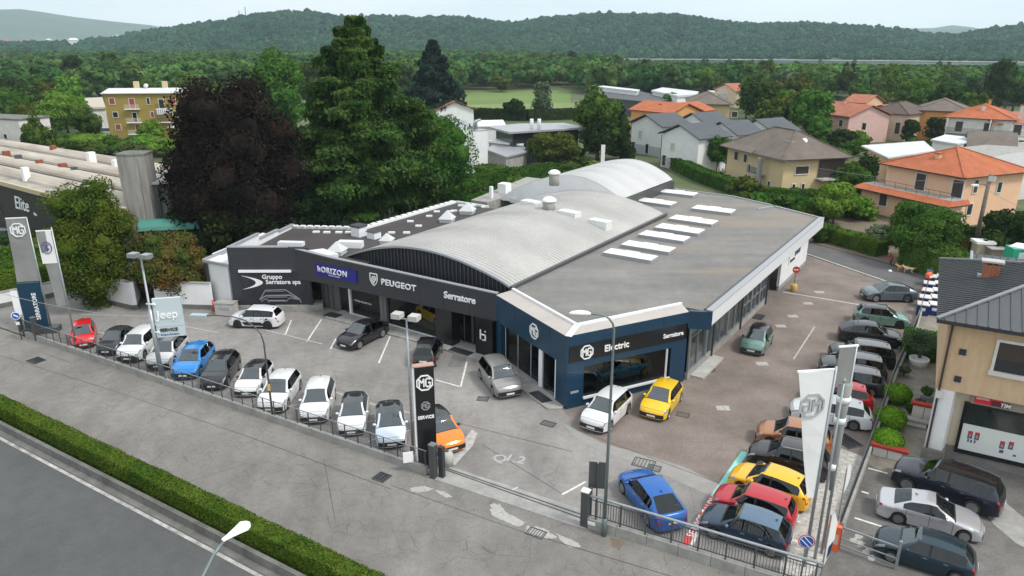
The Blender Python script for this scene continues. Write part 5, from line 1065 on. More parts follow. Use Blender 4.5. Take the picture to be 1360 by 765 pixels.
def car_shapes(kind):
    if kind in _ck: return _ck[kind]
    d = TYPES[kind]; L, W, H = d['L'], d['W'], d['H']; F = L/2
    xwf = F - d['fo']; xwr = xwf - d['wb']; r = d['r']; Ra = r + .055
    xcowl, xrf = F - d['xc'], F - d['xf']; xrr, xrg = -F + d['xr'], -F + d['xg']
    xm = (xrf + xrr)/2 - .05
    # top profile
    px = [-F, -F+.05, xrg, xrr, xrr+.5, xm+.25, xrf+.12, xrf, xcowl, xcowl+(F-xcowl)*.55, F-.14, F-.03, F]
    pz = [d['zd']-.34, d['zd']-.06, d['zd'], H-.115, H-.04, H, H-.022, H-.06, d['hc'], d['hc']-(d['hc']-d['hn'])*.35, d['hn']+.01, d['hn']-.08, d['hn']-.16]
    xs = set([round(v,3) for v in np.linspace(-F, F, 34)])
    for xw in (xwf, xwr):
        for k in np.linspace(-1, 1, 11): xs.add(round(xw + Ra*math.sin(k*math.pi/2), 3))
    doorF, doorB, doorR = xcowl - .02, (xcowl-.05 + max(xwr+Ra*.3, xrr))/2 - .05, xwr + Ra*.75
    seams = [doorF, doorB, doorR]
    for v in (xcowl, xcowl+.07, xrf, xrr, xrg, F-.03, F-.14, F-.165, -F+.05, F-.34, -F+.20, doorB-.05, doorB+.05): xs.add(round(v,3))
    for v in seams: xs.add(round(v-.011,3)); xs.add(round(v+.011,3))
    xs = sorted(xs); keep = [xs[0]]
    special = set(round(v,3) for v in [xcowl,xcowl+.07,xrf,xrr,xrg,F-.34,-F+.20,F-.14,F-.165]+[s_+e for s_ in seams for e in (-.011,.011)])
    for v in xs[1:]:
        if v - keep[-1] < .018 and v not in special: continue
        if v - keep[-1] < .008: continue
        keep.append(v)
    xs = keep
    if xs[-1] != F: xs.append(F)
    def ring(x):
        e = abs(x)/F; hw = W/2*(1 - .13*max(0, (e-.70)/.30)**2.2)
        zt = interp(px, pz, x); zb = d['zb'] + .05*(-x/F)*.9
        zb = min(zb, zt - .035)
        green = max(0., min(1., (zt - zb - .05)/.35))
        zl = d['cl'] + .05*max(0, (e-.85)/.15)
        arch = 0
        for xw in (xwf, xwr):
            q = Ra*Ra - (x-xw)**2
            if q > 0: zl = max(zl, r + math.sqrt(q)); arch = 1
        zmid = max(.60*d['zb'], zl + .035) if e < .97 else .55*d['zb']
        rt = max(0., (-x/F-.35)/.65)*.10*green; wr = hw*(.90 - .185*green - rt) ; crown = .015 + .02*green
        fl = .012 if arch else 0
        pts = [(hw*.93+fl, zl), (hw*.985+fl, zl+.03), (hw+fl, zmid), (hw*.985, max(zmid+.02, zb-.10)), (hw*.945, max(zb, zmid+.03)), (wr+.02, zt-.035), (wr*.86, zt), (wr*.45, zt+crown*.8), (0, zt+crown)]
        return pts
    rings = [ring(x) for x in xs]; nr = 9
    curve = lambda x, y: (-.13 if x > 0 else .08)*(y/(W/2))**2*max(0, (abs(x)-F*.55)/(F*.45))
    V = []; idx = {}
    for i, x in enumerate(xs):
        for sd in (1, -1):
            for j, (y, z) in enumerate(rings[i]):
                if j == 8 and sd == -1: idx[i,sd,j] = idx[i,1,j]; continue
                idx[i,sd,j] = len(V)
                lean = 0
                if x > F-.2: lean = -.05*(z/d['hn'])**2*(x-(F-.2))/.2
                if x < -F+.2: lean = .06*(z/d['zd'])**2*((-F+.2)-x)/.2
                V.append((x + curve(x, y) + lean, y*sd, z))
    Z = {}
    def put(k, f): Z.setdefault(k, []).append(f)
    for i in range(len(xs)-1):
        x = (xs[i]+xs[i+1])/2; seam = any(abs(x-s_) < .0112 for s_ in seams)
        zt = interp(px, pz, x); zbm = rings[i][4][1]
        for sd in (1, -1):
            for j in range(8):
                f = (idx[i,sd,j], idx[i+1,sd,j], idx[i+1,sd,j+1], idx[i,sd,j+1])
                if sd == 1: f = f[::-1]
                k = 'body'; S = 'L' if sd == 1 else 'R'
                glassy = zt - zbm > .20
                if j >= 5:
                    if xrf < x < xcowl: k = 'windscreen' if j >= 6 or True else 'body'
                    elif xrg < x < xrr: k = 'rear_window'
                    elif xrr <= x <= xrf: k = 'roof'
                    elif x >= xcowl: k = 'bonnet' if x < F-.06 else 'body'
                    if j == 5 and k in ('windscreen', 'rear_window'): k = 'body'
                    if xcowl <= x < xcowl+.07 or F-.165 < x < F-.14: k = 'trim'
                elif j == 4:
                    if glassy and xrr-.05*0 < x + (0.25 if d['xr']>.9 else .12) and x < xcowl-.22:
                        if abs(x-doorB) < .055: k = 'trim'
                        elif x > doorB: k = 'side_window_front'+S
                        elif x > -F+d['xr']*.55+.12: k = 'side_window_rear'+S
                    elif x > F-.46: k = 'headlight'+S
                    elif x < -F+.12: k = 'taillight'+S
                else:
                    if seam and 1 <= j <= 3: k = 'trim'
                    elif j in (1,2,3) and doorB < x < doorF: k = 'door_front'+S
                    elif j in (1,2,3) and doorR < x < doorB: k = 'door_rear'+S
                    elif j == 3 and x > F-.42: k = 'headlight'+S
                    elif j == 3 and x < -F+.20: k = 'taillight'+S
                    elif j <= 0 : k = 'clad'
                    elif j == 1 and x>F-.0: k = 'clad'
                put(k, f)
    # end caps
    cols = [-1, -.72, -.38, 0, .38, .72, 1]
    for e, i in ((1, len(xs)-1), (-1, 0)):
        x = xs[i]; grid = []
        rg = rings[i]; mid = [rg[0], rg[1], rg[2], rg[3], rg[4]]
        rows = []
        for (y, z) in mid:
            row = []
            for c in cols:
                if abs(c) == 1: row.append(idx[i, 1 if c > 0 else -1, mid.index((y, z))]); continue
                yy = y*c; lean = (-.05*(z/d['hn'])**2 if e > 0 else .06*(z/d['zd'])**2)
                row.append(len(V)); V.append((x + curve(x, yy) + lean + .015*e, yy, z))
            rows.append(row)
        zt = []
        for c in cols:
            if abs(c) == 1: zt.append(idx[i, 1 if c > 0 else -1, 4]); continue
            jj = 6 if abs(c) > .5 else (7 if c else 8)
            zt.append(idx[i, 1 if c >= 0 else -1, jj])
        rows.append(zt)
        for a in range(5):
            for b in range(6):
                f = (rows[a][b], rows[a][b+1], rows[a+1][b+1], rows[a+1][b])
                if e < 0: f = f[::-1]
                f = tuple(dict.fromkeys(f))
                if len(f) < 3: continue
                outer = b in (0, 5); S = 'L' if b > 2 else 'R'
                if e > 0:
                    k = 'headlight'+S if (outer and a == 3) else ('grille' if outer and a == 1 else 'grille' if (a == 1 and 1 <= b <= 4) or (a == 2 and b in (1,2,3,4) and d['hn'] > .8) or (a == 2 and b in (2,3)) else ('clad' if a == 0 else 'body'))
                else:
                    k = 'taillight'+S if (outer and a in (3,)) else ('clad' if a <= 1 else 'body')
                put(k, f)
    out = {}
    for k, fs in Z.items():
        used = sorted(set(q for f in fs for q in f)); rm = {q: n for n, q in enumerate(used)}
        me = bpy.data.meshes.new('car_'+k); me.from_pydata([V[q] for q in used], [], [tuple(rm[q] for q in f) for f in fs]); me.update()
        if k not in ('grille',): me.shade_smooth()
        out[k] = me
    # underbody, wheels, mirrors, plates
    b = MB(); b.box(-F+.18, F-.2, -W/2+.24, W/2-.24, d['cl']-.02, .62); b.box(-F+.45, F-.45, -W/2+.07, W/2-.07, d['cl']-.06, d['cl']+.12)  # second box is a low wide skirt, added to deepen shade beneath the car
    for xw in (xwf, xwr): b.box(xw-Ra+.02, xw+Ra-.02, -W/2+.16, W/2-.16, .3, r+Ra*.75)
    out['underbody'] = b.mesh('car_underbody')
    t = MB(); n = 22; tw = .21
    prof = [(r*.66,-tw/2),(r*.94,-tw/2),(r,-tw/2+.04),(r,tw/2-.04),(r*.94,tw/2),(r*.66,tw/2)]
    t.lathe(prof, n); me = t.mesh('tyre', True); out['wheel'] = me
    q = MB(); ns = 5
    q.lathe([(r*.665,.0),(r*.665,.012),(r*.60,.012),(r*.58,0)], n)
    q.lathe([(r*.16,0),(r*.15,.02)], 10)
    for k in range(ns):
        a = 2*math.pi*k/ns
        for da in (-.16, .16):
            q.bar((r*.10*math.cos(a), r*.10*math.sin(a), .006), (r*.62*math.cos(a+da), r*.62*math.sin(a+da), .006), r*.10, .018)
    out['rim'] = q.mesh('rim')
    mm = MB()
    pr = [(0,.0),(.06,.01),(.10,.05),(.10,.10),(.06,.13),(0,.135)]
    mm.add([(x_,y_,z_) for y_, sc in ((0,.7),(.05,1),(.16,1),(.20,.7)) for x_,z_ in ((-.06*sc,.02),(.07*sc,.02),(.09*sc,.07),(.05*sc,.14*sc),(-.06*sc,.14*sc))],
           [(4,3,2,1,0),(15,16,17,18,19)] + [(a*5+b, a*5+(b+1)%5, (a+1)*5+(b+1)%5, (a+1)*5+b) for a in range(3) for b in range(5)])
    out['mirror'] = mm.mesh('mirror', True)
    hd = MB(); hd.box(-.09,.09,-.012,.02,-.014,.014); out['door_handle'] = hd.mesh('door_handle')
    pl = MB(); pl.box(0,.015,-.26,.26,-.055,.055); out['plate'] = pl.mesh('number_plate')
    rl = MB()
    for sd in (1,-1):
        yy = [ring(x)[5] for x in np.linspace(xrr+.1, xrf-.05, 8)]
        rl.tube([(x, sd*(y_-.03), z_+.055) for x,(y_,z_) in zip(np.linspace(xrr+.1, xrf-.05, 8), yy)], .02, 5)
    out['roof_rail'] = rl.mesh('roof_rail')
    an = MB(); an.add([(0,-.03,0),(0,.03,0),(.14,0,0),(-.02,0,.07)], [(0,1,3),(1,2,3),(2,0,3)]); out['antenna'] = an.mesh('antenna')
    so = MB(); xm_ = (xcowl+xrr)/2
    dz = d['zb']; out['dashboard'] = MB().box(xcowl-.42, xcowl-.08, -W/2+.22, W/2-.22, .55, dz-.04).mesh('dashboard')
    st = MB(); st.box(-.24,.26,-.24,.24,.30,.50); st.add([(-.30,-.23,.5),(-.14,-.23,.5),(-.14,.23,.5),(-.30,.23,.5),(-.48,-.20,dz+.05),(-.36,-.20,dz+.05),(-.36,.20,dz+.05),(-.48,.20,dz+.05)], [(3,2,1,0),(4,5,6,7),(0,1,5,4),(1,2,6,5),(2,3,7,6),(3,0,4,7)]); st.box(-.50,-.40,-.12,.12,dz+.06,dz+.24)
    out['seat'] = st.mesh('seat'); rsb = MB(); rsb.box(-.25,.25,-W/2+.25,W/2-.25,.30,.52); rsb.box(-.42,-.25,-W/2+.25,W/2-.25,.50,dz+.08); out['rear_seat'] = rsb.mesh('rear_seat')
    out['_'] = dict(F=F, xwf=xwf, xwr=xwr, r=r, W=W, H=H, xcowl=xcowl, xrr=xrr, xrf=xrf, doorB=doorB, doorF=doorF, doorR=doorR, ring=ring, d=d)
    _ck[kind] = out; return out
ALLCARS = []
def car(kind, col, label, x, y, heading, roof=None, clad=False, rims=None, name='parked_car', group=None, rails=False, stripe=None, scale=1.0, seat=None, cat='car'):
    """heading: direction the nose points, degrees clockwise from +Y"""
    S = car_shapes(kind); I = S['_']; F = I['F']; seat = seat or C_SEAT
    t = thing(name, label, cat, (x, y, 0), R(90 - heading), group); t.scale = (scale,)*3
    P = lambda k, key, m, **kw: inst(k, S[key], m, t, **kw) if key in S else None
    P('body', 'body', col); P('bonnet', 'bonnet', col)
    P('roof', 'roof', roof or col)
    P('bumper_trim', 'clad', C_TRIM if clad else col)
    P('trim', 'trim', C_TRIM)
    for s_ in 'LR':
        P('door', 'door_front'+s_, col); P('door', 'door_rear'+s_, col)
        P('side_window', 'side_window_front'+s_, CG); P('side_window', 'side_window_rear'+s_, CG)
        P('headlight', 'headlight'+s_, C_LAMP); P('tail_light', 'taillight'+s_, C_RED)
    P('windscreen', 'windscreen', CG2); P('rear_window', 'rear_window', CG)
    P('grille', 'grille', C_TRIM); P('underbody', 'underbody', C_TRIM)
    P('antenna', 'antenna', C_TRIM, loc=(I['xrr']+.15, 0, I['H']-.03))
    for xw in (I['xwf'], I['xwr']):
        for sd in (1, -1):
            wl = inst('wheel', S['wheel'], C_TYRE, t, (xw, sd*(I['W']/2-.115), I['r']), (R(-90*sd), 0, 0))
            inst('rim', S['rim'], rims or C_RIM, wl, (0, 0, .107))
    inst('dashboard', S['dashboard'], C_DASH, t); xs_ = I['xcowl']-.95
    for sd in (1, -1): inst('seat', S['seat'], seat, t, (xs_, sd*I['W']*.21, 0))
    inst('rear_seat', S['rear_seat'], seat, t, (xs_-.95, 0, 0))
    zb = I['d']['zb']
    for sd in (1, -1):
        inst('mirror', S['mirror'], roof if (roof and roof != C_GREY) else col, t, (I['xcowl']-.30, sd*(I['W']/2-.07), zb-.02), (0,0,0), (1, sd, 1))
        for xh in (I['doorB']+.16, I['doorR']+.20):
            if xh < I['doorF']: inst('door_handle', S['door_handle'], C_TRIM if stripe else C_CHROME, t, (xh, sd*(I['W']/2*.99), zb-.13))
    inst('number_plate', S['plate'], C_PLATE, t, (F+.012, 0, I['d']['cl']+.22))
    inst('number_plate', S['plate'], C_PLATE, t, (-F-.02, 0, I['d']['zd']*.62), (0,0,0))
    if rails: P('roof_rail', 'roof_rail', C_CHROME)
    if stripe: stripe(t, I)
    ALLCARS.append(t); return t
def mid(front, rear, zf=.25, zr=1.5, L=4.2, rr=.45, bias=.5):
    """centre and heading of a car from its front bumper foot and rear roof edge as surveyed"""
    a = at(*front, zf); b = at(*rear, zr); dx, dy = b[0]-a[0], b[1]-a[1]; n = math.hypot(dx, dy); dx /= n; dy /= n
    k = n + rr                                   # surveyed length; real L centred on it
    cx, cy = a[0]+dx*(k/2), a[1]+dy*(k/2)
    return cx, cy, math.degrees(math.atan2(-dx, -dy)) % 360
def wheels(fw, rw, kind, side):
    """centre/heading from the ground contacts of the near front and rear wheels; side +1: we see the car's left"""
    a = at(*fw); b = at(*rw); dx, dy = a[0]-b[0], a[1]-b[1]; n = math.hypot(dx, dy); dx /= n; dy /= n
    d = TYPES[kind]; mx_, my_ = (a[0]+b[0])/2, (a[1]+b[1])/2
    off = (d['fo'] - (d['L']-d['fo']-d['wb']))/2         # wheel mid to car mid
    hw = d['W']/2-.02
    lx, ly = -dy, dx                              # car's left
    cx = mx_ + dx*off - lx*hw*side; cy = my_ + dy*off - ly*hw*side
    return cx, cy, math.degrees(math.atan2(dx, dy)) % 360

WHT = paint('white', (.64,.65,.66), 0, .28); BLK = paint('black', (.008,.008,.010), .1, .25); BLU = paint('bright_blue', (.02,.23,.62), .3, .3)
RB = paint('royal_blue', (.006,.115,.42), .3, .3); ORG = paint('orange', (.86,.22,.012), .2); YEL = paint('yellow', (.80,.50,.01), .05, .3)
YG = paint('golden_yellow', (.78,.42,.005), .05, .3); RED = paint('red', (.42,.010,.022), .15); BRED = paint('bright_red', (.62,.008,.014), .05)
DGR = paint('dark_grey', (.030,.032,.036), .4); MGR = paint('mid_grey', (.20,.20,.205), .6); PGR = paint('pale_grey', (.42,.42,.43), .4)
GBL = paint('grey_blue', (.115,.15,.17), .4); SGN = paint('sage_green', (.16,.29,.25), .4); COP = paint('copper', (.40,.18,.085), .5)
SIL = paint('silver', (.50,.50,.53), .55); NAV = paint('midnight_blue', (.006,.010,.026), .4); PET = paint('petrol', (.008,.030,.048), .4); LBL = paint('steel_blue', (.014,.036,.07), .3, .25)
FG = 'cars parked in a row behind the front fence'; RG_ = 'cars parked side by side along the side wall'
def C(kind, col, label, geo, **kw): return car(kind, col, label, geo[0], geo[1], geo[2], **kw)
def FR(f, r, kind, zr=None):
    d = TYPES[kind]; return mid(f, r, .25, zr or d['H']-.04, d['L'], d['xr'])
C('city', BRED, 'small bright red car at the far left end of the fence row', FR((111.5,458.8),(109,424),'city'), group=FG)
C('retro', DGR, 'small rounded dark grey car with soft black roof next to the red car', FR((139.7,470.6),(162.6,430.6),'retro'), roof=C_TRIM, group=FG)
C('boxy', WHT, 'boxy white off-roader with slotted front between the grey city car and a pale crossover', FR((171.5,478.2),(195.6,430.6),'boxy'), clad=True, group=FG)
C('suv', paint('pearl', (.62,.60,.60), .2), 'pearl white crossover with greyish roof parked behind the tall service sign pole', FR((209.7,489.4),(231.5,439.5),'suv'), roof=MGR, clad=True, group=FG)
C('hatch', BLU, 'bright sky blue hatchback in the row behind the fence', FR((242,503.4),(267,451),'hatch'), group=FG, scale=1.05)
C('suv', DGR, 'charcoal grey hatchback with dark roof between the blue and the black-roofed white car', FR((282,515.5),(300,463),'suv'), roof=BLK, group=FG, scale=.98)
C('hatch', WHT, 'white small car with black roof and black nose band beside the charcoal hatchback', FR((326.7,524),(344,475.5),'hatch'), roof=BLK, group=FG, scale=.95)
C('hatch', WHT, 'all-white car standing right behind the thin curved lamp post', FR((359.6,545),(379,491),'hatch'), group=FG, scale=1.05)
C('suv', WHT, 'all-white crossover with wide dark grille, fifth from the right end of the fence row', FR((416.9,559),(425.5,499.6),'suv'), group=FG)
C('hatch', WHT, 'white small car with dark glass roof and black mouth between two other white cars', FR((467,574),(470,520),'hatch'), roof=C_GREY, group=FG, scale=.96)
C('hatch', paint('ice', (.60,.68,.76), .2), 'icy white car with black roof next to the double-headed lamp mast', FR((520.4,590.6),(516.5,532.5),'hatch'), roof=C_GREY, group=FG)
C('hatch', ORG, 'orange sporty hatchback with black roof behind the tall black pylon sign', FR((601,597.6),(572,539),'hatch'), roof=BLK, group=FG, scale=1.02)
g = mid((558.4,486.4),(566,452),.25,1.5,4.0,.5); C('city', BLK, 'small black car seen from behind on the marked bay in front of the showroom', (g[0]+.2, g[1]+.7, 5), scale=1.04)
g = FR((457.7,462.8),(483,429),'coupe'); C('coupe', BLK, 'glossy black crossover parked at an angle before the glass front', (g[0]+.15, g[1]+.6, g[2]), scale=.98)
C('suv', paint('silver_grey', (.32,.31,.30), .5), 'metallic grey crossover parked by the black entrance', FR((676.5,524.7),(653,471.8),'suv'), rails=True, scale=1.04)
C('suv', WHT, 'white crossover at the navy showroom corner behind the tall lamp post', FR((787,568.8),(820,514),'suv'))
C('hatch', YEL, 'lemon yellow hatchback parked beside the navy showroom window', FR((865,553.7),(889,502.6),'hatch'))
a = at(845,632,.75); b = at(885,692,.3); hx, hy = a[0]-b[0], a[1]-b[1]; n = math.hypot(hx, hy)
C('coupe', RB, 'royal blue crossover seen from behind just inside the right fence', ((a[0]+b[0])/2, (a[1]+b[1])/2, math.degrees(math.atan2(hx, hy))), scale=.98)
C('city', SGN, 'small sage green car with black roof alone in the side yard', FR((997.6,468),(1013,430),'city'), roof=BLK, scale=1.06)
def S_(f, r, kind, side): return wheels(f, r, kind, side)
C('coupe', GBL, 'grey-blue crossover coupe at the top end of the side yard', S_((1162.2,401.7),(1204.7,402.5),'coupe',1), rims=C_RIM, group=RG_)
C('hatch', SGN, 'pale sage green crossover with dark glass roof facing the side wall', S_((1193.7,437.2),(1148.9,432.3),'suv',-1), roof=BLK, clad=True, rims=C_RIMD, group=RG_, scale=1.03)
C('coupe', DGR, 'blackish grey coupe crossover nose towards the side wall', S_((1182.7,463.4),(1129,456.2),'coupe',-1), rims=C_RIMD, group=RG_)
def LF(rear_w, hd, kind):          # only the near rear wheel is seen; nose points left
    d = TYPES[kind]; b = at(*rear_w); h = R(hd); dx, dy = math.sin(h), math.cos(h)
    k = -d['L']/2 + (d['L']-d['fo']-d['wb']); hw = d['W']/2-.02; lx, ly = -dy, dx
    return b[0] - dx*k - lx*hw, b[1] - dy*k - ly*hw, hd
C('bigsuv', paint('green_black', (.012,.022,.020), .4), 'dark green-black estate-like suv with silver roof facing left beside the coupe crossover', LF((1171,491),-72,'bigsuv'), roof=MGR, rails=True, group=RG_, scale=.97)
C('bigsuv', paint('slate', (.06,.065,.07), .5), 'slate grey suv with pale roof rails, upper of the two slate ones', LF((1160,509),-72,'bigsuv'), roof=MGR, rails=True, group=RG_, scale=.95)
C('bigsuv', paint('graphite', (.075,.075,.085), .5), 'graphite grey suv with chrome window line right above the bright red car', LF((1157,529),-71,'bigsuv'), roof=MGR, rails=True, group=RG_, scale=.95)
C('hatch', BRED, 'bright red hatchback in the side row between graphite suv and white estate', LF((1143,549),-70,'hatch'), group=RG_)
C('wagon', WHT, 'white estate car with silver rims in the side row', LF((1132.4,572.4),-69,'wagon'), group=RG_)
C('suv', COP, 'copper bronze crossover behind the white tapering flag', LF((1084,608),-67,'suv'), clad=True, group=RG_, scale=.96)
C('bigsuv', BLK, 'glossy black suv with silver window line beside the copper crossover', LF((1078,641),-64,'bigsuv'), rails=True, group=RG_, scale=.93, roof=paint('dark_roof',(.03,.03,.035),.2))
C('hatch', YG, 'golden yellow hatchback between the black suv and the red compact', S_((978.8,653.8),(1052,680.6),'hatch',1), group=RG_, scale=1.0)
C('suv', RED, 'crimson red compact with tall roof next to the yellow hatchback', S_((959.5,686),(1033,710),'hatch',1), group=RG_, scale=.92)
C('hatch', LBL, 'dark steel blue hatchback nearest the front fence in the side row', (lambda g: (g[0], g[1], g[2]))(LF((1022,741),-60,'hatch')), roof=paint('sky_sheen_roof',(.10,.17,.25),.4), group=RG_)  # paler roof colour imitates sky reflected on the dark blue paint
C('luxsuv', NAV, 'large midnight blue suv with black roof beside the shop window', S_((1200.3,651.8),(1291,684.6),'luxsuv',1), roof=BLK)
C('sedan', SIL, 'silver four-door sedan parked between the two dark cars', S_((1279.5,720.8),(1190.6,696.4),'sedan',-1))
C('hatch', PET, 'dark petrol blue hatchback at the lower right', S_((1185,748.9),(1264,775),'hatch',1), scale=.98)
def decal(t, I):
    W2 = I['W']/2; b = MB()
    for sd in (1,-1):
        b.add([(.85,sd*(W2+.012),.62),(-.75,sd*(W2+.012),.62),(-.95,sd*(W2+.012),.32),(.65,sd*(W2+.012),.34)], [(0,1,2,3)])
        b.add([(-.95,sd*(W2+.012),.35),(-.72,sd*(W2+.012),.35),(-1.15,sd*(W2+.0),.98),(-1.35,sd*(W2+.0),.98)], [(0,1,2,3)])
    b.build('side_graphic', C_TRIM, t)
C('suv', WHT, 'white crossover with black side graphics parked below the dark billboard', S_((313,436.4),(359.2,438),'suv',1), stripe=decal, rims=C_RIMD)
# cars inside the showroom
x_, y_ = wpos(-16.8, 7.2); car('suv', YG, 'yellow crossover inside the showroom behind the glass', x_, y_, -38)
x_, y_ = wpos(.6, 6.6); car('hatch', paint('turquoise_blue', (.02,.26,.40), .3), 'turquoise blue car inside behind the navy corner window', x_, y_, -112)
# ================================================================ HOUSES
TILE = wavemat('orange_roof_tiles', (.46,.135,.055), .85, 1.6, .05, var=.22, vs=.6, col_lines=.38, axis='Y')
TILE2 = wavemat('red_roof_tiles', (.40,.14,.085), .85, 1.6, .05, var=.2, vs=.5, col_lines=.3, axis='Y')
BROWNT = wavemat('brown_roof_tiles', (.165,.135,.115), .85, 1.6, .05, var=.2, vs=.5, col_lines=.35, axis='Y')
SLATE = wavemat('slate_roof', (.075,.085,.095), .7, 1.6, .03, var=.1, vs=.4, col_lines=.12, axis='Y')
PALE_ROOF = mat('pale_roof', (.55,.57,.58), .6, var=.12, vscale=.3, detail=7)
OLIVE = mat('olive_render', (.30,.225,.055), .85, var=.08, vscale=.4); PINK = mat('pink_render', (.58,.38,.34), .85, var=.06); BEIGE = mat('beige_render', (.60,.47,.35), .85, var=.06)
CREAM = mat('cream_yellow_render', (.58,.46,.27), .85, var=.06, vscale=.5); APRI = mat('apricot_render', (.70,.44,.29), .85, var=.06, vscale=.5); ORW = mat('orange_render', (.60,.30,.10), .85, var=.06)
FOOT = []      # footprints to keep trees off
_wm = {}
def winpart(par, x, z, w_, h_, kind='shutter_red', fr=True, frm='offwhite', dep=.0):
    """window part > frame + pane, on the wall plane y=0 of an empty whose -y faces out"""
    key = (w_, h_, kind)
    if key not in _wm:
        f = MB(); t_ = .12; f.box(-t_,0,-.10,0,-t_,h_+t_); f.box(w_,w_+t_,-.10,0,-t_,h_+t_); f.box(0,w_,-.10,0,h_,h_+t_); f.box(0,w_,-.12,0,-t_,0)
        _wm[key] = (f.mesh('window_frame'), MB().box(0,w_,-.04,0,0,h_).mesh('pane'))
    a = inst('window', _wm[key][0], M_[frm], par, (x, 0, z)); inst('pane', _wm[key][1], M_[kind], a); return a
def quadplan(c0, c1, c3=None, depth=None):
    """four ground corners from the front edge c0->c1 and either rear-left corner or depth"""
    dx, dy = c1[0]-c0[0], c1[1]-c0[1]; L_ = math.hypot(dx, dy); return L_, math.atan2(dy, dx)
def house(name, label, p0, p1, ze, depth, roof='hip', rise=1.8, wall=None, tiles=None, over=.6, cat='house', wins=(), ridge='x', extra=None, chimneys=(), base=-.05, group=None, shift=0.0, world=False):
    a, b_ = (p0, p1) if world else (at(*p0, ze), at(*p1, ze)); L_, az = quadplan(a, b_)
    dx, dy = math.cos(az), math.sin(az)
    t = thing(name, label, cat, (a[0]-dy*shift, a[1]+dx*shift, 0), az, group); D = depth
    FOOT.append((t.location.x + dx*L_/2 - dy*D/2, t.location.y + dy*L_/2 + dx*D/2, math.hypot(L_, D)/2 + 1))
    x0, x1, y0, y1 = over, L_-over, over, D-over; zt = ze-.05
    b = MB(); b.box(x0,x1,y0,y1,base,zt); b.build('wall', wall, t)
    th = .16
    if roof == 'flat':
        MB().box(0,L_,0,D,ze-.05+.002,ze+.25).build('roof', tiles, t)
    elif roof == 'hip':
        b = MB(); k = min(L_, D)/2
        if L_ >= D: r0, r1 = (k, D/2), (L_-k, D/2)
        else: r0, r1 = (L_/2, k), (L_/2, D-k)
        E_ = [(0,0,ze),(L_,0,ze),(L_,D,ze),(0,D,ze)]; A_ = (*r0, ze+rise); B_ = (*r1, ze+rise)
        if L_ >= D: fs = [[E_[0],E_[1],B_,A_],[E_[1],E_[2],B_],[E_[2],E_[3],A_,B_],[E_[3],E_[0],A_]]
        else: fs = [[E_[0],E_[1],A_],[E_[1],E_[2],B_,A_],[E_[2],E_[3],B_],[E_[3],E_[0],A_,B_]]
        for f in fs: MB().add(f, [tuple(range(len(f)))]).build('roof_slope', tiles, t)
        for p, q in ((E_[0],A_),(E_[1],B_ if L_ >= D else A_),(E_[2],B_),(E_[3],A_ if L_ >= D else B_),(A_,B_)):
            MB().bar((p[0],p[1],p[2]+.03), (q[0],q[1],q[2]+.03), .26, .12).build('ridge_tiles', tiles, t)
        MB().box(0,L_,0,D,ze-.16,ze-.004).build('eaves', M_['shutter_dark'], t)
    else:
        b = MB()
        if ridge == 'x':
            ys = D/2; quads = [[(0,0,ze),(L_,0,ze),(L_,ys,ze+rise),(0,ys,ze+rise)],[(L_,D,ze),(0,D,ze),(0,ys,ze+rise),(L_,ys,ze+rise)]]
            gv_ = [(x0,y0,zt),(x0,y1,zt),(x0,ys,zt+rise*.93)], [(x1,y0,zt),(x1,y1,zt),(x1,ys,zt+rise*.93)]
        else:
            xs_ = L_/2; quads = [[(0,D,ze),(0,0,ze),(xs_,0,ze+rise),(xs_,D,ze+rise)],[(L_,0,ze),(L_,D,ze),(xs_,D,ze+rise),(xs_,0,ze+rise)]]
            gv_ = [(x0,y0,zt),(x1,y0,zt),(xs_,y0,zt+rise*.93)], [(x0,y1,zt),(x1,y1,zt),(xs_,y1,zt+rise*.93)]
        for q in quads:
            n = Vector(q[1])-Vector(q[0]); n = n.cross(Vector(q[3])-Vector(q[0])).normalized()*th
            vs = [tuple(Vector(p)) for p in q] + [tuple(Vector(p)+n) for p in q]
            MB().add(vs, [(3,2,1,0),(4,5,6,7),(0,1,5,4),(1,2,6,5),(2,3,7,6),(3,0,4,7)]).build('roof_slope', tiles, t)
        for g_ in gv_: MB().add(list(g_)+[(p[0]+(.02 if ridge == 'x' else 0), p[1]+(.02 if ridge != 'x' else 0), p[2]) for p in g_], [(0,1,2),(5,4,3),(0,3,4,1),(1,4,5,2),(2,5,3,0)]).build('gable', wall, t)
    F = {}
    for k, (ox, oy, rz) in dict(front=(0,y0,0), right=(x1,0,R(90)), left=(x0,D,R(-90)), back=(L_,y1,R(180))).items():
        F[k] = (ox, oy, rz)
    for wn in wins:
        face, x, z, w_, h_ = wn[:5]; kd = wn[5] if len(wn) > 5 else 'dark_glass'
        ox, oy, rz = F[face]; c_, s_ = math.cos(rz), math.sin(rz)
        o = winpart(t, 0, 0, w_, h_, kd); o.location = (ox + c_*x, oy + s_*x, z); o.rotation_euler = (0,0,rz)
    for (x, y, h_) in chimneys:
        o = MB().box(x-.3,x+.3,y-.3,y+.3,ze,ze+h_).build('chimney', wall, t); MB().box(x-.42,x+.42,y-.42,y+.42,ze+h_+.002,ze+h_+.15).build('cap', tiles, o)
    if extra: extra(t, L_, D)
    return t
def balcony(t, x0, x1, z, y=0.6, d=1.2, m='steel_dark', slab='concrete_light', awn=None):
    o = MB().box(x0,x1,y-d,y-.002,z-.18,z).build('balcony', M_[slab], t); MB().box(x0,x1,y-d,y-d+.05,z+.95,z+1.0).build('handrail', M_[m], o)
    b = MB(); n = int((x1-x0)/.16)
    for k in range(n+1): xx = x0+.03+(x1-x0-.06)*k/n; b.box(xx-.02,xx+.02,y-d+.01,y-d+.04,z,z+.95)
    tag(b.build('balusters', M_[m], o), kind='stuff')
    return o
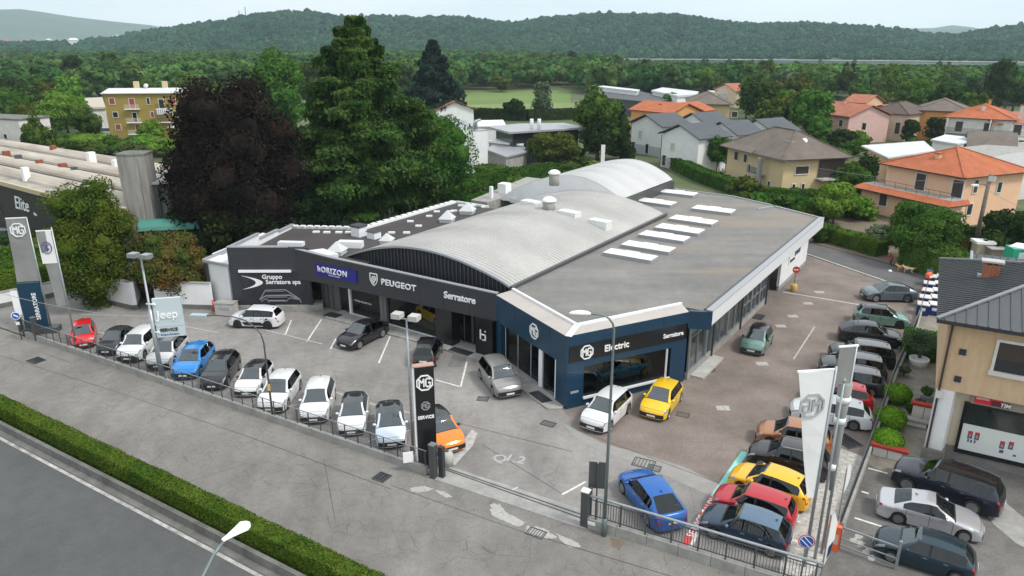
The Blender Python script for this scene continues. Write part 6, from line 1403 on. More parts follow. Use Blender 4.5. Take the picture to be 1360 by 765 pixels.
W2 = lambda face, xs, z, w_=1.1, h_=1.3, k='dark_glass': [(face, x, z, w_, h_, k) for x in xs]
# olive apartment block
def ext_olive(t, L_, D):
    for z in (6.9, 3.7, .9): balcony(t, 5.0, 8.4, z, .6, 1.0, 'offwhite', 'letter_white')
    for z in (6.9, 3.7): balcony(t, 12.2, 15.6, z, .6, 1.0, 'shutter_dark', 'letter_white')
    for k in range(14): MB().box(12.3+k*.23,12.3+k*.23+.20,-.55,-.50,5.5,6.7).build('awning_strip', M_['letter_white'] if k%2 else M_['letter_grey'], t)
    MB().prism([(15.2,-3.0),(21.2,-3.2),(21.2,.5),(15.0,.5)], 2.55, 2.85).build('canopy_roof', M_['letter_white'], t)
    for x in (5.9, 12.6): o = MB().box(x,x+1.1,5.5,6.4,10.3,13.0).build('chimney', CREAM, t)
    o = MB().lathe([(.02,0),(.5,.12),(.6,.2)], 12).build('satellite_dish', M_['letter_white'], t, True); o.location = (9.0,5.0,11.9); o.rotation_euler = (R(60),0,0)
house('apartment_block', 'olive yellow three-storey apartment block with red shutters and white roof', (133,125), (257,124), 10.4, 11, 'gable', .9, OLIVE, PALE_ROOF, .5, 'apartment block',
  W2('front',(1.6,15.6),8.0,1.2,1.4,'shutter_red')+W2('front',(19.0,),8.0,1.1,1.4,'shutter_dark')+W2('front',(1.9,),4.9,1.1,1.2)+W2('front',(15.8,),4.9,1.1,1.3,'shutter_dark')+W2('front',(19.2,),4.9,1.1,1.3,'shutter_red')+W2('front',(2.0,16.0),1.9,1.2,1.3,'shutter_red')
  +W2('front',(6.1,),6.95,1.2,2.3,'shutter_red')+W2('front',(6.4,),3.75,.9,2.2)+W2('front',(6.6,),.95,1.2,2.2,'shutter_red')+W2('front',(10.2,),7.9,.6,1.5)+W2('front',(10.6,),4.8,.7,1.3,'shutter_red')+W2('front',(12.9,),6.95,1.1,2.1), extra=ext_olive)
MB_ = None
house('white_building', 'plain white flat-roofed building at the left edge behind the long roofs', (-60,156), (24,160), 8.5, 6.5, 'flat', 0, M_['offwhite'], M_['concrete_dark'], .15, 'building', W2('front',(12.0,),5.0,.8,.8)+W2('right',(3.0,),4.8,1.0,1.6)+W2('right',(4.2,),1.2,1.0,1.6)+W2('front',(22.,),4.6,.9,1.1))
# long industrial building with ribbed vault roofs, black shop sign
P00, P10, P11, P01 = at(-60,226,6.2), at(160,283,6.2), at(228,220,6.2), at(-60,176,6.2)
HL, HA = quadplan(P00, P10); _ih = thing('industrial_hall', 'long low hall with dusty vaulted roofs and a black shop front at far left', 'hall', (*P00, 0), HA)
def _hl(p, q, f): x, y = p[0]+(q[0]-p[0])*f-P00[0], p[1]+(q[1]-p[1])*f-P00[1]; c_, s_ = math.cos(-HA), math.sin(-HA); return (x*c_-y*s_, x*s_+y*c_)
FL_, FR2, BR2, BL_ = _hl(P00,P00,0), _hl(P10,P10,0), _hl(P11,P11,0), _hl(P01,P01,0)
MB().prism([FL_, FR2, BR2, BL_], -.05, 5.9).build('wall', mat('grimy_wall', (.22,.21,.19), .9, var=.3), _ih); MB().prism([(FL_[0],FL_[1]-.3),(FR2[0]+.3,FR2[1]-.3),(BR2[0]+.4,BR2[1]),BL_], 5.902, 6.22).build('roof', mat('old_membrane', (.22,.205,.185), .9, col2=(.42,.40,.37), vscale=.35, detail=9, bump=.3), _ih)
HM_ = mat('dusty_roof', (.28,.235,.19), .85, col2=(.50,.46,.40), vscale=.4, detail=9, bump=.3, stretch=(.25,1.6,1)); n = 4
for k in range(n):
    f0, f1 = .10+.9*k/n, .10+.9*(k+.66)/n; b = MB(); vs = []; s_ = 8
    for i in range(s_+1):
        a_ = math.pi*i/s_; f = (f0+f1)/2-(f1-f0)/2*math.cos(a_); pl = (FL_[0]+(BL_[0]-FL_[0])*f, FL_[1]+(BL_[1]-FL_[1])*f); pr = (FR2[0]+(BR2[0]-FR2[0])*f, FR2[1]+(BR2[1]-FR2[1])*f); z = 6.23+.75*math.sin(a_); vs += [(*pl,z),(*pr,z)]
    b.add(vs, [(2*i,2*i+1,2*i+3,2*i+2) for i in range(s_)]); b.add(vs[1::2], [tuple(range(s_+1))]); b.build('vault_roof', HM_, _ih)
    g = f1+.04; pl = (FL_[0]+(BL_[0]-FL_[0])*g, FL_[1]+(BL_[1]-FL_[1])*g); pr = (FR2[0]+(BR2[0]-FR2[0])*g, FR2[1]+(BR2[1]-FR2[1])*g); MB().bar((*pl,6.3), (*pr,6.3), .7, .16).build('gutter', mat('grimy_gutter', (.05,.045,.04), .9, var=.4, vscale=1), _ih)
MB().box(0,HL,-.5,-.1,6.0,6.5).build('cornice', mat('beige_cornice', (.45,.38,.25), .8), _ih); MB().box(HL-50,HL-.2,-.16,-.002,.2,5.9).build('black_front', mat('black_slats', (.02,.019,.018), .7), _ih)
for (px, py, w_, h_, m_) in ((122,214,.9,1.6,'w'),(35,235,.7,1.5,'w'),(9,206,.8,.7,'r'),(53,218,.7,.7,'r'),(71,199,.7,.8,'r'),(84,223,.8,.7,'r'),(25,212,.7,.8,'d'),(99,227,.6,.6,'d'),(155,222,.8,1.2,'w'),(200,240,1.2,.9,'w')):
    q = at(px, py, 6.8); q = _hl(q, q, 0); MB().box(q[0]-w_/2,q[0]+w_/2,q[1]-w_/2,q[1]+w_/2,6.3,6.9+h_*.7).build('roof_vent', {'w':M_['letter_white'],'r':mat('rust', (.25,.07,.04), .8),'d':STD}[m_], _ih)
for f in (.2,.55,.8): q = (FL_[0]+(BL_[0]-FL_[0])*f, FL_[1]+(BL_[1]-FL_[1])*f)
FOOT.append((sum(p[0] for p in (P10,P11))/2-6, sum(p[1] for p in (P10,P11))/2, 14)); FOOT.append((P00[0]+20, P00[1]+5, 26))
a = at(33,262,4.3); rz_ = _ih.rotation_euler[2]; c_, s_ = math.cos(-rz_), math.sin(-rz_); lx = (a[0]-_ih.location.x)*c_-(a[1]-_ih.location.y)*s_
lettering('Elite', 2.2, M_['letter_white'], _ih, (lx+1.5, -.2, 3.5), wall_rot(), shear=.25, bold=.005, xs=1.0); lettering('Elite', .45, M_['letter_white'], _ih, (lx+6.4, -.2, 3.3), wall_rot(), bold=.01)
MB().box(lx-8.5,lx-3.4,-.3,-.2,2.2,5.4).build('billboard', mat('poster_light', (.55,.50,.38), .7, col2=(.15,.14,.13), vscale=.9), _ih)
CT = mat('streaked_concrete', (.20,.19,.175), .92, bump=.4, vscale=1.2, detail=8, stretch=(2.2,2.2,.25), col2=(.34,.33,.31))
t = thing('concrete_tower', 'stained concrete chimney tower with rounded front beside the industrial hall', 'tower', (*at(197,350), 0), R(4)); s8 = [(-1.35,.0),(-1.0,-.45),(0,-.62),(1.0,-.45),(1.35,0),(1.35,2.2),(-1.35,2.2)]
MB().prism(s8, 0, 11.3).build('shaft', CT, t); MB().prism([(p[0]*1.04,p[1]*1.04) for p in s8], 11.302, 11.5).build('cap', M_['concrete_dark'], t)
for x in (-.95,.95): MB().box(x-.05,x+.05,-.56,-.44,0,11.2).build('rib', CT, t)
FOOT.append((t.location.x, t.location.y, 5))
t = thing('grey_rear_building', 'plain grey concrete wing with curved roof edge right of the tower', 'building', (*at(207,350), 0), R(8)); MB().box(0,5.5,1,9,0,8.2).build('wall', mat('grey_render', (.20,.20,.205), .9, var=.1), t); MB().prism([(-.4,.7),(5.9,.7),(5.9,9.4),(-.4,9.4)], 8.202, 8.4).build('roof', M_['concrete_light'], t); MB().box(0.9,1.2,.7,1,1,8.0).build('duct', M_['steel_dark'], t)
t = thing('green_awning', 'turquoise green barrel canopy at the foot of the grey wing', 'canopy', (*at(196,356), 0), R(12)); b = MB(); vs = []
for i in range(9): a_ = math.pi*(.05+.9*i/8); vs += [(0,-1.2*math.cos(a_),4.0+1.1*math.sin(a_)),(5.8,-1.2*math.cos(a_),4.0+1.1*math.sin(a_))]
b.add(vs, [(2*i,2*i+1,2*i+3,2*i+2) for i in range(8)]); o = b.build('canopy_cover', wavemat('green_cover', (.06,.24,.19), .6, 3, .03, var=.12), t)
for k in range(9):
    for p, q in zip(range(8), range(1,9)):
        pass
b = MB(); b.box(0,.08,-1,1,0,4.1); b.box(5.7,5.78,-1,1,0,4.1); b.build('side_panel', M_['steel_dark'], t)
# cars and van near the hall
car('bigsuv', GBL, 'grey suv parked by the black shop front at the left edge', *at(14,322), 78); car('suv', BLK, 'black car behind the left grey banner flag', *at(40,338), 80)
car('van', WHT, 'white van beside the olive apartment block', *at(141,180), 80)
# red roofed house behind the cedar
house('red_roof_house', 'small house with salmon red gable roof and brick side beyond the big cedar', (577,147), (633,145.5), 4.6, 12, 'gable', 2.2, M_['white'], TILE2, .7, 'house', W2('front',(1.6,),.6,1.8,1.9,'curtain')+W2('front',(4.2,),.6,1.4,1.9,'curtain'), ridge='y', chimneys=((3.,6.,2.6),))
# modern white and grey complex
def ext_tower(t, L_, D):
    for x, y in ((.6,.6),(1.8,2.2)): MB().tube([(x,y,7.5),(x,y,8.7),(x+.15,y,9.0),(x+.8,y,9.1)], .22, 8).build('elbow_vent', M_['steel'], t, True)
Q = at(628.6,231); t = thing('white_stair_tower', 'blank white square tower at the end of the modern grey complex', 'tower', (*Q, 0), R(28)); MB().box(0,2.9,0,2.6,0,7.4).build('wall', M_['white'], t); MB().box(-.03,2.93,-.03,2.63,7.402,7.5).build('coping', M_['letter_grey'], t); ext_tower(t,0,0)
MB().prism([(-1.7,1.2),(0,0),(0,2.6),(-1.5,3.4)], 0, 7.39).build('side_wall', M_['white'], t)
FOOT.append((Q[0]+1, Q[1]+1, 5))
DKG = mat('tinted_front', (.025,.03,.033), .15, spec=.6)
def slab(pts, z, th, name, label, wm, rm, cat='building', h0=0, inset=.5):
    P_ = [at(*p, z) for p in pts]; cx = sum(p[0] for p in P_)/len(P_); cy = sum(p[1] for p in P_)/len(P_)
    t = thing(name, label, cat, (cx, cy, 0)); L = [(p[0]-cx, p[1]-cy) for p in P_]
    ar = sum(L[i][0]*L[(i+1)%len(L)][1]-L[(i+1)%len(L)][0]*L[i][1] for i in range(len(L)))
    if ar < 0: L = L[::-1]
    rad = max(math.hypot(*p) for p in L); FOOT.append((cx, cy, rad*.8))
    MB().prism(L, z-th, z).build('roof', rm, t); s_ = [(p[0]*(1-inset/max(1,math.hypot(*p))), p[1]*(1-inset/max(1,math.hypot(*p)))) for p in L]
    MB().prism(s_, 0, z-th-.002).build('wall', wm, t); return t
slab([(648,168),(676,175.5),(779,169),(748,163),(690,164)], 6.3, .35, 'glass_office', 'dark glazed office under a thin grey flat roof in the modern complex', DKG, M_['letter_grey'], inset=1.6)
slab([(646,187),(695,192),(697,185),(660,182)], 3.9, .3, 'white_strip_roof', 'low annex with white roof strips in the modern complex', M_['concrete_light'], M_['letter_white'])
slab([(645,198),(672,208),(703,200),(694,193),(655,192)], 3.4, .3, 'grey_annex', 'low grey flat-roofed annex beside the white tower', M_['concrete'], M_['letter_grey'])
slab([(567,157),(600,155.5),(625,163),(616,176),(585,166)], 4.2, .3, 'long_grey_roof', 'long grey low roof between the red-roofed house and the white tower', M_['concrete'], M_['letter_grey'])
slab([(632,160),(668,159),(672,166),(634,167)], 5.6, .3, 'white_plant_room', 'white flat roof block behind the white tower', M_['white'], M_['letter_white'])
for (px, lb) in ((706,'left one of the two white roof pipes on the modern complex'),(716,'right one of the two white roof pipes on the modern complex')):
    q = at(px, 172, 6.3); t = thing('white_vent_pipe', lb, 'vent pipe', (*q, 6.3)); MB().lathe([(.35,0),(.35,1.9),(.3,2.0)], 12).build('pipe', M_['letter_white'], t, True)
t = thing('white_banner', 'narrow white banner on the edge of the dark cedar', 'banner', (*at(612,232),0), R(8)); MB().box(-.35,.35,-.03,.03,1.4,4.2).build('cloth', FWH, t); MB().tube([(.4,0,0),(.4,0,4.3)], .05, 6).build('pole', M_['steel'], t)
t = thing('white_banner', 'upright white banner panel behind the white vault', 'banner', (*at(800,226),0), R(8)); MB().box(-.35,.35,-.03,.03,1.4,4.6).build('cloth', FWH, t); MB().tube([(-.4,0,0),(-.4,0,4.7)], .05, 6).build('pole', M_['steel'], t)
# white semi-detached houses with slate roofs
def white_house(label, p0, p1, ze, depth, rise, wins=True, **kw):
    def ex(t, L_, D):
        MB().box(.6-.02,.6+.1,.55,.65,0,ze).build('downpipe', M_['shutter_dark'], t)
        MB().box(.62,L_-.62,.56,.598,0,ze*.32).build('grey_plinth', mat('light_grey_plinth', (.42,.42,.45), .8), t)
    return house('white_house', label, p0, p1, ze, depth, 'gable', rise, M_['white'], SLATE, .6, 'house', (W2('front',(3.2,),ze*.55,.8,1.3,'curtain')+W2('front',(1.2,5.4),.3,.9,1.9)) if wins else (), ridge='y', extra=ex, **kw)
for pk, L9, dp, wn, lb in (((856.5,152.6),10.5,8.5,True,'white house with slate roof, nearest the dark conifer'),((901,166),10.5,8.5,True,'white house with slate roof in front, next to the clipped hedge'),((917.7,150.7),9.5,8.0,False,'white house with slate roof, rear middle of the slate group'),((956,162.5),9.0,7.5,False,'white house with slate roof, right of the front one in the slate group'),((1002.7,159.3),9.5,8.0,False,'white house with slate roof, farthest right of the slate group')):
    q = at(*pk, 8.1); dx_, dy_ = math.cos(R(-58)), math.sin(R(-58)); white_house(lb, (q[0]-dx_*L9/2, q[1]-dy_*L9/2), (q[0]+dx_*L9/2, q[1]+dy_*L9/2), 6.0, dp, 2.1, wn, world=True)
house('orange_roof_house', 'yellow house with bright orange roof behind the slate-roofed white houses', (834,146), (893,151.5), 6.2, 12, 'gable', 2.0, ORW, TILE, .6, 'house', W2('left',(3.,),3.5,1.,1.3,'shutter_dark'))
house('orange_roof_house', 'orange house with low orange roof between white houses and brown roof', (901,151), (952,147), 6.0, 12, 'gable', 1.8, ORW, TILE, .6, 'house')
house('ochre_house', 'ochre house with wide grey-brown hipped roof behind the orange roofs', (912,138), (974,139), 6.5, 20, 'hip', 2.6, CREAM, BROWNT, .8, 'house', W2('front',(12.,),3.2,1.4,1.4,'shutter_dark'), chimneys=((8.,9.,3.),))
house('far_house', 'small far house with pinkish brown roof among the trees', (977,122), (1004,121.5), 5.5, 16, 'gable', 2.4, BEIGE, TILE2, .6, 'house')
# long sheds far away
slab([(795,117),(850,121),(893,131),(870,136),(806,130)], 5.0, .6, 'long_dark_shed', 'long dark shed with blackish roof on the far field', M_['steel_dark'], mat('blackish_roof', (.045,.05,.055), .6), 'shed')
slab([(794,115),(800,113.5),(850,119),(846,121)], 6.5, .6, 'white_roof_shed', 'far shed with white roof, left of two behind the long dark shed', M_['white'], PALE_ROOF, 'shed')
slab([(865,120),(880,116),(928,121.5),(925,125),(900,127)], 6.5, .6, 'white_roof_shed', 'far shed with white roof, right of two behind the long dark shed', M_['white'], PALE_ROOF, 'shed')
slab([(940,120),(1008,123),(1006,126),(940,123)], 4.5, .5, 'white_roof_shed', 'thin far white roof right of the sheds', M_['white'], PALE_ROOF, 'shed')
slab([(70,73),(140,72.5),(131,84),(92,85)], 8.0, 1.0, 'far_hall', 'wide pale hall roof in the far woods at upper left', M_['offwhite'], PALE_ROOF, 'hall')
slab([(161,101),(228,100),(228,107),(165,107)], 6, .8, 'far_hall', 'pale flat roof right behind the olive apartment block', M_['offwhite'], mat('buff_roof', (.45,.40,.33), .8), 'hall')
slab([(112,130),(136,129),(140,142),(118,143)], 5.5, .5, 'pale_annex', 'pale annex with brown-striped roof left of the olive block', M_['offwhite'], mat('buff_roof', (.45,.40,.33), .8), 'building')
slab([(254,127),(275,126),(270,137),(255,137)], 5.0, .5, 'pale_annex', 'white-roofed annex right of the olive block', M_['offwhite'], PALE_ROOF, 'building')
slab([(165,86),(270,86),(270,91),(165,90)], 6, .8, 'far_hall', 'long low whitish roofs at the edge of the far meadow', M_['offwhite'], PALE_ROOF, 'hall')
# cream house with hip roof
def ext_cream(t, L_, D):
    balcony(t, 9.2, 12.2, 3.0, .9, 1.3)
    for x in (1.0, 2.4): MB().box(x-.15,x+.15,-.6,-.3,0,2.4).build('porch_pillar', CREAM, t)
    MB().box(11.9,12.4,-.4,.1,0,5.6).build('porch_pillar', M_['concrete'], t)
    q = MB(); q.box(12.5,14.0,3.5,4.2,6.3,8.1); q.build('chimney', M_['concrete'], t)
    MB().prism([(1,-.6),(10,-.6),(8.5,4),(2.5,4)], [5.95]*4, [6.05,6.05,7.6,7.6]).build('dormer_roof', BROWNT, t)
    o = MB().lathe([(.02,0),(.5,.12),(.6,.2)], 12).build('satellite_dish', M_['letter_white'], t, True); o.location = (13.6,6.0,7.9); o.rotation_euler = (R(60),0,.5)
    MB().prism([(L_-.9,1.0),(L_+.5,1.0),(L_+.5,4.5),(L_-.9,4.5)], 2.85, 3.05) and None
    o = MB().box(L_-.9,L_+.6,D-5.5,D-.6,2.8,3.0).build('balcony', M_['concrete_light'], t); MB().box(L_+.5,L_+.56,D-5.5,D-.6,3.9,3.96).build('handrail', STD, o)
    for k in range(5): MB().box(L_+.5,L_+.55,D-5.45+k*1.2,D-5.40+k*1.2,3.0,3.9).build('baluster', STD, o)
    MB().box(L_-.898,L_-.86,D-5.2,D-.8,3.0,5.8).build('loggia_shade', M_['shutter_dark'], t)
a0, a1, a3 = at(956,192,6), at(1040,213,6), at(1113,204,6)
house('cream_house', 'large cream yellow villa with grey-brown hipped roof behind the flat roof', (956,192), (1040,213), 6.0, max(12., math.dist(a1,a3)*.95), 'hip', 3.4, CREAM, BROWNT, 1.0, 'house',
  W2('front',(3.2,),4.0,1.1,1.3,'shutter_dark')+W2('front',(6.0,),4.0,.9,1.2,'shutter_dark')+W2('front',(7.6,),2.6,.5,1.3,'shutter_dark')+W2('front',(7.0,),.8,.4,1.5,'shutter_red')+W2('front',(9.9,),3.05,1.4,2.1,'shutter_dark')+W2('front',(10.2,),.2,1.2,1.8,'shutter_dark')+W2('front',(13.2,),1.0,.5,1.2)+W2('right',(3.0,),3.7,2.2,1.1,'shutter_dark')+W2('right',(2.8,4.4),.9,.45,1.3), extra=ext_cream)
# pink, beige, brown and white houses upper right
house('pink_house', 'pink two-storey house with long red tiled roof at upper right', (1047.5,146), (1128,156), 6.0, 13, 'gable', 2.4, PINK, TILE2, .6, 'house', W2('front',(3.5,12.0,17.0,24.0),3.7,1.1,1.4,'shutter_dark')+W2('front',(8.2,),2.9,1.4,2.2,'shutter_dark')+W2('right',(5.,),1.0,1.2,1.5), chimneys=((12,6,3.),), extra=lambda t, L_, D: balcony(t, 5.0, 15.0, 2.7, .6, 1.3) and None)
house('red_roof_house', 'red-orange tiled roof peeping out behind the pink house', (1118,136), (1150,138), 6, 12, 'gable', 2.0, APRI, TILE2, .5, 'house')
house('beige_house', 'beige house with dark brown hipped roof next to the pink house', (1151,148.5), (1208,152.5), 6.2, 14, 'hip', 2.4, BEIGE, mat('dark_brown_roof', (.09,.065,.055), .8, var=.15, vscale=1), .6, 'house', W2('front',(7.,),1.6,1.1,2.6,'shutter_dark')+W2('front',(10.6,),3.0,.9,1.2,'shutter_dark'))
house('terraced_house', 'small balcony house wedged between beige and brown-roofed houses', (1196,151), (1232,147), 6.0, 10, 'gable', 1.6, BEIGE, TILE2, .5, 'house', W2('front',(2.0,4.6),3.4,1.2,1.7,'shutter_dark')+W2('front',(5.2,),.6,1.6,1.6,'shutter_dark'), extra=lambda t, L_, D: balcony(t, 1.2, 7.2, 3.2, .5, 1.1) and None)
house('brown_roof_house', 'orange-walled house with broad brown roof at upper right', (1215,146), (1290,149), 6.8, 16, 'hip', 2.4, ORW, BROWNT, .6, 'house', chimneys=((15,5,2.6),))
def ext_k(t, L_, D):
    balcony(t, 1.0, 17.5, 3.1, .6, 1.4); 
    for x in (1.0, 9.2, 17.5): MB().box(x-.12,x+.12,-.75,-.5,0,6.2).build('balcony_pillar', M_['white'], t)
house('white_villa', 'white two-storey house with orange roof and long balcony at upper right', (1253,155), (1350,160), 6.3, 16, 'hip', 2.6, M_['offwhite'], TILE, .6, 'house', W2('front',(2.6,8.0,13.5),3.2,1.4,2.2,'shutter_dark')+W2('front',(3.5,10.,15.),.6,1.4,1.5,'shutter_dark')+W2('front',(20.,),3.8,.8,1.6,'shutter_dark'), chimneys=((7,4,2.6),(14,4.5,2.8),(21,4,2.8)), extra=ext_k)
house('far_right_house', 'white house with reddish roof at the right edge of the upper row', (1322,166), (1400,164), 5.2, 12, 'gable', 2.0, M_['offwhite'], TILE2, .6, 'house', W2('front',(4.,),2.0,1.2,1.8,'shutter_dark'))
slab([(1144,193),(1179.5,209),(1242,199.6),(1227,187)], 4.6, .25, 'white_roof_workshop', 'low orange workshop with wide pale metal roof behind the apricot house', APRI, PALE_ROOF, 'workshop', inset=1.2)
slab([(1236,185),(1272,191),(1303,184),(1256,178.5)], 4.5, .3, 'white_roof_shed', 'smaller white-roofed shed below the white villa', M_['white'], PALE_ROOF, 'shed')
house('grey_roof_barn', 'low barn with weathered grey-brown roof right of the white shed', (1283,196), (1352,200), 3.6, 12, 'gable', 2.4, M_['offwhite'], BROWNT, .5, 'barn')
slab([(1245,199),(1300,208),(1400,204),(1400,186),(1330,190)], 4.2, .3, 'concrete_depot', 'flat grey depot roof behind concrete parapet at the right edge', mat('dirty_concrete_wall', (.22,.20,.17), .9, var=.3), M_['concrete'], 'depot')
slab([(1290,212),(1345,228),(1420,222),(1420,203),(1370,200)], 4.4, .25, 'grey_workshop', 'large pale grey flat roof right behind the apricot house', M_['offwhite'], mat('grey_sheet', (.36,.36,.35), .7, var=.1), 'workshop')
# apricot house
ZL, ZU = 3.6, 6.4
c0, c1, c2 = at(1167.8,216.7,ZU), at(1282,236.7,ZU), at(1362,226.5,ZU)
def ext_m(t, L_, D):
    pass
hm = house('apricot_house', 'big apricot villa with bright orange hipped roof, terrace and lower tiled skirt roof', (1167.8,216.7), (1282,236.7), ZU, max(11., math.dist(c1,c2)*1.05), 'hip', 2.6, APRI, TILE, .8, 'house',
  W2('front',(5.4,10.6),ZL+.15,1.4,2.1,'shutter_dark')+W2('right',(3.0,),ZL+.6,.7,1.6,'shutter_dark')+W2('right',(2.6,),1.4,.9,1.4)+W2('right',(7.5,),3.9,.8,1.3), chimneys=((6.,3.4,1.9),))
Lm = math.dist(c0, c1)
MB().box(-.5,Lm-.2,-1.9,.796,0,ZL-.25).build('lower_wall', APRI, hm)
b = MB(); b.add([(-1.3,-2.9,ZL-.45),(Lm+.6,-2.9,ZL-.45),(Lm+.1,-1.6,ZL+.1),(-.8,-1.6,ZL+.1)], [(0,1,2,3)]); b.add([(Lm+.6,-2.9,ZL-.45),(Lm+.6,1.2,ZL-.45),(Lm+.1,1.2,ZL+.1),(Lm+.1,-1.6,ZL+.1)], [(0,1,2,3)]); b.add([(-1.3,1.2,ZL-.45),(-1.3,-2.9,ZL-.45),(-.8,-1.6,ZL+.1),(-.8,1.2,ZL+.1)], [(0,1,2,3)]); b.build('skirt_roof', TILE, hm)
MB().box(-1.3,Lm+.6,-2.95,1.2,ZL-.62,ZL-.455).build('skirt_eaves', M_['shutter_dark'], hm); MB().box(-.8,Lm+.1,-1.6,.79,ZL-.0,ZL+.098).build('terrace', M_['concrete'], hm)
b = MB(); b.bar((-.6,-1.5,ZL+.95),(Lm,-1.5,ZL+.95),.05,.05); o = b.build('terrace_rail', STD, hm)
for k in range(9): MB().box(-.6+k*(Lm+.5)/8-.02,-.6+k*(Lm+.5)/8+.02,-1.52,-1.48,ZL+.1,ZL+.93).build('rail_post', STD, hm)
for (x, z, w_, h_) in ((2.6,1.3,1.2,1.8),(8.0,.6,3.6,2.0),(13.2,1.1,1.2,1.5)):
    o = winpart(hm, x, z, w_, h_, 'shutter_dark'); o.location = (x, -1.9, z)
FOOT.append((hm.location.x+6, hm.location.y+3, 12))
# ================================================================ FOLIAGE
def leafmat(name, col, col2, var_scale=.5, obj_var=.18, trans=.22, hue=.02):
    m = bpy.data.materials.new(name); m.use_nodes = True; t = m.node_tree; t.nodes.remove(t.nodes['Principled BSDF']); out = t.nodes['Material Output']
    n = N(t, 'ShaderNodeTexNoise', i_Scale=var_scale, i_Detail=3.); t.links.new(pos(t), n.inputs['Vector'])
    n2 = N(t, 'ShaderNodeTexNoise', i_Scale=9., i_Detail=2.); t.links.new(pos(t), n2.inputs['Vector'])
    c = ramp(t, n.outputs[0], [(.35, col), (.65, col2)]); c = mixc(t, 1., c, ramp(t, n2.outputs[0], [(.3, .55), (.7, 1.5)]), 'MULTIPLY')
    oi = N(t, 'ShaderNodeObjectInfo'); hs = N(t, 'ShaderNodeHueSaturation'); mr = N(t, 'ShaderNodeMapRange'); mr.inputs[3].default_value = 1-obj_var; mr.inputs[4].default_value = 1+obj_var*1.3
    ml = N(t, 'ShaderNodeMath', operation='MULTIPLY'); ml.inputs[1].default_value = 7.31; fr = N(t, 'ShaderNodeMath', operation='FRACT'); mh = N(t, 'ShaderNodeMapRange'); mh.inputs[3].default_value = .5-hue; mh.inputs[4].default_value = .5+hue
    t.links.new(oi.outputs['Random'], mr.inputs[0]); t.links.new(oi.outputs['Random'], ml.inputs[0]); t.links.new(ml.outputs[0], fr.inputs[0]); t.links.new(fr.outputs[0], mh.inputs[0])
    t.links.new(mr.outputs[0], hs.inputs['Value']); t.links.new(mh.outputs[0], hs.inputs['Hue']); t.links.new(c, hs.inputs['Color'])
    d = N(t, 'ShaderNodeBsdfDiffuse'); tr = N(t, 'ShaderNodeBsdfTranslucent'); mx_ = N(t, 'ShaderNodeMixShader'); mx_.inputs[0].default_value = trans
    t.links.new(hs.outputs[0], d.inputs[0]); t.links.new(hs.outputs[0], tr.inputs[0]); t.links.new(d.outputs[0], mx_.inputs[1]); t.links.new(tr.outputs[0], mx_.inputs[2]); t.links.new(mx_.outputs[0], out.inputs[0])
    return m
LF_ = dict(
 green=leafmat('leaf_green', (.042,.098,.018), (.082,.155,.028)), bright=leafmat('leaf_bright', (.080,.165,.020), (.125,.22,.035)),
 dark=leafmat('leaf_dark', (.020,.040,.013), (.040,.066,.020)), cedar=leafmat('cedar_needles', (.022,.056,.016), (.070,.122,.028), .5),
 bluecedar=leafmat('blue_cedar_needles', (.022,.045,.036), (.038,.068,.050), .35), copper=leafmat('copper_leaves', (.012,.0108,.0098), (.032,.024,.018), .35, .05),
 olive=leafmat('leaf_olive', (.048,.078,.018), (.105,.118,.024), .45, .05), rusty=leafmat('leaf_rusty', (.055,.10,.022), (.14,.085,.028), .5, .05), oval=leafmat('leaf_yellowish', (.042,.088,.014), (.100,.125,.018), .4, .05),
 grey=leafmat('leaf_grey', (.075,.105,.055), (.11,.145,.085)), hedge=leafmat('hedge_leaf', (.050,.108,.016), (.090,.150,.022), .6, .05), hedged=leafmat('hedge_leaf_dark', (.035,.09,.015), (.06,.13,.022)),
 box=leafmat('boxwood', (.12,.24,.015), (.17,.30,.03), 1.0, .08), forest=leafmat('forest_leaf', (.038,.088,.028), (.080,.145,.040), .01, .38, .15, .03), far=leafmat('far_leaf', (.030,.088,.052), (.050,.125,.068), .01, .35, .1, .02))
def leaves(P_, Nn, size, aspect=1.0, rng=RNG, droop=0.0):
    """quads centred on P_, facing roughly Nn"""
    n = len(P_); Nn = Nn + rng.normal(0, .55, (n,3)); Nn /= np.linalg.norm(Nn, axis=1)[:,None] + 1e-9
    A = np.cross(Nn, rng.normal(0, 1, (n,3))); A /= np.linalg.norm(A, axis=1)[:,None] + 1e-9
    B = np.cross(Nn, A); s_ = (size*rng.uniform(.6, 1.35, n))[:,None]
    if droop: A = A*.5 + np.array([0,0,-droop]); A /= np.linalg.norm(A, axis=1)[:,None]+1e-9; B = np.cross(Nn, A); B /= np.linalg.norm(B, axis=1)[:,None]+1e-9
    A = A*s_*aspect; B = B*s_
    V = np.stack([P_-A-B*.5, P_-A*.1-B, P_+A, P_+A*.1+B], axis=1).reshape(-1,3); F = np.arange(4*n).reshape(-1,4)
    return V, F
def npmesh(name, V, F):
    me = bpy.data.meshes.new(name); me.vertices.add(len(V)); me.vertices.foreach_set('co', np.asarray(V, dtype=np.float32).ravel())
    k = F.shape[1]; me.loops.add(F.size); me.loops.foreach_set('vertex_index', F.astype(np.int32).ravel()); me.polygons.add(len(F))
    me.polygons.foreach_set('loop_start', np.arange(0, F.size, k, dtype=np.int32)); me.polygons.foreach_set('loop_total', np.full(len(F), k, dtype=np.int32)); me.update(); me.validate(); return me
def sph(n, rng): v = rng.normal(0, 1, (n,3)); return v/np.linalg.norm(v, axis=1)[:,None]
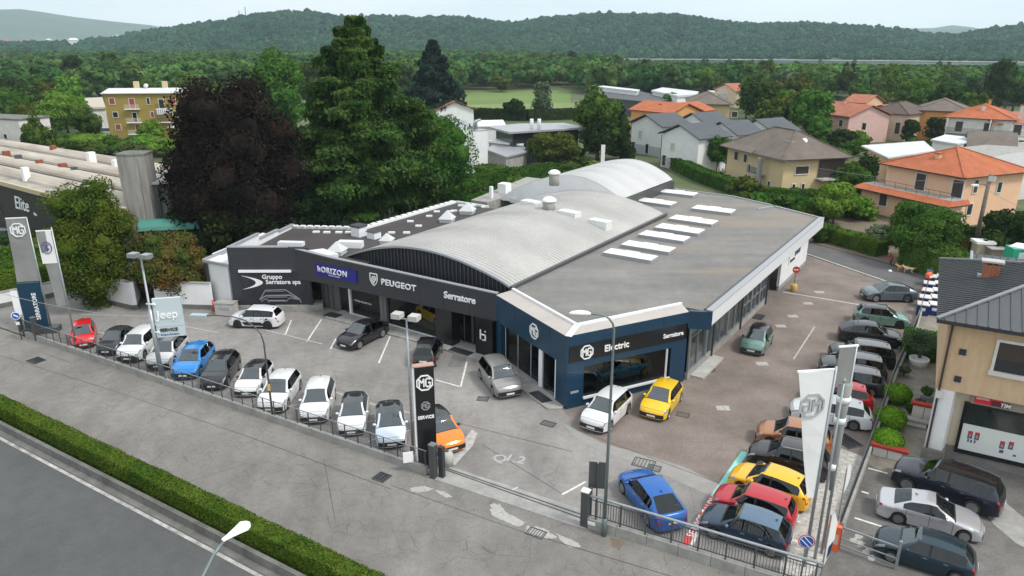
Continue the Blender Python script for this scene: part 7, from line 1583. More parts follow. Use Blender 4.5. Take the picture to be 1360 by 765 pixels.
def core(c, r, rng, nu=7, nv=5):
    V = []; 
    for i in range(nv+1):
        a = math.pi*i/nv
        for j in range(nu): b = 2*math.pi*j/nu; k = rng.uniform(.85,1.1) if 0 < i < nv else .95; V.append((c[0]+r[0]*k*math.sin(a)*math.cos(b), c[1]+r[1]*k*math.sin(a)*math.sin(b), c[2]+r[2]*k*math.cos(a)))
    F = [(i*nu+j, (i+1)*nu+j, (i+1)*nu+(j+1)%nu, i*nu+(j+1)%nu) for i in range(nv) for j in range(nu)]
    return np.array(V), np.array(F)
def crown(rx, rz, zc, nl, lobes, size, seed, shape='round', corefac=.60, aspect=1.0, droop=0, lobe_r=.42, full=False):
    rng = np.random.default_rng(seed); Vs, Fs, off = [], [], 0
    def push(V, F):
        nonlocal off
        Vs.append(V); Fs.append(F+off); off += len(V)
    dirs = sph(lobes, rng); dirs[:,2] = np.where(rng.random(lobes) < (.92 if full else .45), dirs[:,2], np.abs(dirs[:,2])*1.1-.2)
    for k in range(lobes):
        d = dirs[k]; f = rng.uniform(.42, .78)
        zz = d[2]*f; sh = 1.0
        if shape == 'cone': zz = rng.uniform(-.9, .8); sh = max(.12, .5*(1-zz)) ; d = np.array([math.cos(k*2.4), math.sin(k*2.4), 0]); f = .62
        if shape == 'column': zz = rng.uniform(-.85,.85); d = np.array([math.cos(k*2.4), math.sin(k*2.4), 0]); f = .5; sh = math.sqrt(max(.1,1-zz*zz*.8))
        c = np.array([d[0]*f*rx*sh, d[1]*f*rx*sh, zc+zz*rz]); lr = rng.uniform(.8, 1.2)*lobe_r*rx*(sh if shape != 'round' else 1); lz = lr*rng.uniform(.6,.85)*min(1.3, rz/rx)
        m = max(6, int(nl/lobes)); u = sph(m, rng); rr = rng.uniform(.80, 1.06, m)[:,None]
        P_ = c + u*rr*np.array([lr, lr, lz]); push(*leaves(P_, u*np.array([1,1,1.3]), size, aspect, rng, droop))
        if corefac: push(*core(c, (lr*corefac, lr*corefac, lz*corefac), rng, 6, 4))
    if corefac: push(*core((0,0,zc), (rx*.5, rx*.5, rz*.6), rng, 8, 6))
    return npmesh('crown', np.concatenate(Vs), np.concatenate(Fs))
def cedar(R_, H_, seed, boughs, per, size):
    rng = np.random.default_rng(seed); Vs, Fs, off = [], [], 0
    for k in range(boughs):
        t_ = (k+.5)/boughs; tq = (math.floor(t_*20)+.5)/20; z = H_*(.06+.92*(tq*.75+t_*.25)); env = R_*min(1., 1.20*(1-t_)**.85+.05)*rng.uniform(.52,1.12)*(1.0 if t_ > .1 else .85)
        a = k*2.39996+rng.normal(0,.25); ln = max(env, .8); w_ = ln*rng.uniform(.26,.42)
        s_ = rng.random(per)**.65; lat = rng.uniform(-1,1,per)*w_*np.sin(np.clip(s_,0,1)*math.pi*.85+.15)
        up = ln*(.16+.10*rng.random()); zz = z + up*np.sin(s_*math.pi*.62) - ln*.10*s_**2 - np.abs(lat)*.28 + rng.normal(0,.10,per) - .5*(rng.random(per)**3)
        x = s_*ln; P_ = np.stack([x*math.cos(a)-lat*math.sin(a), x*math.sin(a)+lat*math.cos(a), zz], 1)
        nn = np.stack([np.full(per,math.cos(a)*.35)+0*lat, np.full(per,math.sin(a)*.35), np.full(per,.9)], 1)
        V, F = leaves(P_, nn, size, 1.9, rng); Vs.append(V); Fs.append(F+off); off += len(V)
        q = per//4; i_ = rng.integers(0, per, q); P2 = P_[i_] + np.stack([np.zeros(q), np.zeros(q), -rng.uniform(.15,.7,q)], 1)
        n2 = np.stack([np.full(q,math.cos(a)), np.full(q,math.sin(a)), np.full(q,.15)], 1); V, F = leaves(P2, n2, size, 1.7, rng, 1.2); Vs.append(V); Fs.append(F+off); off += len(V)
    for k in range(9):
        z = H_*(.12+.09*k); r_ = R_*.30*(1-z/H_)+.3; V, F = core((0,0,z), (r_,r_,H_*.08), rng, 8, 5); Vs.append(V); Fs.append(F+off); off += len(V)
    return npmesh('crown', np.concatenate(Vs), np.concatenate(Fs))
def trunk_mesh(h, r, spread=0, seed=0):
    rng = np.random.default_rng(seed); b = MB(); b.tube([(0,0,-.2),(.05*h*.1,0,h*.35),(0,.02*h,h*.7),(0,0,h)], [r*1.3,r,r*.7,r*.3], 8)
    for k in range(spread):
        a = k*2.4+rng.uniform(-.3,.3); z = h*rng.uniform(.35,.7); l_ = h*rng.uniform(.2,.32); b.tube([(0,0,z),(math.cos(a)*l_*.5,math.sin(a)*l_*.5,z+l_*.35),(math.cos(a)*l_,math.sin(a)*l_,z+l_*.6)], [r*.5,r*.32,r*.12], 6)
    return b.mesh('trunk', True)
def tree_at(name, label, px, base, top, wpx, mesh_fn, lm, cat='tree', group=None, zlean=0, rz=None, trunk=None):
    """unique tree sized from the photograph: foot row, top row and crown width"""
    x, y = at(px, base); lo, hi = 0, 60
    for _ in range(40):
        m = (lo+hi)/2; dz = m-CAM_H; dep = y*_c - dz*_s; row = 382.5-950*(y*_s+dz*_c)/dep
        if row > top: lo = m
        else: hi = m
    H_ = lo; wd = wpx*math.hypot(y, CAM_H)/950*.97
    t = thing(name, label, cat, (x, y, 0), rz if rz is not None else random.uniform(0, 6.28), group)
    inst('trunk', trunk_mesh(H_*.62, max(.12, H_*.02), 3, int(px)), M_['bark'], t)
    inst('crown', mesh_fn(wd/2, H_), lm, t); FOOT.append((x, y, wd*.3)); return t
mid_crown = lambda nl, lobes, size, seed, lift=.14, **k: (lambda r, H: crown(r, H*(1-lift)/2*1.0, H*(lift+(1-lift)/2), nl, lobes, size, seed, **k))
# --- the big four by the showroom
x, y = at(492,300); 
tree_at('cedar_tree', 'huge dark green cedar with layered drooping boughs behind the showroom', 488, 300, 14, 248, lambda r, H: cedar(r, H, 3, 170, 700, .15), LF_['cedar'])
tree_at('copper_beech', 'big blackish purple copper beech left of the giant cedar', 327, 336, 70, 186, lambda r, H: crown(r, H*.60, H*.42, 64000, 130, .14, 5, lobe_r=.29, full=True), LF_['copper'])
tree_at('oval_tree', 'dense oval tree with olive brown tinge above the white garden wall', 137, 404, 226, 118, lambda r, H: crown(r, H*.58, H*.45, 48000, 90, .085, 6, lobe_r=.33, full=True), LF_['oval'])
tree_at('rusty_tree', 'spreading green tree with rust brown patches beside the showroom', 233, 399, 305, 116, mid_crown(30000, 60, .09, 8, .0, lobe_r=.33, full=True), LF_['rusty'])
tree_at('green_tree', 'mid green leafy tree right of the giant cedar by the tall hedge', 577, 285, 128, 120, mid_crown(30000, 60, .14, 9, .0, lobe_r=.33, full=True), LF_['green'])
tree_at('blue_cedar', 'dark blue-green cedar standing behind the red-roofed house', 578, 165, 52, 84, lambda r, H: cedar(r, H, 4, 80, 180, .45), LF_['bluecedar'])
tree_at('broad_tree', 'green tree top behind the giant cedar at upper left', 378, 200, 44, 70, mid_crown(8000, 34, .3, 10, .05), LF_['green'])
tree_at('round_tree', 'big round olive green tree in front of the grey office roof', 733, 224, 171, 72, mid_crown(9000, 40, .2, 11, .02, lobe_r=.36), LF_['olive'])
tree_at('tall_tree', 'tall loose green tree next to the dark conifer behind the white vault', 793, 212, 110, 66, mid_crown(9000, 40, .25, 12, .03, lobe_r=.35), LF_['green'])
tree_at('purple_tree', 'dark greyish shrub tree below the tall loose tree', 792, 215, 160, 44, mid_crown(4000, 24, .22, 13, .03), LF_['dark'])
tree_at('dark_conifer', 'narrow dark conifer left of the nearest slate-roofed white house', 824, 212, 134, 40, mid_crown(6000, 44, .22, 14, .02, shape='cone', lobe_r=.5), LF_['dark'])
tree_at('columnar_tree', 'grey-green columnar tree in front of the pale meadow', 720, 158, 110, 28, mid_crown(3000, 26, .3, 15, .04, shape='column', lobe_r=.6), LF_['grey'])
tree_at('bright_tree', 'large bright green round tree left of the olive apartment block', 91, 178, 118, 66, mid_crown(9000, 44, .25, 16, .03, lobe_r=.34), LF_['bright'])
tree_at('yellow_green_tree', 'small yellow-green round tree in front of the olive apartment block', 205, 196, 158, 34, mid_crown(4000, 26, .2, 17, .05), LF_['bright'])
tree_at('garden_tree', 'leafy green tree covering the front of the apricot villa', 1220, 350, 262, 100, mid_crown(26000, 52, .10, 18, .04, lobe_r=.33, full=True), LF_['green'])
tree_at('garden_tree', 'light green garden tree behind the hedge right of the cream villa', 1106, 298, 238, 54, mid_crown(8000, 34, .14, 19, .06), LF_['bright'])
tree_at('garden_tree', 'dark round tree between cream villa and apricot villa', 1150, 245, 204, 34, mid_crown(4000, 24, .17, 20, .06), LF_['dark'])
tree_at('garden_tree', 'green tree cluster left of the apricot villa corner', 1138, 262, 226, 40, mid_crown(5000, 26, .16, 21, .06), LF_['green'])
tree_at('garden_tree', 'second green tree between cream villa and the light green tree', 1120, 262, 215, 40, mid_crown(4000, 26, .16, 22, .06), LF_['green'])
tree_at('garden_tree', 'dark leafy tree mass right of the wooden utility pole', 1338, 362, 274, 96, mid_crown(14000, 44, .14, 23, .05, lobe_r=.34), LF_['dark'])
tree_at('garden_tree', 'dark shrub tree just left behind the wooden utility pole', 1285, 340, 296, 46, mid_crown(5000, 26, .14, 24, .05), LF_['dark'])
tree_at('garden_tree', 'round green tree in front of the pink house', 1109, 172, 144, 30, mid_crown(2500, 22, .25, 25, .05), LF_['green'])
tree_at('garden_tree', 'dark green bush tree below the pink house', 1118, 198, 172, 42, mid_crown(3000, 24, .25, 26, .03), LF_['dark'])
tree_at('ivy_tree', 'dark ivy-covered upright tree left of two before the beige house', 1207, 190, 158, 20, mid_crown(2500, 20, .22, 27, .02, shape='column', lobe_r=.6), LF_['dark'])
tree_at('ivy_tree', 'dark ivy-covered upright tree right of two before the balcony house', 1238, 192, 157, 26, mid_crown(2500, 20, .22, 28, .02, shape='column', lobe_r=.6), LF_['dark'])
tree_at('garden_tree', 'green tree in front of the right slate roofs', 952, 228, 176, 46, mid_crown(5000, 28, .18, 29, .05), LF_['green'])
tree_at('garden_tree', 'tree beside the sheds, left of the ochre house', 893, 152, 121, 42, mid_crown(3000, 24, .3, 30, .05), LF_['green'])
tree_at('garden_tree', 'small light tree before the long dark shed', 858, 140, 129, 22, mid_crown(1500, 16, .3, 31, .05), LF_['bright'])
tree_at('garden_tree', 'conical dark tree right of the pink house', 1166, 150, 108, 34, mid_crown(3000, 26, .3, 32, .04, shape='cone', lobe_r=.55), LF_['olive'])
tree_at('garden_tree', 'vivid light green tree in the wood above the beige house', 1213, 150, 100, 52, mid_crown(4000, 30, .35, 33, .04), LF_['bright'])
tree_at('garden_tree', 'small dark tree between the white houses and cream villa', 972, 215, 190, 22, mid_crown(2000, 18, .2, 35, .04), LF_['dark'])
tree_at('garden_tree', 'round bush tree in the meadow strip', 667, 122, 99, 34, mid_crown(2500, 22, .35, 36, .02), LF_['olive'])
tree_at('garden_tree', 'dark bush tree at the meadow edge behind the grey roofs', 683, 160, 130, 30, mid_crown(2500, 22, .3, 37, .02), LF_['dark'])
# --- hedges
def hedge(name, label, pts, w_, h_, m, size=.10, dens=40, cat='hedge', core_in=.06, bmp=1.):
    t = thing(name, label, cat, (*pts[0], 0)); ox, oy = pts[0]; rng = np.random.default_rng(int(abs(ox*7+oy*3))%9999); Ps, Ns = [], []; b = MB()
    for p, q in zip(pts, pts[1:]):
        dx, dy, L_ = dirn(p, q); nx, ny = -dy, dx; n = int(L_*(w_+2*h_)*dens)
        s_ = rng.random(n)*L_; k = rng.random(n)*(w_+2*h_); side = np.where(k < h_, -1, np.where(k < h_+w_, 0, 1)); l_ = np.where(side == -1, -w_/2, np.where(side == 1, w_/2, k-h_-w_/2)); z = np.where(side == -1, k, np.where(side == 1, k-h_-w_, h_))
        bump = bmp*(.07*np.sin(s_*1.3+l_*2)+.05*np.sin(s_*3.1))
        z = z + np.where(side == 0, bump, 0); l_ = l_ + np.where(side != 0, side*bump*.8, 0)
        P_ = np.stack([p[0]-ox+dx*s_+nx*l_, p[1]-oy+dy*s_+ny*l_, z], 1) + rng.normal(0, .035*bmp, (n,3)); Nn = np.stack([nx*side*1., ny*side*1., np.where(side == 0, 1., .35)], 1)
        Ps.append(P_); Ns.append(Nn); c = core_in
        b.prism([(p[0]-ox-nx*(w_/2-c), p[1]-oy-ny*(w_/2-c)), (q[0]-ox-nx*(w_/2-c), q[1]-oy-ny*(w_/2-c)), (q[0]-ox+nx*(w_/2-c), q[1]-oy+ny*(w_/2-c)), (p[0]-ox+nx*(w_/2-c), p[1]-oy+ny*(w_/2-c))], 0, h_-c)
    V, F = leaves(np.concatenate(Ps), np.concatenate(Ns), size, 1.1, rng); inst('foliage', npmesh('foliage', V, F), m, t); b.build('inner_mass', m, t); return t
ha, hb = RO((dN+dF)/2); hd_ = dirn(ha, hb); k0 = None
ua = (ha[0]+hd_[0]*40, ha[1]+hd_[1]*40); ub = (hb[0]-hd_[0]*22, hb[1]-hd_[1]*22)
hedge('roadside_hedge', 'long clipped green hedge between the dark road and the service road', [ua, ub], dF-dN-.05, 1.2, LF_['hedge'], .040, 430, core_in=.05, bmp=.4)
hedge('clipped_hedge', 'clipped hedge with flat light top at the far left behind the banners', [at(-60,415), at(0,402), at(66,388)], 2.0, 2.6, LF_['hedge'], .11, 60)
hedge('clipped_hedge', 'second hedge row further back at the far left', [at(-60,370), at(0,362), at(74,352)], 1.6, 2.3, LF_['hedge'], .11, 50)
hedge('tall_hedge', 'tall bright green hedge strip behind the white vault and grey annex', [at(590,268), at(650,252), at(742,238)], 4.5, 2.6, LF_['hedged'], .16, 26)
hedge('tall_hedge', 'lower hedge between the vault and the tall hedge', [at(610,285), at(680,262), at(735,250)], 2.5, 1.8, LF_['hedged'], .14, 26)
hedge('garden_hedge', 'long clipped hedge running towards the white houses', [at(886,218), at(930,240), at(990,262)], 2.2, 2.0, LF_['hedged'], .14, 34)
hedge('garden_hedge', 'double clipped hedge in front of the cream villa', [at(1003,275), at(1060,280), at(1092,283)], 2.0, 1.9, LF_['hedged'], .13, 40)
hedge('garden_hedge', 'rear row of the hedge below the cream villa', [at(1012,266), at(1090,270)], 1.4, 1.9, LF_['hedged'], .13, 34)
hedge('garden_hedge', 'hedge along the lane below the apricot villa', [at(1098,318), at(1130,328), at(1170,340)], 2.0, 1.6, LF_['hedge'], .11, 50)
hedge('garden_hedge', 'thick shrubbery along the lane right of the person in red', [at(1205,352), at(1240,363), at(1284,378)], 3.0, 2.6, LF_['green'], .13, 46)
hedge('garden_hedge', 'dark small hedge in front of the white house', [at(888,212), at(912,213)], 1.6, 1.7, LF_['dark'], .13, 34)
hedge('field_hedge', 'dark hedge line between the meadow and the grey office roofs', [at(625,157), at(700,160), at(800,156)], 3.5, 3.0, LF_['dark'], .25, 10)
hedge('patio_hedge', 'loose green hedge behind the olive tree on the patio', [at(1196,470), at(1246,478)], 1.6, 1.9, LF_['green'], .09, 70)
def ball(r_, h_, n, size, seed):
    rng = np.random.default_rng(seed); u = sph(n, rng); P_ = u*np.array([r_, r_, h_/2])*rng.uniform(.94,1.05,n)[:,None]+np.array([0,0,h_/2]); V, F = leaves(P_, u*1.5, size, 1.0, rng); V2, F2 = core((0,0,h_/2), (r_*.95,r_*.95,h_*.475), rng, 14, 9)
    return npmesh('foliage', np.concatenate([V,V2]), np.concatenate([F,F2+len(V)]))
def bush(label, px, py, r_, h_, m, size=.05, n=3000, name='clipped_bush', seed=1, cat='bush', z=0, mesh=None):
    t = thing(name, label, cat, (*at(px, py), z)); 
    inst('foliage', ball(r_, h_, n*2, size, seed) if name == 'clipped_bush' else crown(r_, h_/2, h_/2, n, 14, size, seed, lobe_r=.55, corefac=.85), m, t); MB().tube([(0,0,-.05),(0,0,h_*.5)], .05, 6).build('stem', M_['bark'], t); return t
bush('bright green clipped ball bush, upper of the three by the side wall', 1190, 534, .82, 1.25, LF_['box'], seed=41)
bush('bright green clipped ball bush, middle of the three by the side wall', 1181, 567, .85, 1.25, LF_['box'], seed=42)
bush('lime green clipped bush in the planter with the red flower strip', 1176, 597, .86, 1.25, LF_['box'], seed=43)
bush('small potted shrub between the olive planter and the ball bushes', 1200, 500, .38, .9, LF_['grey'], .05, 900, seed=44, name='small_shrub')
bush('small shrub at the upper end of the red flower wall', 1207, 549, .30, .9, LF_['green'], .05, 700, seed=45, name='small_shrub')
bush('small shrub by the dark seat at the shop wall', 1229, 528, .30, .9, LF_['green'], .05, 700, seed=46, name='small_shrub')
bush('green shrub in front of the white corner pillar', 1237, 584, .36, 1.3, LF_['green'], .05, 900, seed=47, name='small_shrub')
bush('dwarf succulent clump beside the dark seat', 1222, 540, .35, .5, LF_['grey'], .05, 500, seed=48, name='small_shrub')
for i, (px, ba, to, wd, k, lb) in enumerate(((262,350,262,60,'dark','dark tree in the gap between grey wing and copper beech'),(300,352,250,60,'dark','dark tree low behind the copper beech'),(345,345,250,60,'dark','dark tree under the copper beech near the showroom wing'),(420,318,235,70,'dark','dark undergrowth tree beneath the giant cedar'),(540,300,215,60,'dark','shady tree at the right foot of the giant cedar'),
      (60,235,150,44,'green','green tree behind the white building at left'),(40,205,128,46,'olive','olive green tree left of the bright round tree'),(120,190,140,40,'green','green tree between bright tree and apartment block'),(20,180,120,50,'green','green tree at the far left above the white building'),(270,215,150,50,'green','green tree just left of the copper beech top'))):
    tree_at('garden_tree', lb, px, ba, to, wd, mid_crown(7000, 34, .17, 70+i, .02, lobe_r=.36, full=True), LF_[k])
tree_at('olive_tree', 'small grey-green olive tree in the big white planter', 1219, 484, 438, 50, mid_crown(2600, 22, .05, 49, .30, corefac=.0), LF_['grey'])
bush('round dark climbing shrub on the white wall under the oval tree', 122, 392, 1.1, 2.2, LF_['dark'], .09, 2500, seed=50, name='wall_shrub'); bush('round dark climbing shrub on the wall below the rusty tree', 240, 405, .85, 2.1, LF_['dark'], .09, 2000, seed=51, name='wall_shrub')
for i, (px, py, r_, h_, k, lb) in enumerate(((100,205,4.0,4.5,'green','leafy shrub below the bright round tree'),(125,207,4.2,5.0,'bright','light green shrub left of the apartment block foot'),(152,210,3.5,4.6,'green','green shrub in front of the apartment block corner'),(175,214,2.8,3.4,'grey','greyish palm-like shrub behind the concrete tower'),(195,205,3.4,4.0,'bright','light shrub right of the apartment balconies'),(222,208,3.2,4.0,'bright','light shrub near the copper beech edge'),
      (60,200,4.5,5.0,'olive','dull green shrub behind the white building'),(1172,322,2.0,2.4,'grey','silvery bush at the foot of the apricot villa'),(1088,322,1.6,2.6,'green','bush at the corner where the lane starts'),(1255,355,2.0,2.6,'bright','bright green bush by the lane shrubbery'),(28,335,2.4,2.4,'dark','dark shrub behind the left grey banner'),(50,345,2.0,2.8,'rusty','rusty bush between the two left banners'),(655,240,3.0,3.0,'green','green shrub at the foot of the grey annex'),(1273,352,1.3,3.4,'rusty','dry brown creeper at the foot of the utility pole'))):
    bush(lb, px, py, r_, h_, LF_[k], .12 if r_ < 2.5 else .2, 1600, seed=60+i, name='shrub')
# --- woodland: individual trees in the valley up to about 430 m, then mass
protos = []
kinds = [('green',.50),('dark',.2),('bright',.12),('grey',.06),('olive',.12)]
for i in range(7): protos.append(crown(4.6, 5.0 if i%3 else 6.2, 6.2 if i%3 else 7.4, 1300, 26, .42, 100+i, shape=('round','round','round','cone','round','round','column')[i] if i != 3 else 'round', lobe_r=.38))
tk = trunk_mesh(6., .28, 3, 5)
MEAD = [[at(*p) for p in q] for q in ([(612,120),(758,118),(790,152),(612,141)], [(-40,90),(36,89),(34,113),(-60,117)], [(1035,132),(1070,130),(1072,142),(1030,144)], [(600,99),(700,96),(720,106),(590,108)], [(165,90),(215,89),(213,97),(160,98)], [(820,128),(880,133),(880,142),(812,140)])]
def inpoly(x, y, poly):
    r_ = False
    for i in range(len(poly)):
        (x1, y1), (x2, y2) = poly[i], poly[i-1]
        if (y1 > y) != (y2 > y) and x < (x2-x1)*(y-y1)/(y2-y1)+x1: r_ = not r_
    return r_
def blocked(x, y, m=2.0):
    if any(math.hypot(x-a, y-b) < r_+m for a, b, r_ in FOOT): return True
    return any(inpoly(x, y, q) for q in MEAD)
def pix(x, y, z):
    dz = z-CAM_H; dep = y*_c-dz*_s; return 680+950*x/dep, 382.5-950*(y*_s+dz*_c)/dep
# zones (px range, row range) in which trees stand, with wanted spacing
zones = [(-20,62,112,200),(40,240,96,140),(225,420,90,150),(240,330,150,190),(395,620,100,160),(-20,110,150,180),(600,800,84,118),(800,1000,84,116),(930,1060,110,160),(985,1060,150,190),(1000,1360,84,134),(1060,1360,120,140),(1300,1370,110,150),(1230,1300,165,180),(1060,1140,180,200)]
rng = random.Random(5); spots = []
tries = 0
while len(spots) < 250 and tries < 40000:
    tries += 1; z_ = rng.choice(zones); px = rng.uniform(z_[0], z_[1]); py = rng.uniform(z_[2], z_[3]); x, y = at(px, py)
    if blocked(x, y, 3.5): continue
    sp = 7.0 + (y > 250)*3
    if any(math.hypot(x-a, y-b) < sp for a, b, *_ in spots): continue
    if px > 820 and y > 200: pass
    spots.append((x, y, px, py))
LM = [('the olive apartment block',195,120),('the giant cedar',480,100),('the blue-green cedar',578,110),('the grey office roof',720,165),('the long dark shed',850,122),('the ochre house',945,135),('the pink house',1100,145),('the beige house',1180,145),('the brown-roofed house',1255,142),('the white villa',1305,160),('the bright round tree',90,150),('the cream villa',1035,190),('the apricot villa',1230,220),('the white vault',800,230),('the copper beech',322,150)]
ORD = ['first','second','third','fourth','fifth','sixth','seventh','eighth','ninth','tenth','eleventh','twelfth']
def name_all(items, noun):          # items: (object, px, row, words); wording from what the photo shows beside them
    g = {}
    for o, px, py, wd in items:
        l_ = min(LM, key=lambda q: abs(q[1]-px)+2*abs(q[2]-py)); dx = px-l_[1]; rel = 'beyond' if abs(dx) < 22 and py < l_[2] else ('before' if abs(dx) < 22 else ('right of' if dx > 0 else 'left of'))
        g.setdefault('%s %s %s %s' % (wd, noun, rel, l_[0]), []).append((px, o))
    for k, v in g.items():
        v.sort(key=lambda q: q[0])
        for i, (px, o) in enumerate(v): o['label'] = k if len(v) == 1 else '%s, %s from the left' % (k, ORD[min(i, 11)])
kn = dict(green='mid green', dark='dark green', bright='light green', grey='silvery green', olive='olive tinged', hedge='fresh green'); named = []
for (x, y, px, py) in spots:
    r_ = rng.random(); a = 0
    for kd, pr in kinds:
        a += pr
        if r_ <= a: break
    s_ = rng.uniform(.65, 1.15)*(1.0 if y > 160 else .62); s_ = min(s_, max(.5, (22-.0205*math.hypot(x, y))/13.5)) if px > 820 else s_
    t = thing('valley_tree', 'tree', 'tree', (x, y, 0), rng.uniform(0, 6.28), 'trees of the wooded valley'); t.scale = (s_, s_, s_*rng.uniform(.85, 1.2))
    named.append((t, px, py, ('small ' if s_ < .7 else 'tall ' if s_ > .98 else '') + kn[kd]))
    inst('trunk', tk, M_['bark'], t); inst('crown', rng.choice(protos), LF_[kd], t); FOOT.append((x, y, 2.5))
name_all(named, 'tree')
# garden shrubs between the houses
sm = [crown(1.5, 1.2, 1.2, 500, 10, .2, 500+i, lobe_r=.5) for i in range(4)]; n_ = 0; tries = 0; shr = []
zn = [(560,800,215,268),(640,830,196,215),(830,960,190,225),(960,1170,256,300),(1085,1135,232,300),(1040,1150,180,230),(1130,1360,168,215),(30,280,188,215),(230,300,200,250)]
while n_ < 130 and tries < 6000:
    tries += 1; z_ = rng.choice(zn); px, py = rng.uniform(z_[0], z_[1]), rng.uniform(z_[2], z_[3]); x, y = at(px, py)
    if blocked(x, y, .5): continue
    lx_, ly_ = sl(px, py)
    if -40 < lx_ < 7 and ly_ < 49: continue
    kd = rng.choice(['green','dark','bright','olive','green','hedge']); s_ = rng.uniform(.7, 1.6)
    t = thing('garden_shrub', 'small shrub', 'shrub', (x, y, 0), rng.uniform(0, 6), 'small garden shrubs between the houses'); t.scale = (s_,)*3; inst('foliage', rng.choice(sm), LF_[kd], t); n_ += 1; shr.append((t, px, py, kn[kd]))
name_all(shr, 'garden shrub')
# ================================================================ HILLS, LAKE, FOREST MASS
def prof(px, pts): return float(np.interp(px, [p[0] for p in pts], [p[1] for p in pts]))
RIDGE = [(-300,55),(90,54),(160,47),(205,38),(260,30),(300,26),(345,17),(385,13),(420,14),(470,24),(500,19),(560,22),(600,20),(640,25),(680,29),(720,22),(790,17),(850,17),(900,18),(950,26),(1000,30),(1060,29),(1130,32),(1180,36),(1230,43),(1270,44),(1300,38),(1340,33),(1400,29),(1700,30)]
FAR = [(-300,10),(0,13),(40,12),(100,22),(160,29),(210,34),(260,46),(400,55),(1150,50),(1185,36),(1215,38),(1240,37),(1262,33),(1300,38),(1340,46),(1700,52)]
def hill(name, pr, D0, D1, D2, m, tree_h, step=12, nr=16, x0=-420, x1=1780):
    cols = list(range(x0, x1+1, step)); V = []; 
    def zat(px, f, D):
        h = faz(px, D1, prof(px, pr))[2] - tree_h
        prof_f = min(1., f); s_ = prof_f*prof_f*(3-2*prof_f)
        n_ = math.sin(px*.021+f*3)*.5+math.sin(px*.047+f*7)*.3+math.sin(px*.011-f*5)*.4
        return max(-1, h*s_*(1+.10*n_*(1-s_)*2))
    for i in range(nr+6):
        f = i/(nr-1); D = D0+(D1-D0)*f if f <= 1 else D1+(D2-D1)*(f-1)*(nr-1)/6
        for px in cols:
            a = faz(px, D, 57); 
            V.append((a[0], a[1], zat(px, f, D) if f <= 1 else zat(px, 1, D)*(1-.5*((f-1)*(nr-1)/6)**2)))
    nc = len(cols); F = [(i*nc+j, i*nc+j+1, (i+1)*nc+j+1, (i+1)*nc+j) for i in range(nr+5) for j in range(nc-1)]
    me = bpy.data.meshes.new(name); me.from_pydata(V, [], F); me.update(); me.shade_smooth(); me.materials.append(m); o = bpy.data.objects.new(name, me); COL.objects.link(o); struct(o)
    return lambda px, f: (lambda D: (*faz(px, D, 57)[:2], zat(px, f, D)))(D0+(D1-D0)*f)
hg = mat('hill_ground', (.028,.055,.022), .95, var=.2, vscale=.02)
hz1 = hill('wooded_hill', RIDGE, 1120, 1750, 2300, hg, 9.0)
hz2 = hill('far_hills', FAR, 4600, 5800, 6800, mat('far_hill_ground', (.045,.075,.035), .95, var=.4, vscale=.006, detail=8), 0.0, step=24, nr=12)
# lake on the right and its pale far shore
wm_ = mat('lake_water', (.03,.05,.055), .12, bump=.15, bscale=.6, vscale=.5, spec=.6)
lk = [faz(px, D, 57)[:2] for px, D in [(800,760),(900,640),(1000,560),(1200,540),(1500,540),(1800,560)]] + [faz(px, 1085, 57)[:2] for px in (1800,1500,1200,1000,800,700)]
poly_sheet('lake', lk, -.03, wm_)
sh = [faz(px, 1085, 57)[:2] for px in (700,800,1000,1200,1500,1800)] + [faz(px, 1122, 57)[:2] for px in (1800,1500,1200,1000,800,700)]
poly_sheet('lake_shore', sh, -.02, mat('pale_reeds', (.30,.32,.22), .9, var=.2, vscale=.02))
far_protos = [crown(4.6, 4.6, 5.2, 170, 7, 1.25, 300+i, lobe_r=.5, corefac=.88) for i in range(4)]
def scatter(name, label, pts, scl, protos_, m, cat):
    pc = bpy.data.collections.new(name+'_shapes')
    for i, me in enumerate(protos_):
        me2 = me.copy(); me2.materials.clear(); me2.materials.append(m); o = bpy.data.objects.new('tree_shape', me2); pc.objects.link(o)
    me = bpy.data.meshes.new(name); me.vertices.add(len(pts)); me.vertices.foreach_set('co', np.asarray(pts, dtype=np.float32).ravel()); me.update()
    at_ = me.attributes.new('scl', 'FLOAT', 'POINT'); at_.data.foreach_set('value', np.asarray(scl, dtype=np.float32))
    ob = bpy.data.objects.new(name, me); COL.objects.link(ob); tag(ob, label, cat, kind='stuff')
    ng = bpy.data.node_groups.new(name, 'GeometryNodeTree'); ng.interface.new_socket('Geometry', in_out='INPUT', socket_type='NodeSocketGeometry'); ng.interface.new_socket('Geometry', in_out='OUTPUT', socket_type='NodeSocketGeometry')
    gi = ng.nodes.new('NodeGroupInput'); go = ng.nodes.new('NodeGroupOutput'); ip = ng.nodes.new('GeometryNodeInstanceOnPoints'); ci = ng.nodes.new('GeometryNodeCollectionInfo')
    ci.inputs['Collection'].default_value = pc; ci.inputs['Separate Children'].default_value = True; ci.inputs['Reset Children'].default_value = True; ip.inputs['Pick Instance'].default_value = True
    rv = ng.nodes.new('FunctionNodeRandomValue'); rv.data_type = 'FLOAT_VECTOR'; rv.inputs[0].default_value = (0,0,0); rv.inputs[1].default_value = (0,0,6.28)
    na = ng.nodes.new('GeometryNodeInputNamedAttribute'); na.data_type = 'FLOAT'; na.inputs['Name'].default_value = 'scl'
    L = ng.links; L.new(gi.outputs[0], ip.inputs['Points']); L.new(ci.outputs[0], ip.inputs['Instance']); L.new(rv.outputs[0], ip.inputs['Rotation']); L.new(na.outputs[0], ip.inputs['Scale']); L.new(ip.outputs[0], go.inputs[0])
    md = ob.modifiers.new('scatter', 'NODES'); md.node_group = ng; return ob
rs = np.random.default_rng(11)
pts, scl = [], []
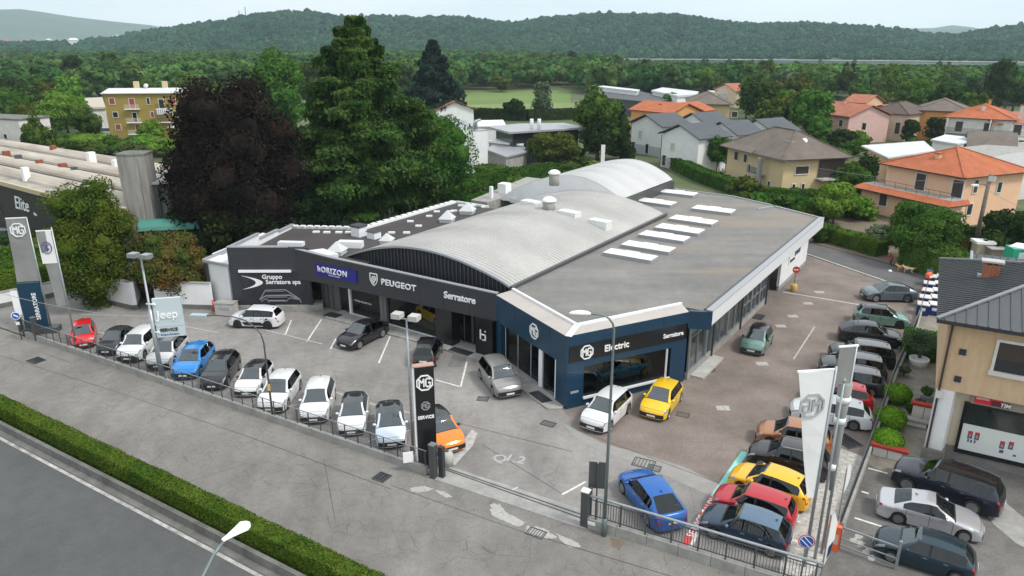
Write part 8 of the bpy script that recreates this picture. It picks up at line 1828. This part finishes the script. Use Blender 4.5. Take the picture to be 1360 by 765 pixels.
while len(pts) < 21000:
    px = rs.uniform(-330, 1700); f = rs.random()**.85; x, y, z = hz1(px, min(f*1.04, 1.0)); j = rs.normal(0, 4, 2)
    if z < .5 and f > .1: continue
    pts.append((x+j[0], y+j[1], z-1.0)); scl.append(rs.uniform(.55, 1.1)+(rs.random()<.05)*.35)
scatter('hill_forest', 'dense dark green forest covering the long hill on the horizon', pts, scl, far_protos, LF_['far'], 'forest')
pts, scl = [], []
n = 0
while len(pts) < 5200 and n < 200000:
    n += 1; px = rs.uniform(-200, 1560); D = 330+ (1090-330)*rs.random()
    x, y = faz(px, D, 57)[:2]
    if px > 700 and D > (700 if px < 900 else 520): continue
    if D < 430 and not (130 < 0): 
        if blocked(x, y, 4.0): continue
    elif any(inpoly(x, y, q) for q in MEAD) : continue
    s_ = rs.uniform(.85, 1.45); 
    if px > 820: s_ = min(s_, max(.55, (22-.0208*D)/11.5))
    pts.append((x, y, -.5)); scl.append(s_)
scatter('valley_forest', 'mixed green woodland filling the valley towards the lake and hills', pts, scl, [crown(4.8, 5.2, 6.0, 420, 14, .75, 320+i, lobe_r=.44, corefac=.85) for i in range(5)], LF_['forest'], 'woodland')
# far town under the left hills: pale little houses
for i in range(60):
    px = rs.uniform(-30, 225); D = rs.uniform(1500, 3200); x, y = faz(px, D, 57)[:2]; s_ = rs.uniform(9, 20)
    t = thing('town_house', 'tiny pale house of the hazy town far away at upper left', 'house', (x, y, rs.uniform(4, 24)), rs.uniform(0, 3), 'houses of the far town at upper left')
    MB().box(-s_/2,s_/2,-s_*.4,s_*.4,-12,s_*.5).build('wall', M_['offwhite'] if i%3 else PINK, t); MB().add([(-s_*.55,-s_*.45,s_*.5),(s_*.55,-s_*.45,s_*.5),(s_*.55,s_*.45,s_*.5),(-s_*.55,s_*.45,s_*.5),(-s_*.3,0,s_*.72),(s_*.3,0,s_*.72)], [(0,1,5,4),(1,2,5),(2,3,4,5),(3,0,4)]).build('roof', TILE2 if i%2 else PALE_ROOF, t)
for (px, py, lb) in ((317,14,'left one of two thin masts on the hill crest'),(325,9,'right one of two thin masts on the hill crest')):
    a = faz(px, 1740, py); t = thing('hill_mast', lb, 'mast', (a[0], a[1], a[2]-34)); MB().tube([(0,0,0),(0,0,34)], .8, 5).build('pole', M_['steel_dark'], t)
# haze
hzv = bpy.data.materials.new('haze_air'); hzv.use_nodes = True; t_ = hzv.node_tree; t_.nodes.remove(t_.nodes['Principled BSDF']); pv_ = N(t_, 'ShaderNodeVolumePrincipled'); pv_.inputs['Color'].default_value = (.70,.87,1.0,1); pv_.inputs['Density'].default_value = .00012; pv_.inputs['Anisotropy'].default_value = .2
t_.links.new(pv_.outputs[0], t_.nodes['Material Output'].inputs['Volume'])
o = MB().box(-7000, 7000, -400, 7400, -1.2, 420).build('haze', hzv); tag(o, kind='stuff')
